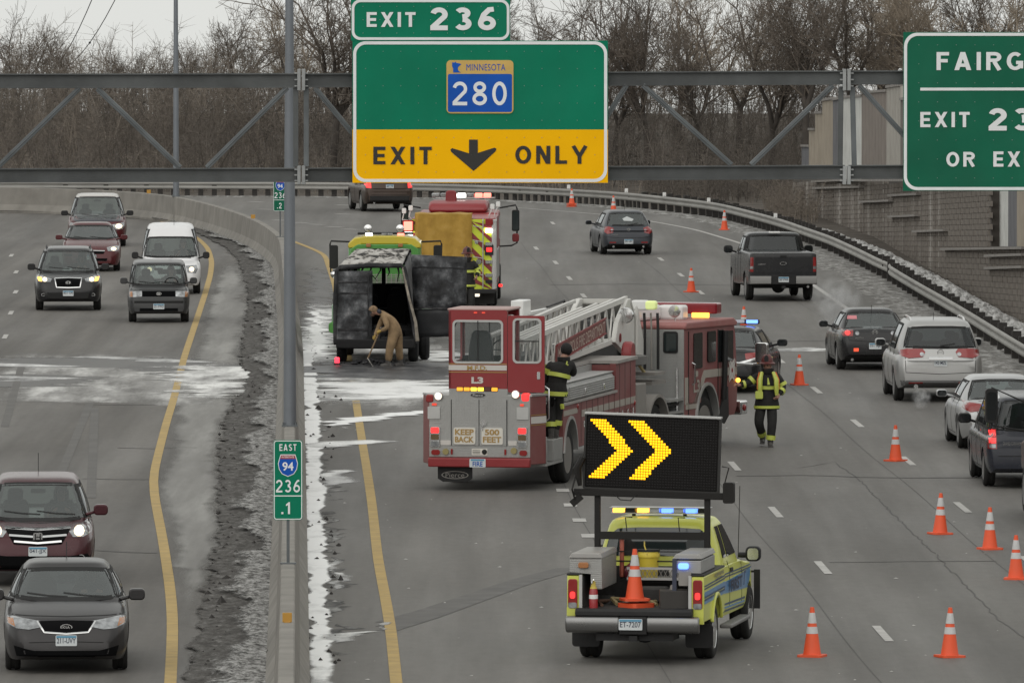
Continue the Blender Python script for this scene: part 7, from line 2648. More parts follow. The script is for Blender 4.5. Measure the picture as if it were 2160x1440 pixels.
hr = mb.build('hose_reel', M_RED, lt)
for s in (-1, 1):
	mb = MB()
	x0 = 5.7
	mb.tube([(7.0, .66, 2.9), (7.0, .66, 3.08), (8.9, .66, 3.14), (8.95, .66, 2.9)], .022, 8) if s > 0 else mb.tube([(9.9, .62, 2.6), (9.95, .62, 3.1), (10.5, .62, 3.12), (10.52, .62, 2.6)], .022, 8)
	mb.build('hand_rail', M_BLACK, lt)
mb = MB()
mb.box(3.9, 4.7, .55, .8, 3.0, 3.32)
mb.build('control_box', M_WHITE, lt, bevel=.02)
mb = MB()
mb.cyl((4.3, .68, 2.5), (4.3, .68, 3.0), .04, n=8)
mb.build('box_post', M_ALU, lt)
mb = MB()
mb.box(4.6, 7.0, .62, .72, 3.0, 3.06)
mb.build('boom_arm', M_WHITE, lt)
# ---- tractor, turned a further 7 degrees
TM = Matrix.Translation((9.38, -1.13, 0)) @ Matrix.Rotation(radians(-7.2), 4, 'Z')
def tb(mb, name, m, parent=lt, bevel=0.0, angle=0):
	return xform(mb, TM).build(name, m, parent, bevel, angle)
side = [(1.9, .60)] + [(2.55, .60)] + arc(3.45, .55, .78, 176, 4) + [(4.35, .60), (5.45, .60), (5.62, .75), (5.65, 1.2), (5.52, 2.2), (5.42, 2.46), (1.9, 2.5)]
for y0, y1 in ((0, .07), (2.33, 2.40)):
	tb(MB().prism(side, 'Y', y0, y1), 'cab_side', M_RED if y0 else M_REDD, angle=30)
mb = MB()
mb.prism([(1.92, .62), (2.6, .62), (2.6, 1.35), (4.3, 1.35), (4.3, .62), (5.44, .62), (5.60, .8), (5.62, 1.2), (5.49, 2.2), (5.40, 2.45), (1.92, 2.49)], 'Y', .07, 2.33)
tb(mb, 'cab_core', M_RED, angle=0)
mb = MB()
mb.prism([(1.86, 2.48), (5.50, 2.43), (5.58, 2.50), (5.3, 2.60), (2.0, 2.62), (1.86, 2.56)], 'Y', -.04, 2.44)
tb(mb, 'cab_roof', mat('roof_red', (.26, .055, .05), .45, dirt=.45, dcol=(.42, .30, .28)), bevel=.03)
mb = MB()
mb.box(1.87, 1.90, .0, 2.40, .58, 2.48)
tb(mb, 'tread_back_wall', M_TREAD)
def rback(name, y0, y1, z0, z1, x, m, r=.05, t=.02, parent=lt):
	mb = MB()
	mb.prism(rrect(y1 - y0, z1 - z0, r, 5, (y0 + y1) / 2, (z0 + z1) / 2), 'X', x - t, x)
	return tb(mb, name, m, parent, angle=0)
b = rback('back_window_frame', .12, .43, 2.00, 2.44, 1.87, M_BLACK)
rback('back_window', .15, .40, 2.04, 2.40, 1.852, M_GLASS, parent=b)
def rside(name, x0, x1, z0, z1, m, r=.04, t=.015, parent=lt, y=0.0):
	mb = MB()
	mb.prism(rrect(x1 - x0, z1 - z0, min(r, (z1 - z0) * .4, (x1 - x0) * .4), 5, (x0 + x1) / 2, (z0 + z1) / 2), 'Y', y - t, y + .01)
	return tb(mb, name, m, parent, angle=0)
d = rside('crew_door', 2.2, 3.05, .95, 2.42, M_REDD, .05, .012)
rside('door_gap', 2.18, 2.205, .70, 2.43, M_SEAM, .01, .013)
rside('crew_window', 2.50, 3.10, 1.66, 2.38, M_GLASSD, .05, .03)
rside('side_window', 3.50, 4.05, 1.75, 2.38, M_GLASSD, .06, .03)
rside('front_window', 4.75, 5.28, 1.72, 2.34, M_GLASSD, .05, .03)
rside('front_window', 4.30, 4.62, 1.72, 2.38, M_GLASSD, .03, .02)
rside('door_gap', 4.25, 4.28, .9, 2.40, M_SEAM, .01, .013)
mb = MB()
mb.tube([(4.50, -.06, .95), (4.50, -.08, 1.5), (4.55, -.08, 2.36)], .06, 8)
tb(mb, 'hinge_post', M_BLACK, angle=30)
mb = MB()
mb.prism([(4.1, .55), (4.45, .9), (4.5, 1.2), (4.85, 1.2), (4.9, .60), (4.6, .45)], 'Y', -.05, -.02)
tb(mb, 'dark_step_panel', M_BLACK)
for x, z0, z1 in ((2.42, 1.35, 1.78), (1.80, .85, 1.70)):
	mb = MB()
	mb.tube([(x, -.01 if x > 2 else .12, z0), (x, -.07 if x > 2 else .12, z0 + .03), (x, -.07 if x > 2 else .12, z1 - .03), (x, -.01 if x > 2 else .12, z1)], .022, 8)
	tb(mb, 'grab_rail', M_CHROME, angle=40)
mb = MB()
mb.prism([(2.0, .85), (2.75, .85), (3.35, 1.44), (5.6, 1.42), (5.6, 1.58), (3.28, 1.60), (2.55, .98), (2.0, .98)], 'Y', -.012, .01)
tb(mb, 'stripe', M_STRIPE)
rside('stripe', 1.95, 2.15, .95, 1.50, M_STRIPE, .01, .012)
Mt = TM @ frame((2.72, -.016, 1.30), (1, 0, 0), (0, 0, 1))
letter('lettering', 'L3', Mt, .42, .26, M_STRIPE, lt, .03, .004)
Mt = TM @ frame((2.72, -.016, 1.55), (1, 0, 0), (0, 0, 1))
plate_poly(rrect(.2, .12, .04, 4), Mt, 0, .004).build('small_crest', M_STRIPE, lt, angle=0)
cross = [(.05, .05), (.16, .19), (0, .13), (-.16, .19), (-.05, .05), (-.19, .16), (-.13, 0), (-.19, -.16), (-.05, -.05), (-.16, -.19), (0, -.13), (.16, -.19), (.05, -.05), (.19, -.16), (.13, 0), (.19, .16)]
Mt = TM @ frame((5.22, -.016, 1.52), (1, 0, 0), (0, 0, 1))
plate_poly([(a * 1.25, b * 1.25) for a, b in reversed(cross)], Mt, 0, .006).build('fire_cross', M_WSTRIPE, lt, angle=0)
plate_poly(rrect(.1, .1, .05, 5), Mt, .006, .01).build('cross_centre', M_RED, lt, angle=0)
mb = MB()
mb.prism(arc(3.45, .55, .80, 178, 2) + list(reversed(arc(3.45, .55, .74, 178, 2))), 'Y', -.05, .12)
tb(mb, 'wheel_arch', M_ALU, angle=30)
mb = MB()
mb.prism(arc(3.45, .55, .72, 180, 0), 'Y', .10, 2.3)
tb(mb, 'wheel_housing', M_SEAM, angle=30)
for x in (0, 3.45):
	for y, sgn in ((.03, -1), (2.37, 1)):
		o = add_wheel(lt, 0, -1 if sgn < 0 else 1, .53, .30, name='wheel')
		p = TM @ Vector((x, y + (.15 if sgn < 0 else -.15), .53))
		o.location = p
		o.rotation_euler = (0, 0, radians(-7.2) + (pi if sgn < 0 else 0) + (radians(-6) if x else 0))
mb = MB()
mb.prism(arc(0, .5, .76, 165, 5) + list(reversed(arc(0, .5, .70, 165, 5))), 'Y', -.06, .75)
tb(mb, 'rear_fender', M_ALUD, angle=30)
mb = MB()
mb.box(-1.2, 5.2, .75, 1.65, .45, .95)
mb.box(-.9, 1.86, .1, 2.3, .95, 1.02)
tb(mb, 'frame_rails', M_BLACK)
mb = MB()
mb.box(-1.4, -.75, -.02, .5, .55, 1.52)
tb(mb, 'fender_box', M_ALUD, bevel=.02)
for z in (.55, .8, 1.05):
	mb = MB()
	mb.box(.85, 1.86, .0, .5, z, z + .05)
	tb(mb, 'cab_step', M_TREAD)
mb = MB()
mb.box(.35, 1.3, .2, 1.2, 1.42, 1.5)
mb.box(.2, .9, .1, 1.0, 1.62, 1.68)
tb(mb, 'catwalk', M_ALUD)
for k, yy_ in enumerate((.35, .6)):
	mb = MB()
	mb.tube([(.3, yy_, 1.68), (.1, yy_ + .1, 1.9), (-.2, yy_ + .3, 1.85), (-.1, yy_ + .4, 1.5)], .035, 6)
	tb(mb, 'air_hose', mat('hose_yellow', (.34, .26, .10), .6, dirt=.4), angle=40)
# floodlight stand at the cab back
for (y, m, r) in ((.98, M_ALU, .022), (.74, M_BLACK, .03), (.60, M_ALUD, .02), (.46, M_BLACK, .03)):
	mb = MB()
	mb.tube([(1.6, y, 1.68), (1.6, y, 2.5), (1.62, y + .02, 2.82)], r, 8)
	tb(mb, 'light_stand_pole', m, angle=40)
mb = MB()
mb.prism(rrect(.34, .2, .05, 4, .82, 2.98), 'X', 1.45, 1.65)
tb(mb, 'flood_lamp_head', M_WHITE, bevel=.03)
mb = MB()
mb.prism(rrect(.22, .18, .05, 4, .58, 2.98), 'X', 1.44, 1.62)
tb(mb, 'flood_lamp_head', mat('lime_lit', (.75, .85, .35), .3, emit=.25), bevel=.03)
mb = MB()
mb.box(2.0, 3.6, 1.0, 2.2, 2.62, 2.92)
tb(mb, 'roof_box', M_WHITE, bevel=.06)
mb = MB()
mb.box(3.6, 4.0, .55, 1.1, 2.60, 2.90)
tb(mb, 'roof_unit', M_WHITE, bevel=.05)
mb = MB()
mb.lathe([(.0001, -.03), (.12, -.02), (.13, 0), (.1, .06), (.0001, .1)], (2.6, .42, 2.82), 'X', 16)
mb.cyl((2.65, .42, 2.6), (2.65, .42, 2.75), .015, n=6)
tb(mb, 'spot_lamp', M_CHROME, angle=40)
mb = MB()
mb.prism(rrect(.4, 2.2, .06, 4, 4.7, 1.2), 'Z', 2.70, 2.92)
lb = tb(mb, 'light_bar', mat('red_lens_bar', (.20, .012, .02), .2, coat=.5), bevel=.03)
mb = MB()
mb.box(4.46, 4.5, .25, .62, 2.62, 2.72)
tb(mb, 'amber_flasher', M_AMBERON, bevel=.01)
mb = MB()
mb.box(4.46, 4.5, .78, .86, 2.62, 2.70)
tb(mb, 'amber_flasher', M_AMBERON, bevel=.01)
mb = MB()
mb.prism(rrect(.26, .42, .06, 4, -.5, 1.86), 'X', 5.7, 5.82)
mb.tube([(5.5, -.02, 1.65), (5.75, -.3, 1.62), (5.76, -.5, 1.64)], .03, 8)
o = tb(mb, 'side_mirror', M_CHROME, bevel=.02)
mb = MB()
mb.tube([(5.6, .05, 1.6), (5.9, -.35, 1.72)], .04, 8)
tb(mb, 'chrome_arm', M_CHROME, angle=40)
mb = MB()
mb.box(5.7, 6.15, -.08, 2.48, .58, .86)
tb(mb, 'front_bumper', M_CHROME, bevel=.03)
mb = MB()
mb.sphere((5.9, -.09, .72), .07, 10, 6, (1, .5, 1))
tb(mb, 'bumper_lamp', M_TAIL, angle=40)
mb = MB()
mb.sphere((5.55, -.05, 1.30), .05, 10, 6)
tb(mb, 'corner_lamp', M_AMBERON, angle=40)
# ================================================================ YELLOW ROAD PATROL PICKUP WITH ARROW BOARD
M_LIME = mat('patrol_yellow', (0.58, 0.61, 0.085), 0.3, coat=0.3, dirt=0.18, dcol=(0.34, 0.32, 0.24), dscale=1.3)
M_BAND = mat('patrol_blue', (0.08, 0.22, 0.42), 0.35, coat=.3)
M_BANDD = mat('patrol_navy', (0.03, 0.06, 0.13), 0.4)
M_LINER = mat('bed_liner', (0.022, 0.022, 0.022), 0.75, bump=.3, bscale=60, dirt=.3, dcol=(.12, .115, .11))
HY = radians(9)
yo = G(1340, 1400)
yt = thing('patrol_pickup', 'yellow green patrol pickup with a lit arrow board above its open bed', 'pickup truck', (yo.x, yo.y, 0), pi / 2 - HY)
YY = lambda px: .97 - (px - 1198) * .00681
YZ = lambda py: .79 + (1283 - py) * .0067
SX = lambda px: -.23 + (px - 1482) * .0514
SZ = lambda px, py: 1.24 - (py - 1200) * .0067 - (px - 1525) * .0034
# cab and hood
low = loft_body(1.98, [(2.22, 1.20), (2.26, 1.27), (4.3, 1.25), (4.7, 1.20), (5.5, 1.14), (5.95, 1.05), (6.08, .85)], [(2.22, .52), (5.9, .50), (6.08, .55)], [(2.22, .95), (2.3, .965), (4.3, .965), (5.4, .95), (5.9, .88), (6.08, .75)], SEC_BOX)
me = cut_wheels(low.mesh('body', 38), [5.22], .40, 1.93)
link('body', me, M_LIME, yt)
cab = dict(xfb=4.45, xft=3.55, xrt=2.40, xrb=2.28, wb=.925, wt=.735, zb=1.2, zr=1.96, crown=.07, n=8.0)
cm = loft_cabin(cab).mesh('cabin', 38)
link('cabin', cm, M_LIME, yt)
shy = Shell([me, cm])
shy.patch('rear', [(-.80, 1.40), (.80, 1.40), (.72, 1.70), (.60, 1.79), (.3, 1.81), (-.3, 1.81), (-.60, 1.79), (-.72, 1.70)], .012).build('rear_window', M_GLASS, yt, angle=50)
shy.patch('rear', [(-.42, 1.46), (-.72, 1.46), (-.70, 1.62), (-.60, 1.66), (-.46, 1.66), (-.40, 1.60)], .016).build('headrest', M_SEAT, yt, angle=50)
for p in ([(2.62, 1.36), (2.95, 1.36), (2.95, 1.81), (2.66, 1.81)], [(3.05, 1.36), (4.15, 1.36), (3.98, 1.50), (3.62, 1.78), (3.50, 1.81), (3.05, 1.81)]):
	for ax in ('left', 'right'):
		shy.patch(ax, p, .01).build('side_window', M_GLASSD, yt, angle=50)
for ax in ('left', 'right'):
	for x in (2.98, 4.3, 2.34):
		shy.strip(ax, [(x, .62), (x, 1.30)], .014).build('panel_gap', M_SEAM, yt, angle=0)
	shy.strip(ax, [(3.05, 1.16), (3.30, 1.16)], .05, .02).build('door_handle', M_BLACK, yt, angle=0)
# bed sides with arches
side = [(0, .60), (.72, .60)] + arc(1.31, .42, .50, 160, 20) + [(1.9, .60), (2.22, .60), (2.22, 1.26), (0, 1.26)]
for y0, y1 in ((-.985, -.80), (.80, .985)):
	mb = MB()
	mb.prism(side, 'Y', y0, y1)
	mb.build('bed_side', M_LIME, yt, bevel=.02, angle=30)
	f = MB()
	s = -1 if y0 < 0 else 1
	ar = arc(1.31, .42, .54, 165, 15)
	f.prism(ar + list(reversed(arc(1.31, .42, .485, 165, 15))), 'Y', min(s * .97, s * 1.02), max(s * .97, s * 1.02))
	f.build('fender_flare', M_LIME, yt, bevel=.015, angle=30)
	r_ = MB()
	r_.box(-.01, 2.2, y0 - .005, y1 + .005, 1.26, 1.285)
	r_.build('bed_rail_cap', M_BLACK, yt, bevel=.008)
	h_ = MB()
	h_.prism(arc(1.31, .42, .47, 180, 0), 'Y', min(s * .5, s * .82), max(s * .5, s * .82))
	h_.build('wheel_housing', M_LINER, yt, angle=30)
mb = MB()
mb.box(-.16, 2.2, -.80, .80, .70, .79)
mb.box(2.16, 2.22, -.80, .80, .79, 1.26)
mb.box(-.0, 2.16, .76, .80, .79, 1.24)
mb.box(-.0, 2.16, -.80, -.76, .79, 1.24)
mb.build('bed_liner', M_LINER, yt)
for s in (1, -1):
	mb = MB()
	mb.box(-.012, .03, min(s * .765, s * .81), max(s * .765, s * .81), .80, 1.27)
	mb.build('bed_post', M_ALU, yt, angle=0)
	mb = MB()
	mb.prism(rrect(.135, .42, .035, 4, s * .90, 1.0), 'X', -.03, .18)
	tl = mb.build('tail_lamp', M_TAIL, yt, bevel=.01)
	mb = MB()
	mb.prism(rrect(.075, .10, .03, 4, s * .90, .98), 'X', -.042, -.02)
	mb.build('brake_bulb', M_TAILON, tl)
	mb = MB()
	mb.prism(rrect(.12, .08, .02, 4, s * .90, .835), 'X', -.036, .0)
	mb.build('reverse_lens', M_HEAD, tl)
mb = MB()
mb.prism([(-.17, .80), (-.20, .76), (-.20, .70), (-.05, .66), (-.0, .72), (-.0, .80)], 'Y', -.84, .84)
mb.build('tail_sill', M_BLACK, yt, bevel=.01)
mb = MB()
mb.box(-.02, .05, -.985, -.84, .58, .80)
mb.box(-.02, .05, .84, .985, .58, .80)
mb.build('corner_panel', M_LIME, yt)
for y0, y1, in ((-.95, -.20), (.20, .97)):
	mb = MB()
	mb.prism([(-.16, .70), (-.27, .68), (-.29, .58), (-.26, .48), (-.16, .45)], 'Y', y0, y1)
	mb.build('rear_bumper', mat('bumper_chrome', (.25, .25, .25), .22, .95, dirt=.22, dcol=(.14, .135, .125)), yt, bevel=.02)
mb = MB()
mb.prism([(-.16, .70), (-.25, .68), (-.24, .44), (-.16, .42)], 'Y', -.20, .20)
mb.build('bumper_step', M_BLACK, yt, bevel=.01)
pl = add_plate(yt, frame((-.262, .03, .585), (0, -1, 0), (0, 0, 1)), 'ET-7207', w=.34, h=.16)
mb = MB()
mb.box(-.1, .6, -.55, .55, .34, .46)
mb.cyl((1.31, -.8, .40), (1.31, .8, .40), .07)
mb.sphere((1.31, .05, .40), .19, 12, 8)
mb.box(.3, 5.8, -.45, .45, .42, .6)
mb.box(-.22, -.1, -.06, .06, .34, .42)
mb.build('chassis', M_BLACK, yt)
for x in (1.31, 5.22):
	for s in (1, -1):
		add_wheel(yt, x, s * .965, .40, .27, M_CHROME, spokes=8)
for s in (1, -1):
	mb = MB()
	mb.prism(rrect(.40, .34, .05, 4, s * .82, .36), 'X', .72, .75)
	mb.build('mud_flap', M_BLACK, yt)
	mb = MB()
	mb.box(2.3, 4.4, min(s * .9, s * 1.08), max(s * .9, s * 1.08), .36, .42)
	mb.build('running_board', mat('step_grey', (.14, .14, .14), .5, dirt=.4), yt, bevel=.02)
	mb = MB()
	mb.prism(rrect(.22, .22, .07, 5, s * 1.13, 1.32), 'X', 4.2, 4.36)
	mb.bar((4.28, s * .9, 1.30), (4.28, s * 1.06, 1.30), .1, .08)
	mr = mb.build('side_mirror', M_BLACK, yt, bevel=.03)
	mb = MB()
	mb.prism(rrect(.16, .17, .05, 5, s * 1.135, 1.32), 'X', 4.185, 4.21)
	mb.build('mirror_glass', M_CHROME, mr)
	mb = MB()
	mb.box(5.62, 5.66, min(s * .96, s * 1.05), max(s * .96, s * 1.05), .42, 1.0)
	mb.bar((5.64, s * .88, .97), (5.64, s * 1.02, .97), .03, .03)
	mb.build('front_flap', M_BLACK, yt)
# livery on the right and left flanks
def flank_poly(name, poly, m, off=.008):
	for s in (1, -1):
		mb = MB()
		mb.prism(poly, 'Y', min(s * .985, s * (.985 + off)), max(s * .985, s * (.985 + off)))
		mb.build(name, m, yt, angle=0)
def cab_poly(name, poly, m, off=.008):
	for ax in ('left', 'right'):
		shy.patch(ax, poly, off, 4).build(name, m, yt, angle=50)
for z, h, m in ((1.115, .016, M_BANDD), (1.075, .016, M_BANDD), (1.0, .05, M_BAND), (.955, .022, M_BANDD), (.915, .022, M_BANDD), (.88, .035, M_BAND)):
	flank_poly('livery_band', [(.08, z - h * .6), (2.2, z - h * .6 + .02), (2.2, z + h * .6 + .02), (.08, z + h * .6)], m)
cab_poly('livery_band', [(2.26, .86), (5.05, .78), (5.4, 1.05), (2.26, 1.02)], M_BAND)
for z in (1.085, 1.125):
	cab_poly('livery_band', [(2.26, z), (5.6, z - .04), (5.6, z - .022), (2.26, z + .018)], M_BANDD)
for z in (.60, .65, .70):
	cab_poly('livery_band', [(2.26, z - .014), (4.65, z - .06), (4.65, z - .03), (2.26, z + .014)], M_BANDD if z != .65 else M_BAND)
for sgn in (1, -1):
	R_ = (1, 0, 0) if sgn < 0 else (-1, 0, 0)
	letter('lettering', 'FIRST', frame((3.45, sgn * .992, .94), R_, (0, 0, 1)), 1.25, .17, mat('livery_ink', (.012, .02, .05), .5), yt, .04, .004)
	Mq = frame((4.35, sgn * .992, .95), R_, (0, 0, 1))
	k_ = 1
	plate_poly([(-.12, -.09), (-.07, -.09), (-.02, .08), (.1, .08), (.1, .12), (-.05, .12)], Mq, 0, .006).build('livery_arrow', M_BANDD, yt, angle=0)
	letter('lettering', 'INCIDENT RESPONSE', frame((1.55, sgn * .995, 1.205), R_, (0, 0, 1)), 1.0, .05, M_BANDD, yt, .015, .004)
	letter('lettering', 'SAFETY TEAM', frame((1.55, sgn * .995, 1.145), R_, (0, 0, 1)), .6, .042, M_BANDD, yt, .015, .004)
# roof light bar
mb = MB()
mb.prism(rrect(.28, 1.42, .06, 4, 2.85, .05), 'Z', 1.985, 2.0)
lb = mb.build('light_bar', M_ALU, yt)
for k in range(8):
	y = .74 - .178 * k
	m = {0: M_AMBERON, 1: None, 2: M_AMBERON, 4: M_BLUEON, 6: M_BLUEON}.get(k, mat('beacon_clear', (.5, .52, .6), .2, coat=.5) if k in (3, 5) else M_BLACK)
	m = m or M_BLACK
	mb = MB()
	mb.box(2.70, 2.98, y - .165, y - .015, 2.0, 2.065)
	mb.build('beacon', m, lb, bevel=.012)
mb = MB()
mb.box(2.69, 2.99, -.70, .77, 2.066, 2.078)
mb.build('bar_cover', M_ALU, lb, bevel=.004)
for y in (.42, -.33):
	mb = MB()
	mb.bar((2.75, y, 1.88), (2.75, y, 2.0), .05, .04)
	mb.build('bar_foot', M_BLACK, yt)
mb = MB()
mb.tube([(4.6, -.86, 1.2), (4.5, -.9, 2.3)], .006, 5)
mb.build('antenna', M_BLACK, yt)
# rack, posts and arrow board
for s in (1, -1):
	mb = MB()
	mb.bar((1.72, s * .80, 1.26), (1.72, s * .80, 2.34), .085, .085)
	mb.build('board_post', mat('post_black', (.013, .012, .011), .6, spec=.25), yt, bevel=.012)
mb = MB()
mb.bar((1.70, -.80, 1.73), (1.70, .80, 1.73), .05, .11)
mb.bar((1.70, -.80, 1.36), (1.70, .80, 1.36), .02, .02)
mb.bar((1.70, -.80, 1.50), (1.70, .80, 1.50), .015, .015)
mb.bar((1.70, -.40, 1.36), (1.70, -.40, 1.50), .012, .012)
mb.build('cab_guard', mat('post_black', (.013, .012, .011), .6, spec=.25), yt)
mb = MB()
for y in (.42, -.35):
	mb.tube([(1.9, y - .02, 1.78), (1.9, y, 1.98), (1.9, y - .1, 1.98)], .008, 5)
mb.build('guard_wire', M_BLACK, yt)
BM = Matrix.Translation((1.66, 0.0, 2.92)) @ Matrix.Rotation(radians(1.8), 4, 'X')
BF = BM @ frame((0, 0, 0), (0, -1, 0), (0, 0, 1))
bw, bh = 1.95, 1.06
bd = plate_poly(rrect(bw, bh, .02, 3), BF, -.12, 0).build('arrow_board', mat('board_black', (.008, .0075, .007), .8, spec=.15), yt, angle=0)
ring_poly(rrect(bw + .03, bh + .03, .02, 3), rrect(bw - .02, bh - .02, .02, 3), BF, -.12, .02).build('board_rim', mat('rim_dark', (.022, .021, .020), .6, .2), bd, angle=0)
plate_poly([(-bw / 2 - .02, bh / 2 + .005), (bw / 2 + .02, bh / 2 + .005), (bw / 2 + .02, bh / 2 + .03), (-bw / 2 - .02, bh / 2 + .03)], BF, -.14, .025).build('board_top_edge', M_ALU, bd, angle=0)
nx_, nz_ = 48, 26
cw, chh = (bw - .05) / nx_, (bh - .05) / nz_
lit, off = MB(), MB()
for j in range(nz_):
	v0 = bh / 2 - .025 - (j + 1) * chh
	t = (j + .5 - 1.2) / 22.0
	for i in range(nx_):
		u0 = -bw / 2 + .025 + i * cw
		on = False
		if 0 <= t <= 1:
			e = 0.6 + 10.2 * (1 - abs(2 * t - 1))
			for base in (0, 14.2):
				on |= e + base <= i + .3 < e + base + 6.0
		mb = lit if on else off
		k = .09 * cw
		vs = [BF @ Vector((u, v, .004 if on else .003)) for u, v in ((u0 + k, v0 + k), (u0 + cw - k, v0 + k), (u0 + cw - k, v0 + chh - k), (u0 + k, v0 + chh - k))]
		vs += [BF @ Vector((u0 + cw / 2, v0 + chh / 2, .010))]
		mb.add(vs, [(0, 1, 4), (1, 2, 4), (2, 3, 4), (3, 0, 4)])
o = lit.build('lit_lamps', M_YELON, bd, angle=0, fix=False)
o['kind'] = 'stuff'
o = off.build('unlit_lamps', mat('unlit_lamp', (.017, .016, .016), .8, spec=.15), bd, angle=0, fix=False)
o['kind'] = 'stuff'
mb = MB()
mb.bar(BM @ Vector((.02, 1.12, -.60)), BM @ Vector((.02, -1.12, -.58)), .10, .10)
mb.build('board_beam', mat('post_black', (.013, .012, .011), .6, spec=.25), yt, bevel=.01)
mb = MB()
mb.prism(rrect(.16, .30, .03, 3, -1.12, 2.36), 'X', 1.6, 1.75)
mb.tube([(1.66, -1.06, 2.5), (1.66, -1.12, 2.72), (1.66, -1.02, 2.74)], .01, 5)
mb.build('beam_end', mat('post_black', (.013, .012, .011), .6, spec=.25), yt, bevel=.01)
mb = MB()
mb.tube([(1.6, 1.0, 2.86), (1.58, 1.08, 2.7), (1.6, 1.04, 2.45)], [.05, .06, .03], 8)
mb.bar((1.6, 1.02, 2.3), (1.6, 1.16, 2.18), .06, .1)
mb.tube([(1.62, 1.08, 2.7), (1.5, 1.14, 2.4), (1.6, 1.1, 2.2)], .014, 5)
mb.build('board_hinge', mat('post_black', (.013, .012, .011), .6, spec=.25), yt)
mb = MB()
mb.tube([(1.62, .55, 2.34), (1.6, .45, 2.25), (1.6, .3, 2.24), (1.62, .22, 2.33)], .008, 5)
mb.build('board_cable', M_BLACK, yt)
# tool boxes over the bed rails
for s, y0, y1 in ((1, .50, .97), (-1, -.93, -.53)):
	mb = MB()
	mb.prism([(y0, 1.26 if s > 0 else 1.29), (y1, 1.29), (y1, 1.50), (y0, 1.50)] if s > 0 else [(y0, 1.29), (y1, 1.29), (y1, 1.48), (y0, 1.48)], 'X', .12, 1.55)
	tbx = mb.build('tool_box', M_TREAD, yt, bevel=.01, angle=0)
	mb = MB()
	mb.prism([(y0 - .01, 1.50), (y1 + .01, 1.50), (y1 - .04, 1.57), (y0 + .02, 1.57)], 'X', .10, 1.57)
	mb.build('lid', mat('lid_plate', (.36, .355, .345), .4, .6, dirt=.3), tbx, bevel=.008, angle=0)
	if s > 0:
		mb = MB()
		mb.box(.12, 1.55, .50, .66, 1.06, 1.27)
		mb.build('lower_box', M_TREAD, tbx, angle=0)
	mb = MB()
	mb.prism(rrect(.15, .085, .03, 4, .76 if s > 0 else -.68, 1.40), 'X', .06, .12)
	mb.build('side_flasher', M_AMBER if s > 0 else M_BLUEON, yt, bevel=.01)
mb = MB()
mb.bar((.10, -.55, .80), (.10, -.55, 1.50), .06, .04)
mb.build('flasher_post', mat('post_navy', (.03, .035, .06), .5), yt)
mb = MB()
mb.prism(rrect(.18, .2, .02, 3, -.70, 1.22), 'X', .09, .11)
mb.build('bracket', M_ALUD, yt, angle=0)
for k_ in range(7):                # loose gear on the floor
	mb = MB()
	a_ = -.6 + .19 * k_
	mb.tube([(.4 + .12 * (k_ % 3), a_, .81), (.8 + .1 * (k_ % 2), a_ + .12, .84 + .03 * (k_ % 2)), (1.3, a_ - .08, .82)], .025 + .008 * (k_ % 2), 6)
	mb.build('loose_bar', (mat('rust', (.13, .07, .045), .8, var=.3, vscale=9), M_ALUD, mat('hose_yellow', (.34, .26, .10), .6, dirt=.4))[k_ % 3], yt)
mb = MB()
mb.prism(rrect(.42, .22, .05, 4, -.1, .92), 'X', .95, 1.35)
mb.build('motor_box', M_LINER, yt, bevel=.03)
# mesh tray across the bed
ty = MB()
for z in (1.12, 1.27):
	ty.bar((1.5, .34, z), (1.5, -.52, z), .03, .035)
ty.build('tray_rail', M_ALU, yt)
ty = MB()
for k in range(13):
	y = .34 - .066 * k
	ty.bar((1.5, y, 1.13), (1.5, y - .066, 1.26), .008, .008)
	ty.bar((1.5, y, 1.26), (1.5, y - .066, 1.13), .008, .008)
o = ty.build('tray_mesh', M_ALUD, yt)
o['kind'] = 'stuff'
mb = MB()
mb.box(1.5, 2.1, -.52, .34, 1.10, 1.12)
mb.build('tray_floor', M_ALUD, yt)
# ---- loads in the bed: things of their own
YM = Matrix.Translation((yo.x, yo.y, 0)) @ Matrix.Rotation(pi / 2 - HY, 4, 'Z')
def onbed(x, y, z):
	return YM @ Vector((x, y, z))
cone(None, 'clean orange cone standing on loose tail gear in the yellow pickup bed', rz=.25, group=None, loc=onbed(.36, .06, .885), scale=1.03)
cb = thing('cone_base', 'flat orange cone base lying under the cone in the pickup bed', 'cone base', onbed(.36, .04, .79), .7)
MB().prism(rrect(.40, .40, .05, 3), 'Z', .0, .06).build('base', M_ORANGE, cb, angle=0)
ex = thing('fire_extinguisher', 'red fire extinguisher with a yellow top standing at the left of the pickup bed', 'fire extinguisher', onbed(-.02, .60, .79))
MB().lathe([(.05, 0), (.062, .01), (.062, .24), (.05, .29), (.02, .31)], n=16).build('cylinder', mat('extinguisher_red', (.30, .02, .025), .3, coat=.4), ex)
MB().lathe([(.0635, .14), (.0635, .20)], n=16).build('white_label', M_WHITE, ex)
MB().lathe([(.055, .285), (.035, .32), (.03, .38), (.0001, .40)], n=12).build('yellow_top', mat('yellow_plastic', (.50, .38, .06), .4), ex)
mb = MB()
mb.tube([(0, 0, .36), (-.02, -.06, .40), (-.03, -.10, .36)], .012, 6)
mb.bar((0, 0, .39), (0, -.12, .42), .015, .02)
mb.build('trigger', M_CHROME, ex)
bk = thing('bucket', 'yellow plastic bucket with handle on the tray behind the pickup cab window', 'bucket', onbed(1.75, .06, 1.12))
MB().lathe([(.13, 0), (.15, .30), (.165, .30), (.165, .345), (.155, .36), (.155, .39), (.0001, .39)], n=20).build('pail', mat('bucket_yellow', (.60, .46, .03), .4, dirt=.15), bk)
MB().lathe([(.163, .38), (.163, .41), (.0001, .415)], n=20).build('lid', M_BLACK, bk)
mb = MB()
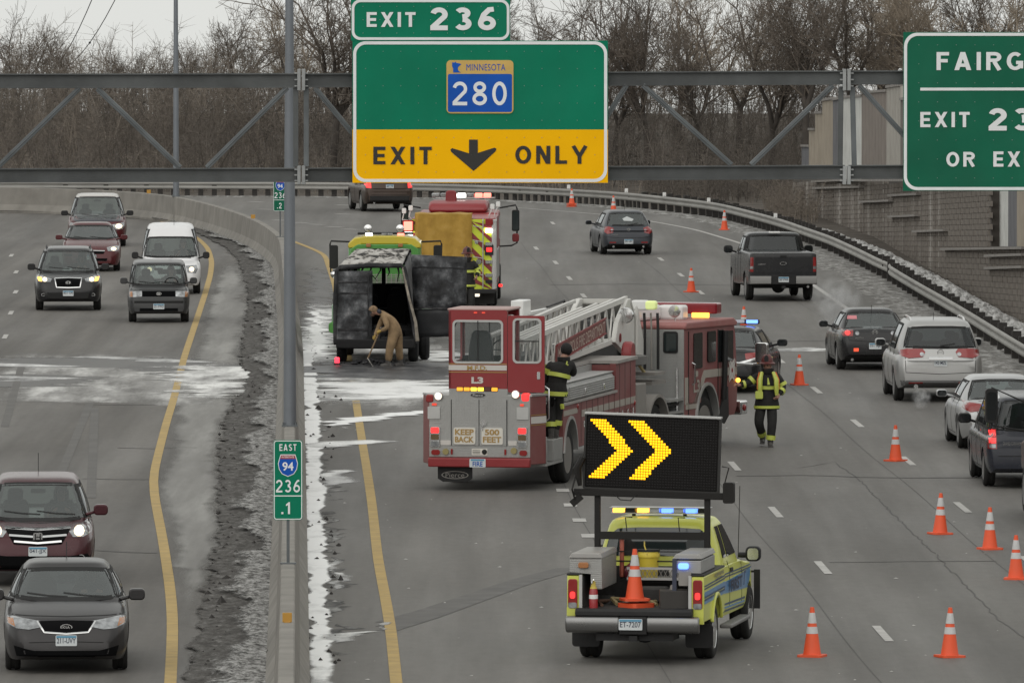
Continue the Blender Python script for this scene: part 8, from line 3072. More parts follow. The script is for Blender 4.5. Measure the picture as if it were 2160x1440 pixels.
mb.tube([(-.02, .16, .34), (-.06, .12, .46), (-.06, .0, .52), (-.06, -.12, .46), (-.02, -.16, .34)], .01, 6)
mb.build('handle', mat('yellow_plastic', (.50, .38, .06), .4), bk)
jg = thing('jug', 'dark red fuel jug left of the yellow bucket in the pickup bed', 'jug', onbed(1.72, .30, 1.12))
MB().lathe([(.10, 0), (.11, .02), (.11, .12), (.06, .19), (.03, .21), (.03, .25), (.0001, .25)], n=14).build('jug_body', mat('jug_red', (.13, .015, .025), .4), jg)
tn = thing('orange_cover', 'translucent red orange sheet standing behind the jug against the cab window', 'cover', onbed(1.95, .48, 1.12))
MB().box(-.03, .03, -.24, .24, 0, .62).build('sheet', mat('cover_orange', (.33, .08, .05), .5), tn, bevel=.02)
bg_ = thing('rag_bundle', 'small crumpled white rag on the tray right of the bucket', 'rag', onbed(1.6, -.33, 1.15))
rr_ = random.Random(5)
mb = MB()
mb.sphere((0, 0, .05), .075, 9, 7, (1, 1.1, .9))
mb.v = [(x * rr_.uniform(.75, 1.2), y * rr_.uniform(.75, 1.2), z * rr_.uniform(.8, 1.3)) for x, y, z in mb.v]
mb.build('rag', M_WHITE, bg_, angle=30)
gb = thing('steel_box', 'dirty black steel box with fittings on top at the right of the pickup bed', 'box', onbed(.25, -.52, .79))
MB().box(-.2, .25, -.2, .24, 0, .26).build('box_body', mat('steel_dirty', (.035, .032, .03), .7, .2, dirt=.3, dcol=(.10, .09, .08)), gb, bevel=.01)
MB().box(-.19, -.205, .14, .22, .01, .25).build('rust_side', mat('rust', (.13, .07, .045), .8, var=.3, vscale=9), gb)
mb = MB()
mb.lathe([(.06, .26), (.05, .32), (.02, .33), (.02, .42), (.0001, .42)], (0, .08, 0), n=10)
mb.tube([(0, .0, .30), (0, .04, .38), (0, .12, .38), (0, .16, .30)], .012, 6)
mb.build('fittings', M_ALUD, gb)
# ================================================================ FIRE ENGINE, TOW TRUCK, BURNT VAN
# ---- fire engine seen from behind
fo = G(957, 648)
fe = thing('fire_engine', 'fire engine with yellow tarp and lime and red chevrons across its back', 'fire engine', (fo.x, fo.y, 0), pi / 2 - radians(1.1))
FYp = lambda px: (957 - px) / 74.3
FZp = lambda py: 10.2 - (py + 110) * .01345
M_CHEVY = mat('chevron_lime', (0.52, 0.60, 0.02), 0.4, dirt=.12, dcol=(.4, .42, .2))
M_CHEVR = mat('chevron_red', (0.20, 0.012, 0.016), 0.4, dirt=.15, dcol=(.25, .15, .13))
M_TARP = ramp_noise_mat('tarp_ochre', [(0.3, (0.29, 0.165, 0.026)), (0.55, (0.40, 0.24, 0.045)), (0.75, (0.47, 0.30, 0.085))], 2.5, rough=.7, bump=.5, bscale=3.0, dist=.05)
mb = MB()
mb.box(.06, 4.6, -1.19, 1.19, .55, 2.52)
mb.build('body', M_RED, fe, bevel=.02)
mb = MB()
mb.box(4.8, 8.2, -1.15, 1.15, .55, 2.55)
mb.build('cab', M_RED, fe, bevel=.06)
mb = MB()
mb.prism([(4.8, 2.55), (8.1, 2.55), (7.7, 2.85), (5.2, 2.88), (4.9, 2.78)], 'Y', -.85, .85)
mb.build('cab_roof', M_RED, fe, bevel=.10)
mb = MB()
mb.box(.0, .07, -1.19, 1.19, .45, 2.50)
mb.build('back_panel', M_CHEVY, fe, angle=0)
# red diagonals on both sides of the back
def diag(y0, y1, z0, z1, sgn):
	w, p = .17, .42
	k = -6
	while k < 12:
		zc = z0 + k * p
		a, b = (y0, zc), (y1, zc + sgn * (y1 - y0) * 1.0)
		poly = [(a[0], a[1]), (b[0], b[1]), (b[0], b[1] + w), (a[0], a[1] + w)]
		poly = [(u, min(max(v, z0), z1)) for u, v in poly]
		zs = [v for _, v in poly]
		if max(zs) - min(zs) > .08 and (poly[0][1] != poly[3][1] or poly[1][1] != poly[2][1]):
			mb = MB()
			mb.prism(poly, 'X', -.008, .002)
			mb.build('chevron_stripe', M_CHEVR, fe, angle=0)
		k += 1
diag(-1.17, -.50, .47, 2.44, 1)
diag(.52, 1.17, .47, 2.44, -1)
# tarp over the hose bed
rt = random.Random(9)
mb = MB()
NX, NZ = 15, 10
vs = []
for j in range(NZ + 3):
	for i in range(NX):
		y = 1.10 - 1.62 * i / (NX - 1)
		if j < 3:
			x, z = .9 - .42 * j, 2.66 + .012 * sin(i * 1.3) + (.02 if j == 1 else 0)
		else:
			t = (j - 3) / (NZ - 1)
			x, z = -.06 - .03 * sin(i * 1.7 + t * 3) - .02 * rt.random(), 2.65 - 1.98 * t + .012 * sin(i * .9)
		vs.append((x, y, z))
mb.add(vs, [(j * NX + i, j * NX + i + 1, (j + 1) * NX + i + 1, (j + 1) * NX + i) for j in range(NZ + 2) for i in range(NX - 1)])
o = mb.build('tarp', M_TARP, fe, angle=60)
sd = o.modifiers.new('s', 'SOLIDIFY')
sd.thickness = .02
# trim, lamps, rails
def fback(name, px0, py0, px1, py1, m, t=.03, r=.02, parent=fe):
	y0, y1, z0, z1 = FYp(px1), FYp(px0), FZp(py1), FZp(py0)
	mb = MB()
	mb.prism(rrect(y1 - y0, z1 - z0, min(r, (y1 - y0) * .4, (z1 - z0) * .4), 4, (y0 + y1) / 2, (z0 + z1) / 2), 'X', -t, .01)
	return mb.build(name, m, parent, angle=0)
M_REDHOT = mat('red_hot', (1, .25, .18), .2, emit=2.4, ecol=(1.0, .22, .16))
b = fback('lamp_bezel', 849, 464, 873, 489, M_TAIL, .10)
fback('red_flasher', 852, 467, 870, 486, M_REDHOT, .12, parent=b)
fback('white_flasher', 853, 489, 870, 498, M_WHITEON, .10, parent=b)
b = fback('lamp_bezel', 1024, 462, 1040, 474, M_TAIL, .10)
fback('white_flasher', 1024, 482, 1038, 491, M_WHITEON, .06)
b = fback('lamp_bezel', 1023, 516, 1041, 538, M_BLACK, .05)
fback('red_flasher', 1026, 522, 1038, 531, M_TAILON, .07, parent=b)
for py, m in ((511, M_CHROME), (549, M_CHROME), (577, M_CHROME), (590, M_BLACK)):
	fback('valve', 1024, py, 1038, py + 7, m, .07)
for px, py, r in ((1005, 511, .05), (1010, 552, .08)):
	mb = MB()
	mb.lathe([(r, -.03), (r, .0), (r * .6, .0), (.0001, -.01)], (-.01, FYp(px), FZp(py)), 'X', 14)
	mb.build('port_cap', M_CHROME, fe)
fback('marker_lamp', 984, 562, 1000, 571, M_REDHOT, .05)
fback('marker_lamp', 1052, 599, 1060, 605, M_TAILON, .05)
for px in (1019, 1047):
	mb = MB()
	y = FYp(px)
	mb.tube([(0, y, FZp(612)), (-.09, y, FZp(608)), (-.09, y, FZp(466)), (0, y, FZp(462))], .018, 6)
	mb.build('hand_rail', M_ALU, fe)
for px in (1019,):
	for py in (480, 510, 545, 580):
		mb = MB()
		mb.bar((-.09, FYp(1019), FZp(py)), (-.09, FYp(998), FZp(py - 4)), .03, .02)
		mb.build('fold_step', M_ALU, fe)
mb = MB()
mb.box(-.02, .12, -1.22, -1.08, .5, 2.5)
mb.build('corner_trim', M_ALU, fe, bevel=.02)
mb = MB()
mb.box(-.40, .05, -1.2, 1.2, .40, .52)
mb.build('tail_step', M_BLACK, fe, bevel=.02)
fback('tail_lamp', 1002, 619, 1012, 625, mat('spot_lit', (1, .92, .78), .2, emit=1.1, ecol=(1, .9, .74)), .30)
mb = MB()
mb.box(.3, .34, -1.15, -.35, .08, .42)
mb.box(.3, .34, .35, 1.15, .08, .42)
mb.build('mud_flap', M_BLACK, fe)
for x in (1.6, 6.6):
	for s in (1, -1):
		add_wheel(fe, x, s * 1.2, .52, .32)
mb = MB()
mb.box(.2, 8.0, -.5, .5, .4, .6)
mb.build('chassis', M_BLACK, fe)
# warning bar on the cab roof
mb = MB()
mb.prism(rrect(.35, 1.75, .05, 3, 6.2, -.18), 'Z', 2.93, 2.96)
lb = mb.build('light_bar', M_ALU, fe)
for k in range(7):
	y = .68 - .25 * k
	m = {2: M_WHITEON, 3: M_WHITEON, 5: M_REDHOT, 6: M_REDHOT}.get(k, M_HEAD)
	mb = MB()
	mb.box(6.03, 6.37, y - .11, y + .11, 2.96, 3.08)
	mb.build('beacon', m, lb, bevel=.02)
mb = MB()
mb.prism(rrect(.32, .38, .1, 5, .22, 2.98), 'X', 5.7, 5.9)
mb.build('siren', M_CHEVR, fe, bevel=.03)
for px, py in ((851, 446), (865, 440), (1038, 437), (1050, 432)):
	y, z = FYp(px), FZp(py)
	mb = MB()
	mb.prism(rrect(.12, .15, .03, 3, y, z), 'X', .5, .6)
	mb.tube([(.55, y, z - .05), (.6, y + (.05 if px < 900 else .1), z - .25), (.7, y * .93, 2.45)], .02, 6)
	mb.build('scene_lamp', M_WHITE, fe, bevel=.02)
for s in (1, -1):
	mb = MB()
	mb.tube([(7.4, s * 1.15, 2.62), (7.5, s * 1.62, 2.70), (7.5, s * 1.66, 2.6), (7.5, s * 1.66, 1.6), (7.45, s * 1.5, 1.52), (7.4, s * 1.15, 1.5)], .025, 8)
	mb.prism(rrect(.22, .62, .05, 4, s * 1.62, 2.25), 'X', 7.42, 7.55)
	mr = mb.build('side_mirror', M_BLACK, fe, bevel=.02)
	mb = MB()
	mb.prism(rrect(.17, .54, .04, 4, s * 1.62, 2.25), 'X', 7.40, 7.42)
	mb.build('mirror_glass', M_GLASS, mr)
	mb = MB()
	mb.prism(rrect(.2, .24, .06, 4, s * 1.62, 1.75), 'X', 7.40, 7.5)
	mb.build('lower_mirror', M_CHEVR, mr, bevel=.02)
for z0, z1 in ((1.2, 1.9),):
	mb = MB()
	mb.prism([(4.9, 1.75), (7.9, 1.75), (7.6, 2.4), (4.9, 2.4)], 'Y', -1.165, -1.12)
	mb.build('cab_window', M_GLASSD, fe)
for k in range(4):
	mb = MB()
	mb.box(.3 + k * 1.05, 1.25 + k * 1.05, -1.21, -1.18, .75, 1.6)
	mb.build('locker_door', M_ALU, fe, bevel=.01)
# ---- tow truck ahead of the wreck
to = G(800, 728)
tw = thing('tow_truck', 'green and yellow tow truck with big mirrors, hidden behind the burnt van', 'tow truck', (to.x, to.y, 0), pi / 2 - radians(.5))
M_TGREEN = mat('tow_green', (0.045, 0.24, 0.025), 0.28, coat=.5, dirt=.15)
M_TYEL = mat('tow_yellow', (0.55, 0.44, 0.015), 0.3, coat=.5, dirt=.15)
M_TMINT = mat('rail_mint', (0.20, 0.33, 0.22), 0.5, dirt=.3)
mb = MB()
mb.prism([(6.2, .7), (8.6, .7), (8.7, 1.5), (8.2, 1.7), (7.9, 2.38), (6.2, 2.38)], 'Y', -.95, .95)
mb.build('cab', M_TGREEN, tw, bevel=.06)
mb = MB()
mb.prism([(.96, 2.30), (.96, 2.42), (.80, 2.56), (.45, 2.62), (-.45, 2.62), (-.80, 2.56), (-.96, 2.42), (-.96, 2.30), (-.70, 2.30), (-.60, 2.40), (.60, 2.40), (.70, 2.30)], 'X', 6.15, 8.0)
mb.build('cab_roof', M_TYEL, tw, bevel=.03)
mb = MB()
mb.prism([(.90, 2.28), (.70, 2.40), (-.70, 2.40), (-.90, 2.28), (-.90, 1.9), (.90, 1.9)], 'X', 6.12, 6.2)
mb.build('cab_back', M_TGREEN, tw, bevel=.02)
mb = MB()
mb.prism(rrect(1.3, .42, .06, 4, 0, 2.08), 'X', 6.10, 6.13)
mb.build('back_window', M_GLASSD, tw)
mb = MB()
mb.box(6.6, 6.95, -.75, .72, 2.64, 2.70)
lb = mb.build('light_bar', M_BLACK, tw, bevel=.02)
for y, m in ((.42, M_WHITEON), (-.12, M_HEAD), (-.42, M_REDHOT), (.0, M_HEAD)):
	mb = MB()
	mb.box(6.56, 6.9, y - .09, y + .09, 2.62, 2.68)
	mb.build('beacon', m, lb, bevel=.01)
for y in (.45, -.40):
	mb = MB()
	mb.lathe([(.0001, -.03), (.10, -.02), (.11, 0), (.08, .06), (.0001, .08)], (6.7, y, 2.80), 'X', 14)
	mb.build('work_lamp', M_CHROME, tw)
for y in (.42, -.42):
	mb = MB()
	mb.box(6.06, 6.14, y - .06, y + .06, 2.33, 2.42)
	mb.build('marker_lamp', M_AMBER, tw, bevel=.01)
for s in (1, -1):
	mb = MB()
	mb.tube([(7.6, s * .94, 2.42), (7.7, s * 1.45, 2.44), (7.7, s * 1.48, 2.35), (7.7, s * 1.46, 1.62), (7.6, s * .95, 1.60)], .025, 6)
	mb.prism(rrect(.23, .62, .05, 4, s * 1.38, 2.02), 'X', 7.6, 7.75)
	mr = mb.build('side_mirror', M_BLACK, tw, bevel=.03)
	mb = MB()
	mb.sphere((7.68, s * 1.36, 1.56), .11, 12, 8)
	mb.build('spot_mirror', M_CHROME, mr)
mb = MB()
mb.box(.0, 5.9, -1.05, 1.05, .92, 1.02)
mb.build('deck', M_BLACK, tw)
for s in (1, -1):
	mb = MB()
	mb.prism([(.0, .35), (.3, .30), (5.9, .85), (5.9, 1.15), (.0, 1.02)], 'Y', min(s * 1.10, s * 1.22), max(s * 1.10, s * 1.22))
	rl = mb.build('side_rail', M_TMINT, tw, bevel=.01)
	for k in range(8):
		mb = MB()
		x = .15 + .5 * k
		mb.box(-.012, .004, min(s * 1.13, s * 1.19), max(s * 1.13, s * 1.19), .45 + .07 * k, .49 + .07 * k)
		mb.build('rail_slot', M_TGREEN, rl, angle=0)
	mb = MB()
	mb.prism(rrect(.3, .3, .1, 4, s * 1.15, .46), 'X', -.1, .0)
	mb.build('tail_bracket', M_TGREEN, tw, bevel=.02)
mb = MB()
mb.box(5.9, 6.0, -.95, .95, 1.0, 1.5)
mb.build('headboard', M_TGREEN, tw, bevel=.02)
for k in range(6):
	mb = MB()
	mb.bar((5.88, .95, 1.36 + .05 * k), (5.88, -.95, 1.36 + .05 * k), .03, .02)
	mb.build('headache_bar', M_ALUD, tw)
for k in range(16):
	mb = MB()
	mb.bar((5.87, .95 - .126 * k, 1.34), (5.87, .95 - .126 * k, 1.64), .02, .02)
	mb.build('headache_bar', M_ALUD, tw)
for x in (1.6, 7.4):
	for s in (1, -1):
		add_wheel(tw, x, s * 1.08, .48, .30)
mb = MB()
mb.box(.3, 8.2, -.45, .45, .5, .9)
mb.build('chassis', M_BLACK, tw)
# ---- burnt-out van
vo = G(793, 766)
vn = thing('burnt_van', 'burnt out black van with ash white roof, rear doors open and the load bay empty', 'van', (vo.x, vo.y, 0), pi / 2 - radians(1.6))
M_CHAR = ramp_noise_mat('charred_steel', [(0.30, (0.006, 0.006, 0.007)), (0.48, (0.016, 0.016, 0.018)), (0.60, (0.045, 0.044, 0.047)), (0.75, (0.16, 0.155, 0.16))], 2.1, rough=.6, detail=11, bump=.5, bscale=7, dist=.03)
M_CHARP = ramp_noise_mat('charred_panel', [(0.36, (0.008, 0.008, 0.009)), (0.48, (0.030, 0.031, 0.034)), (0.58, (0.085, 0.088, 0.094)), (0.72, (0.26, 0.26, 0.265))], 2.4, rough=.45, detail=12, bump=.4, bscale=5, dist=.03)
M_ASH = ramp_noise_mat('ash_roof', [(0.40, (0.012, 0.011, 0.010)), (0.46, (0.10, 0.09, 0.08)), (0.49, (0.40, 0.38, 0.355)), (0.75, (0.58, 0.57, 0.545))], 2.6, rough=.8, detail=10, stretch=(.6, 1.2, 1), bump=.7, bscale=8, dist=.04)
M_SOOTD = mat('soot_black', (0.008, 0.008, 0.009), .85)
rv = random.Random(4)
def sheet(name, quad, m, n=(8, 8), t=.035, jit=.012, parent=vn):
	"""A warped metal sheet from four corners."""
	a, b, c, d = [Vector(q) for q in quad]
	nn_ = (b - a).cross(d - a).normalized()
	vs = []
	for j in range(n[1] + 1):
		for i in range(n[0] + 1):
			u, v = i / n[0], j / n[1]
			p = (a * (1 - u) + b * u) * (1 - v) + (d * (1 - u) + c * u) * v
			e = 0 if i in (0, n[0]) or j in (0, n[1]) else 1
			vs.append(p + nn_ * rv.uniform(-jit, jit) * (1 if e else .4))
	mb = MB()
	w = n[0] + 1
	mb.add(vs, [(j * w + i, j * w + i + 1, (j + 1) * w + i + 1, (j + 1) * w + i) for j in range(n[1]) for i in range(n[0])])
	o = mb.build(name, m, parent, angle=50)
	s = o.modifiers.new('s', 'SOLIDIFY')
	s.thickness = t
	s.offset = 0
	return o
# roof rises to the front, walls lean in
RW = [(0.0, .92, 2.36), (0.0, -.64, 2.42), (5.2, -.62, 2.62), (5.2, .72, 2.62)]
sheet('roof', [RW[0], RW[1], RW[2], RW[3]], M_ASH, (14, 16), .05, .035)
sheet('side_wall', [(0, 1.02, .45), (5.5, 1.0, .45), (5.2, .76, 2.58), (0, .98, 2.30)], M_CHAR, (10, 8), .05, .02)
sheet('side_wall', [(0, -.98, .55), (5.5, -.98, .45), (5.2, -.64, 2.56), (0.05, -.70, 2.36)], M_CHAR, (10, 8), .05, .02)
mb = MB()
mb.tube([(0.0, .99, .5), (0.0, 1.0, 1.5), (0, .96, 2.28), (.0, .88, 2.36), (0, .1, 2.40), (0, -.62, 2.40), (0, -.70, 2.30), (0, -.86, 1.4), (0, -1.0, .5)], .06, 8)
mb.build('rear_frame', M_CHAR, vn)
mb = MB()
mb.tube([(-.03, -.66, 2.36), (-.04, -.82, 1.6), (-.05, -.98, 1.0), (-.05, -1.02, .55)], [.03, .035, .04, .05], 8)
mb.build('ash_edge', mat('ash_streak', (.26, .23, .19), .8, var=.5, vscale=5), vn)
sheet('load_floor', [(0, .95, .62), (5.4, .95, .62), (5.4, -.95, .62), (0, -.95, .62)], M_SOOTD, (6, 4), .05, .01)
sheet('rear_door', [(-.04, .97, .42), (-.05, .10, .42), (-.03, .08, 2.28), (-.03, .93, 2.26)], M_CHARP, (7, 14), .05, .014)
mb = MB()
mb.box(-.09, -.06, .16, .20, .5, 2.22)
mb.box(-.085, -.06, .2, .92, 1.70, 1.75)
mb.box(-.085, -.06, .2, .92, 1.98, 2.02)
mb.box(-.085, -.06, .2, .94, .80, .86)
mb.build('door_rib', M_CHAR, vn, bevel=.01)
mb = MB()
mb.box(-.10, .2, -.96, .98, .36, .60)
mb.build('rear_bumper', M_SOOTD, vn, bevel=.04)
for k_ in range(7):
	y_ = -.55 + .2 * k_ + rv.uniform(-.06, .06)
	mb = MB()
	z_ = 2.38
	mb.tube([(.05 + .3 * rv.random(), y_, z_), (.1, y_ + rv.uniform(-.1, .1), z_ - rv.uniform(.08, .2)), (.05, y_ + rv.uniform(-.15, .15), z_ - rv.uniform(.15, .4))], [.03, .02, .008], 5)
	mb.build('torn_strip', M_SOOTD, vn, angle=0)
for k_ in range(9):
	mb = MB()
	x_, y_ = rv.uniform(.2, 3.2), rv.uniform(-.8, .7)
	mb.sphere((x_, y_, .68), rv.uniform(.12, .3), 7, 5, (1, 1, .8))
	mb.v = [(a + rv.uniform(-.06, .06), b + rv.uniform(-.06, .06), c + rv.uniform(-.05, .05)) for a, b, c in mb.v]
	mb.build('charred_cargo', M_CHAR, vn, angle=0)
# cab end: pillars and seat frames, open windscreen
mb = MB()
mb.box(5.15, 5.3, -.9, .9, .5, 1.78)
mb.bar((5.2, .74, 1.25), (5.2, .72, 2.6), .1, .1)
mb.bar((5.2, -.66, 1.25), (5.2, -.62, 2.6), .1, .1)
mb.bar((5.1, .02, 1.25), (5.1, .02, 2.6), .10, .08)
mb.bar((5.2, -.66, 2.58), (5.2, .74, 2.58), .1, .12)
mb.build('cab_frame', M_SOOTD, vn)
for y in (.35, -.35):
	mb = MB()
	mb.prism(rrect(.46, .8, .12, 4, y, 1.15), 'X', 4.0, 4.1)
	mb.prism(rrect(.3, .2, .08, 4, y, 1.62), 'X', 4.02, 4.08)
	mb.build('seat_frame', M_SOOTD, vn, bevel=.02)
for x in (1.0, 4.6):
	for s in (1, -1):
		mb = MB()
		mb.lathe([(.12, -.11), (.30, -.12), (.34, -.06), (.34, .06), (.30, .12), (.12, .11)], (x, s * .88, .34), 'Y', 20)
		mb.build('burnt_wheel', M_SOOTD, vn)
mb = MB()
mb.prism([(4.2, .5), (6.0, .5), (6.05, .95), (5.4, 1.15), (4.2, 1.2)], 'Y', -.95, .95)
mb.build('engine_bay', M_SOOTD, vn, bevel=.04)
# swung-out panel and the buckled lower skirt
pd = sheet('swung_door', [(.35, -.92, 1.32), (-.15, -2.22, 1.38), (-.15, -2.24, 2.62), (.35, -.86, 2.66)], M_CHARP, (10, 8), .05, .022)
sheet('door_skirt', [(.45, -.92, .62), (.10, -1.85, .66), (-.12, -2.12, 1.36), (.38, -.92, 1.31)], mat('sooty_skirt', (.018, .019, .021), .6, var=.6, vscale=2), (8, 6), .05, .03, parent=pd)
mb = MB()
for z in (2.36, 1.36):
	mb.bar((.34 - .03, -.90, z), (-.17, -2.20, z - .02), .03, .03)
mb.build('door_ridge', M_CHAR, pd)
mb = MB()
mb.lathe([(.12, -.11), (.28, -.12), (.33, -.06), (.33, .06), (.28, .12), (.12, .11)], (2.0, -1.12, .33), 'Y', 20)
mb.build('burnt_wheel', M_SOOTD, vn)
# heap of debris being shovelled, and a road flare
hp = MB()
for i in range(60):
	a, q = rv.uniform(0, 2 * pi), abs(rv.gauss(0, .35))
	g = G(782, 768)
	c = g + Vector((q * cos(a) * 1.1, q * sin(a) * 1.6, max(0, .10 * (1 - q))))
	s = rv.uniform(.03, .09)
	hp.add([c + Vector((s * rv.uniform(.6, 1.3) * x, s * rv.uniform(.6, 1.3) * y, s * rv.uniform(.4, .8) * z)) for x, y, z in ((1, 0, 0), (-1, 0, 0), (0, 1, 0), (0, -1, 0), (0, 0, 1), (0, 0, -1))],
		   [(0, 2, 4), (2, 1, 4), (1, 3, 4), (3, 0, 4), (2, 0, 5), (1, 2, 5), (3, 1, 5), (0, 3, 5)])
o = hp.build('burnt_debris', M_CHAR, None, angle=0)
o['kind'] = 'stuff'
g = G(711, 770)
fl = thing('road_flare', 'small glowing red lamp on the road at the lower left of the burnt van', 'flare', (g.x, g.y, 0))
MB().prism(rrect(.12, .15, .03, 4, 0, .12), 'X', -.06, .06).build('lamp_body', mat('flare_red', (1, .05, .08), .3, emit=1.6, ecol=(1, .06, .10)), fl, bevel=.02)
MB().box(-.08, .08, -.08, .08, 0, .05).build('foot', M_BLACK, fl)
# ================================================================ PEOPLE
M_SKIN = mat('skin', (0.36, 0.20, 0.145), 0.55)
M_TURN = mat('turnout_black', (0.016, 0.0155, 0.015), 0.85, var=.3, vscale=7, bump=.5, bscale=14)
M_HIVIS = mat('hivis_tape', (0.50, 0.56, 0.10), 0.4)
M_HIVISO = mat('hivis_orange', (0.60, 0.14, 0.025), 0.5)
M_TAN = mat('tan_overall', (0.27, 0.18, 0.095), 0.9, var=.4, vscale=5, bump=1.0, bscale=9, dirt=.45, dcol=(.10, .075, .05), dscale=5)
M_BOOT = mat('boot', (0.03, 0.028, 0.028), 0.6, dirt=.3)
def figure(root, J, B, mats, zones):
	"""One continuous body. J: joints {name: (pos, radius)}; B: bones [(a, b)]; zones: {joint: material index}."""
	names = list(J)
	root_j = names[0]
	me = bpy.data.meshes.new('body')
	me.from_pydata([J[n][0] for n in names], [(names.index(a), names.index(b)) for a, b in B], [])
	ob = bpy.data.objects.new('body', me)
	COL.objects.link(ob)
	md = ob.modifiers.new('skin', 'SKIN')
	md.branch_smoothing = .5
	sv = me.skin_vertices[0].data
	for i, n in enumerate(names):
		r = J[n][1]
		sv[i].radius = (r, r) if not isinstance(r, tuple) else r
		sv[i].use_root = n == root_j
	sb = ob.modifiers.new('sub', 'SUBSURF')
	sb.levels = sb.render_levels = 2
	dg = bpy.context.evaluated_depsgraph_get()
	new = bpy.data.meshes.new_from_object(ob.evaluated_get(dg))
	bpy.data.objects.remove(ob)
	for m in mats:
		new.materials.append(m)
	pts = [(Vector(J[n][0]), zones.get(n, 0)) for n in names]
	for p in new.polygons:
		c = p.center
		p.material_index = min(pts, key=lambda q: (q[0] - c).length_squared)[1]
		p.use_smooth = True
	return link('body', new, None, root)
def band(root, a, b, t0, t1, r, m=M_HIVIS, name='reflective_band', n=14, sq=(1, 1)):
	a, b = Vector(a), Vector(b)
	d = (b - a).normalized()
	x = Vector((1, 0, 0))
	x = (x - d * x.dot(d)).normalized() if abs(d.x) < .9 else d.orthogonal().normalized()
	y = d.cross(x)
	mb = MB()
	vs = []
	for t, k in ((t0, .96), (t0, 1), (t1, 1), (t1, .96)):
		c = a + (b - a) * t
		vs += [c + (x * cos(2 * pi * i / n) * sq[0] + y * sin(2 * pi * i / n) * sq[1]) * r * k for i in range(n)]
	mb.add(vs, [(j * n + i, j * n + (i + 1) % n, (j + 1) * n + (i + 1) % n, (j + 1) * n + i) for j in range(3) for i in range(n)])
	return mb.build(name, m, root, angle=30)
def hand(root, wrist, to, palm_n, m=M_SKIN, curl=.5, side=1, name='hand'):
	"""Palm with four unequal bent fingers and a thumb leaving its side."""
	w, d = Vector(wrist), (Vector(to) - Vector(wrist)).normalized()
	n = Vector(palm_n)
	n = (n - d * n.dot(d)).normalized()
	s = d.cross(n) * side
	mb = MB()
	mb.tube([w - d * .02, w + d * .02, w + d * .06, w + d * .095], [.026, .033, .042, .036], 8)
	for k, L in enumerate((.068, .078, .072, .056)):
		o = w + d * .085 + s * (.030 - .020 * k)
		pts, dd = [o], d.copy()
		for q in range(3):
			dd = (dd * cos(curl * .55) + n * sin(curl * .55)).normalized()
			n2 = n
			pts.append(pts[-1] + dd * L * (.45, .32, .23)[q])
		mb.tube(pts, [.0105, .010, .009, .007], 6)
	o = w + d * .03 + s * .035
	t1 = o + (d * .6 + s * .7 + n * .2).normalized() * .035
	mb.tube([o - s * .015, o, t1, t1 + (d * .9 + n * .5).normalized() * .03], [.013, .013, .011, .008], 6)
	return mb.build(name, m, root, angle=60)
def face(root, c, f, up, r=.105):
	"""Eyes, nose, mouth, ears for a head at c looking along f."""
	c, f = Vector(c), Vector(f).normalized()
	up = (Vector(up) - f * Vector(up).dot(f)).normalized()
	s = f.cross(up)
	mb = MB()
	mb.add([c + f * r * .86 + up * .015, c + f * r * .86 + s * .016 - up * .022, c + f * r * .86 - s * .016 - up * .022, c + f * (r + .018) - up * .02],
		   [(0, 1, 3), (1, 2, 3), (2, 0, 3)])
	mb.build('nose', M_SKIN, root, angle=0)
	for k in (1, -1):
		e = MB()
		e.sphere(c + f * r * .84 + s * k * .034 + up * .018, .012, 8, 6)
		e.build('eye', mat('eye_dark', (.03, .02, .018), .2), root)
		q = MB()
		q.sphere(c + s * k * r * .80 - f * .005, .026, 8, 6, (.6, .7, 1.1))
		q.build('ear', M_SKIN, root)
	q = MB()
	q.bar(c + f * r * .86 - up * .052 + s * .024, c + f * r * .86 - up * .052 - s * .024, .01, .009)
	q.build('mouth', mat('lips', (.24, .10, .085), .5), root)
def boot(root, ankle, toe, m=M_BOOT):
	a, t = Vector(ankle), Vector(toe)
	d = Vector((t.x - a.x, t.y - a.y, 0)).normalized()
	base = Vector((a.x, a.y, t.z))
	mb = MB()
	mb.tube([base - d * .07 + Vector((0, 0, .05)), base + Vector((0, 0, .055)), base + d * .10 + Vector((0, 0, .048)), base + d * .19 + Vector((0, 0, .035))], [.048, .055, .052, .036], 10)
	mb.tube([base + Vector((0, 0, .05)), base + Vector((0, 0, .20))], [.056, .068], 10)
	s = Vector((-d.y, d.x, 0))
	mb.add([base - d * .11 + s * .045, base - d * .11 - s * .045, base + d * .22 - s * .05, base + d * .22 + s * .05] + [base - d * .11 + s * .045 + Vector((0, 0, .035)), base - d * .11 - s * .045 + Vector((0, 0, .035)), base + d * .22 - s * .05 + Vector((0, 0, .03)), base + d * .22 + s * .05 + Vector((0, 0, .03))],
		   [(0, 1, 2, 3), (4, 7, 6, 5), (0, 4, 5, 1), (1, 5, 6, 2), (2, 6, 7, 3), (3, 7, 4, 0)])
	return mb.build('boot', m, root)
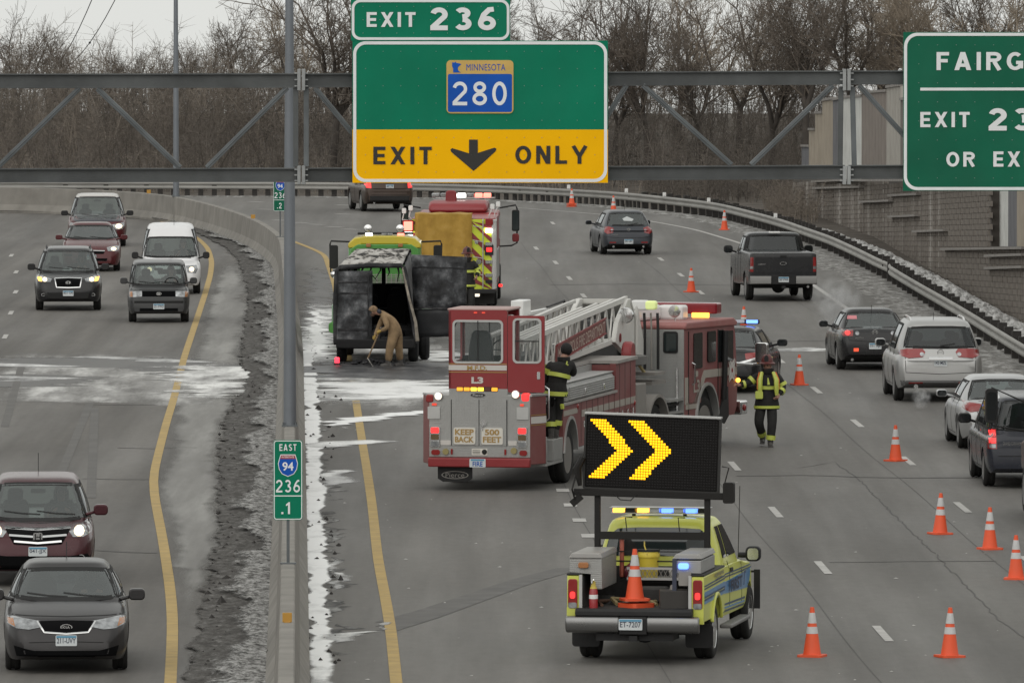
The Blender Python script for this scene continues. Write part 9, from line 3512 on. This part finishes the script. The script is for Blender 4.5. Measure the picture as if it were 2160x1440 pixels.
# ---- walking firefighter, facing the camera (x to the viewer's right, +y away)
wf = G(1616, 942)
p1 = thing('person', 'firefighter in dark turnout coat, red helmet and lime vest walking beside the ladder truck', 'person', (wf.x, wf.y, 0))
J = {'pelvis': ((.01, .02, .92), .165), 'waist': ((.02, .03, 1.10), .175), 'chest': ((.03, .03, 1.32), .19), 'neckb': ((.03, .03, 1.50), .12), 'neck': ((.025, .0, 1.57), .062), 'head': ((.02, -.02, 1.66), .09), 'crown': ((.02, -.01, 1.73), .085),
	 'shl': ((-.18, .03, 1.46), .095), 'ell': ((-.36, .00, 1.30), .075), 'wrl': ((-.53, -.06, 1.265), .052), 'shr': ((.23, .03, 1.46), .095), 'elr': ((.36, .02, 1.22), .078), 'wrr': ((.25, -.14, 1.07), .055),
	 'hipl': ((-.10, .02, .86), .135), 'knl': ((-.155, -.04, .50), .105), 'anl': ((-.065, .26, .20), .082), 'hipr': ((.12, .02, .86), .135), 'knr': ((.12, -.10, .48), .105), 'anr': ((.085, -.10, .12), .088), 'hem': ((.01, .02, .82), .19)}
B = [('pelvis', 'waist'), ('waist', 'chest'), ('chest', 'neckb'), ('neckb', 'neck'), ('neck', 'head'), ('head', 'crown'), ('chest', 'shl'), ('shl', 'ell'), ('ell', 'wrl'), ('chest', 'shr'), ('shr', 'elr'), ('elr', 'wrr'),
	 ('pelvis', 'hipl'), ('hipl', 'knl'), ('knl', 'anl'), ('pelvis', 'hipr'), ('hipr', 'knr'), ('knr', 'anr')]
del J['hem']
figure(p1, J, B, [M_TURN, M_SKIN], {'head': 1, 'crown': 1, 'neck': 1})
v = {k: q[0] for k, q in J.items()}
mb = MB()
mb.lathe([(.21, 0), (.265, -.30), (.255, -.33), (.20, -.28), (.17, 0)], (.015, .025, 1.10), 'Z', 20)
mb.v = [(x, y * .72 + .007, z) for x, y, z in mb.v]
mb.build('coat_skirt', M_TURN, p1)
band(p1, (.015, .02, .845), (.015, .02, .79), 0, 1, .268, sq=(1, .74))
band(p1, (.03, .03, 1.25), (.03, .03, 1.18), 0, 1, .225, sq=(1, .85))
band(p1, v['ell'], v['wrl'], .45, .75, .085)
band(p1, v['shl'], v['ell'], .45, .75, .10)
band(p1, v['shr'], v['elr'], .62, .88, .10)
band(p1, v['elr'], v['wrr'], .35, .65, .088)
band(p1, v['knl'], v['anl'], .62, .86, .095)
band(p1, v['knr'], v['anr'], .66, .92, .10)
for s, x in ((-1, -.13), (1, .20)):
	mb = MB()
	mb.tube([(x * .7, -.10, 1.53), (x, -.19, 1.38), (x * 1.02, -.20, 1.18), (x * 1.05 + s * .0, -.19, 1.06)], [.035, .05, .05, .035], 6)
	mb.v = [(a, b, c) for a, b, c in mb.v]
	mb.build('vest_panel', M_HIVIS, p1)
	mb = MB()
	mb.tube([(x * .7 + s * .05, -.08, 1.53), (x + s * .05, -.17, 1.38), (x + s * .05, -.18, 1.18)], [.014, .018, .016], 6)
	mb.build('vest_trim', M_HIVISO, p1)
mb = MB()
mb.prism(rrect(.16, .16, .03, 3, -.15, 1.07), 'Y', -.235, -.17)
mb.build('vest_pocket', M_HIVIS, p1, bevel=.01)
mb = MB()
mb.tube([(.03, -.20, 1.42), (.045, -.21, 1.28)], [.01, .03], 6)
mb.build('name_tag', M_HIVIS, p1)
mb = MB()
mb.lathe([(.10, -.05), (.125, .0), (.13, .06)], (.028, .02, 1.545), 'Z', 14)
mb.build('collar', M_TURN, p1)
hl = MB()
hl.lathe([(.0001, .175), (.05, .17), (.09, .14), (.118, .085), (.128, .02), (.17, -.01), (.168, -.02), (.12, -.005)], (.02, .0, 1.72), 'Z', 22)
hl.v = [(x, y * 1.22 + (.05 if y > .13 else 0), z - (.02 if y > .13 else 0)) for x, y, z in hl.v]
hel = hl.build('helmet', mat('helmet_red', (.10, .014, .013), .4, dirt=.3, dcol=(.08, .07, .06)), p1)
mb = MB()
mb.tube([(.02, -.12, 1.76), (.02, -.08, 1.86), (.02, .02, 1.905), (.02, .12, 1.85)], .014, 6)
mb.build('helmet_ridge', M_BLACK, hel)
mb = MB()
mb.prism([(-.04, 1.75), (.04, 1.75), (.045, 1.83), (.02, 1.88), (-.02, 1.88), (-.045, 1.83)], 'Y', -.155, -.135)
mb.build('helmet_shield', M_BLACK, hel, bevel=.004)
mb = MB()
mb.sphere((.09, .0, 1.83), .05, 8, 6, (.9, 1, .6))
mb.build('helmet_patch', mat('yellow_plastic', (.50, .38, .06), .4), hel)
mb = MB()
mb.prism([(-.09, 1.52), (-.065, 1.52), (-.075, 1.72), (-.105, 1.72)], 'Y', -.06, .06)
mb.build('ear_flap', M_TURN, p1)
face(p1, (.018, -.02, 1.655), (-.35, -1, -.1), (0, 0, 1), .10)
hand(p1, v['wrl'], (-.62, -.1, 1.29), (0, .3, -1), curl=.9, side=1)
hand(p1, v['wrr'], (.20, -.20, .99), (-1, 0, 0), curl=1.1, side=-1)
boot(p1, (-.065, .26, .1), (-.075, .12, .05))
boot(p1, (.085, -.10, .1), (.09, -.32, .0))
# ---- firefighter climbing onto the trailer step, seen from behind
cf = P(1163, 925, 179.6)
p2 = thing('person', 'bareheaded firefighter in black lime banded gear standing on the ladder truck side step', 'person', (cf.x, cf.y, cf.z))
J = {'pelvis': ((.07, -.02, .86), .155), 'waist': ((.11, .0, 1.04), .175), 'chest': ((.17, .04, 1.28), .195), 'neckb': ((.22, .08, 1.47), .12), 'neck': ((.26, .10, 1.56), .06), 'head': ((.285, .12, 1.66), .092), 'crown': ((.29, .12, 1.73), .085),
	 'shl': ((-.03, .06, 1.41), .105), 'ell': ((-.11, .16, 1.14), .082), 'wrl': ((-.115, .26, .95), .055), 'shr': ((.38, .08, 1.42), .105), 'elr': ((.42, .26, 1.22), .08), 'wrr': ((.36, .44, 1.25), .055),
	 'hipl': ((-.01, .0, .80), .12), 'knl': ((.0, .06, .46), .095), 'anl': ((.0, .02, .12), .08), 'hipr': ((.15, .0, .80), .12), 'knr': ((.135, .12, .50), .092), 'anr': ((.085, .12, .14), .08)}
figure(p2, J, B, [M_TURN, M_SKIN, mat('dark_hair', (.008, .007, .007), .8)], {'head': 2, 'crown': 2, 'neck': 1})
v = {k: q[0] for k, q in J.items()}
mb = MB()
mb.lathe([(.19, .0), (.225, -.24), (.21, -.27), (.15, .0)], (.09, .0, 1.06), 'Z', 20)
mb.v = [(x, y * .8, z) for x, y, z in mb.v]
mb.build('coat_skirt', M_TURN, p2)
band(p2, (.085, .0, .90), (.08, .0, .82), 0, 1, .232, sq=(1, .82))
band(p2, (.15, .03, 1.235), (.135, .02, 1.16), 0, 1, .225, sq=(1, .9))
band(p2, v['shl'], v['ell'], .20, .55, .118)
band(p2, v['knl'], v['anl'], .42, .68, .105)
band(p2, v['knr'], v['anr'], .42, .68, .10)
mb = MB()
mb.tube([(.30, -.09, 1.47), (.285, -.11, 1.42), (.32, -.11, 1.40)], .014, 6)
mb.build('collar_loop', M_HIVIS, p2)
mb = MB()
mb.tube([(.20, -.14, .66), (.21, -.12, .58)], .04, 6)
mb.build('pocket_tab', M_HIVIS, p2)
mb = MB()
mb.sphere((.285, .12, 1.69), .118, 14, 10, (.95, 1.05, 1.08))
mb.build('hair', mat('dark_hair', (.008, .007, .007), .8), p2)
mb = MB()
mb.lathe([(.11, -.05), (.125, .0), (.12, .05)], (.235, .085, 1.50), 'Z', 14)
mb.build('collar', M_TURN, p2)
face(p2, (.285, .13, 1.665), (.55, 1, -.15), (0, 0, 1), .095)
hand(p2, v['wrl'], (-.11, .33, .87), (1, 0, 0), M_BOOT, .9, 1, 'glove')
hand(p2, v['wrr'], (.32, .52, 1.27), (0, 0, -1), M_BOOT, .9, -1, 'glove')
boot(p2, (.0, .02, .1), (.03, .2, .0))
boot(p2, (.085, .12, .1), (.10, .3, .0))
# ---- worker in tan overalls bent over a shovel
sw = G(820, 774)
p3 = thing('person', 'worker in tan overalls and knit cap bending over to shovel debris behind the burnt van', 'person', (sw.x, sw.y, 0))
J = {'pelvis': ((.17, .02, .92), .185), 'waist': ((.10, .02, 1.08), .185), 'chest': ((-.03, .02, 1.22), .19), 'neckb': ((-.18, .0, 1.31), .10), 'neck': ((-.26, -.01, 1.33), .062), 'head': ((-.345, -.02, 1.35), .09), 'crown': ((-.385, -.02, 1.40), .088),
	 'shl': ((-.13, .16, 1.22), .085), 'ell': ((-.24, .14, .98), .066), 'wrl': ((-.335, .02, .76), .046), 'shr': ((-.10, -.16, 1.21), .09), 'elr': ((-.02, -.26, .97), .072), 'wrr': ((-.19, -.22, .89), .05),
	 'hipl': ((.22, .10, .84), .14), 'knl': ((.24, .16, .48), .105), 'anl': ((.28, .20, .13), .085), 'hipr': ((.14, -.08, .84), .145), 'knr': ((.03, -.12, .48), .11), 'anr': ((-.01, -.10, .12), .088)}
figure(p3, J, B, [M_TAN, M_SKIN, M_TAN], {'head': 1, 'crown': 2, 'neck': 1})
v = {k: q[0] for k, q in J.items()}
mb = MB()
mb.sphere((-.375, -.02, 1.39), .112, 14, 10, (1, .98, 1.0))
mb.v = [(x, y, max(z, 1.35 + (x + .375) * -.3)) for x, y, z in mb.v]
mb.build('knit_cap', mat('cap_tan', (.20, .13, .075), .9, var=.4, vscale=20), p3)
mb = MB()
mb.tube([(-.20, -.11, 1.34), (-.25, -.05, 1.36), (-.25, .06, 1.36), (-.20, .10, 1.33)], [.04, .055, .055, .04], 8)
mb.build('neck_scarf', mat('scarf_navy', (.03, .035, .05), .8), p3)
face(p3, (-.355, -.02, 1.335), (-.75, -.3, -.6), (-.4, 0, 1), .095)
mb = MB()
mb.sphere((-.39, -.035, 1.275), .055, 8, 6, (1, 1, .9))
mb.build('beard', mat('beard_brown', (.08, .045, .03), .9), p3)
M_GLOVE = mat('work_glove', (.36, .24, .06), .7)
hand(p3, v['wrl'], (-.37, -.03, .68), (.6, -.6, 0), M_GLOVE, 1.2, 1, 'glove')
hand(p3, v['wrr'], (-.27, -.20, .85), (-.2, .7, -.5), M_GLOVE, 1.2, -1, 'glove')
boot(p3, (.28, .20, .1), (.20, .12, .0))
boot(p3, (-.01, -.10, .1), (-.25, -.14, .0))
so = Vector((sw.x, sw.y, 0))
sv_ = thing('shovel', 'wooden handled shovel held by the worker in tan overalls', 'shovel', so + Vector((-.585, -.12, 0)))
mb = MB()
a, b = Vector((.585 - .20, .12 - .20, .93)), Vector((.07, .03, .20))
mb.cyl(a, b, .019, n=8)
mb.build('shaft', mat('shovel_wood', (.22, .15, .085), .7), sv_)
mb = MB()
mb.tube([a + Vector((.0, -.06, .03)), a + Vector((.02, 0, .04)), a + Vector((0, .06, .03))], .016, 6)
mb.build('handle', M_ALUD, sv_)
mb = MB()
mb.prism([(-.11, .0), (.11, .0), (.12, .16), (.09, .28), (-.09, .28), (-.12, .16)], 'Z', 0, .012)
bl = xform(mb, Matrix.Translation((0.06, .02, .235)) @ Matrix.Rotation(radians(90), 4, 'Z') @ Matrix.Rotation(radians(58), 4, 'X') @ Matrix.Translation((0, -.28, 0)) @ Matrix.Rotation(radians(0), 4, 'X'))
bl.build('blade', mat('shovel_steel', (.34, .33, .31), .4, .7, dirt=.3), sv_, angle=0)
# ---- firefighter half hidden beyond the swung-out van door
hf = G(984, 664)
p4 = thing('person', 'firefighter mostly hidden between the swung out van door and the fire engine', 'person', (hf.x, hf.y, 0), radians(20))
for ch in [c for c in bpy.data.objects if c.parent == p1 and c.name.split('.')[0] in ('body', 'coat_skirt', 'reflective_band', 'collar', 'helmet', 'hand', 'boot', 'nose', 'eye', 'ear', 'mouth')]:
	c = ch.copy()
	COL.objects.link(c)
	c.parent = p4
	for g_ in [k for k in bpy.data.objects if k.parent == ch]:
		d = g_.copy()
		COL.objects.link(d)
		d.parent = c
# ---- drivers seen through the windscreens
def driver(car_label, label, x, y, z, coat, cap=None):
	car = next(o for o in bpy.data.objects if o.get('label') == car_label)
	R_ = Matrix.Rotation(car.rotation_euler.z, 4, 'Z')
	t = thing('person', label, 'person', car.location + R_ @ Vector((x, y, z)), car.rotation_euler.z)
	J = {'pelvis': ((-.06, 0, -.42), .14), 'waist': ((-.05, 0, -.22), .135), 'chest': ((-.02, 0, -.04), .15), 'neckb': ((.0, 0, .10), .075), 'neck': ((.01, 0, .16), .055), 'head': ((.03, 0, .27), .088), 'crown': ((.03, 0, .34), .08),
		 'shl': ((-.01, .19, .05), .075), 'ell': ((.16, .24, -.16), .055), 'wrl': ((.36, .13, -.02), .038), 'shr': ((-.01, -.19, .05), .075), 'elr': ((.16, -.24, -.16), .055), 'wrr': ((.36, -.13, -.02), .038)}
	B = [('pelvis', 'waist'), ('waist', 'chest'), ('chest', 'neckb'), ('neckb', 'neck'), ('neck', 'head'), ('head', 'crown'), ('chest', 'shl'), ('shl', 'ell'), ('ell', 'wrl'), ('chest', 'shr'), ('shr', 'elr'), ('elr', 'wrr')]
	figure(t, J, B, [coat, M_SKIN, mat('dark_hair', (.008, .007, .007), .8)], {'neck': 1, 'head': 1, 'crown': 2, 'wrl': 1, 'wrr': 1})
	face(t, (.03, 0, .27), (1, 0, -.05), (0, 0, 1), .095)
	for s in (1, -1):
		hand(t, (.36, s * .13, -.02), (.44, s * .12, .02), (0, -s, 0), curl=1.1, side=s)
	mb = MB()
	mb.sphere((.0, 0, .31), .112, 12, 8, (1, .95, 1))
	mb.v = [(min(a, .07), b, max(c, .24)) for a, b, c in mb.v]
	mb.build('hair', mat('brown_hair', (.035, .022, .015), .8), t)
C_DK, C_GR = mat('dark_jacket', (.02, .02, .024), .85), mat('grey_jacket', (.09, .09, .095), .85)
driver('charcoal grey sedan with a wide black grille, driving at the lower left corner', 'driver in a dark jacket at the wheel of the charcoal sedan', -.16, .36, 1.0, C_DK)
driver('maroon SUV with lit headlamps behind the charcoal sedan at lower left', 'driver in a grey jacket at the wheel of the maroon SUV', -.05, .37, 1.12, C_GR)
driver('black SUV with lit amber cornered headlamps and chrome framed grille', 'driver in a dark jacket at the wheel of the black SUV', -.05, .38, 1.16, C_DK)
driver('small boxy dark grey wagon in front of the white van', 'driver in a grey jacket at the wheel of the boxy grey wagon', .45, .34, 1.10, C_GR)
driver('white high roofed delivery van with one lit headlamp behind the boxy grey wagon', 'driver in a dark jacket at the wheel of the white van', .35, .37, 1.18, C_DK)
# ---------------------------------------------------------------- exhaust vapour
def vapour(name, label, c, size, dens, seed):
	m = bpy.data.materials.new(name)
	m.use_nodes = True
	nt = m.node_tree
	nt.nodes.clear()
	N, L = nt.nodes.new, nt.links.new
	pv = N('ShaderNodeVolumePrincipled')
	pv.inputs['Color'].default_value = (.9, .9, .9, 1)
	t = N('ShaderNodeTexCoord')
	g = N('ShaderNodeTexGradient')
	g.gradient_type = 'SPHERICAL'
	L(t.outputs['Object'], g.inputs['Vector'])
	n = N('ShaderNodeTexNoise')
	n.inputs['Scale'].default_value = 2.2
	n.inputs['Detail'].default_value = 5
	L(t.outputs['Object'], n.inputs['Vector'])
	r = N('ShaderNodeMapRange')
	r.inputs[1].default_value, r.inputs[2].default_value, r.inputs[3].default_value, r.inputs[4].default_value = .42, .7, 0, dens
	L(n.outputs['Fac'], r.inputs[0])
	x = N('ShaderNodeMath')
	x.operation = 'MULTIPLY'
	L(r.outputs[0], x.inputs[0])
	L(g.outputs['Fac'], x.inputs[1])
	L(x.outputs[0], pv.inputs['Density'])
	o_ = N('ShaderNodeOutputMaterial')
	L(pv.outputs[0], o_.inputs['Volume'])
	mb = MB()
	mb.sphere((0, 0, 0), 1.0, 20, 12)
	o = mb.build(name, m, None)
	o.location = c
	o.scale = size
	o['kind'] = 'stuff'
	return o
q = G(1765, 640, .7)
vapour('exhaust_smoke', '', q, (.75, 2.0, .75), 2.2, 1)
q = G(1942, 838, .25)
vapour('exhaust_smoke', '', q + Vector((0, -.35, 0)), (.24, .5, .26), 6.0, 2)
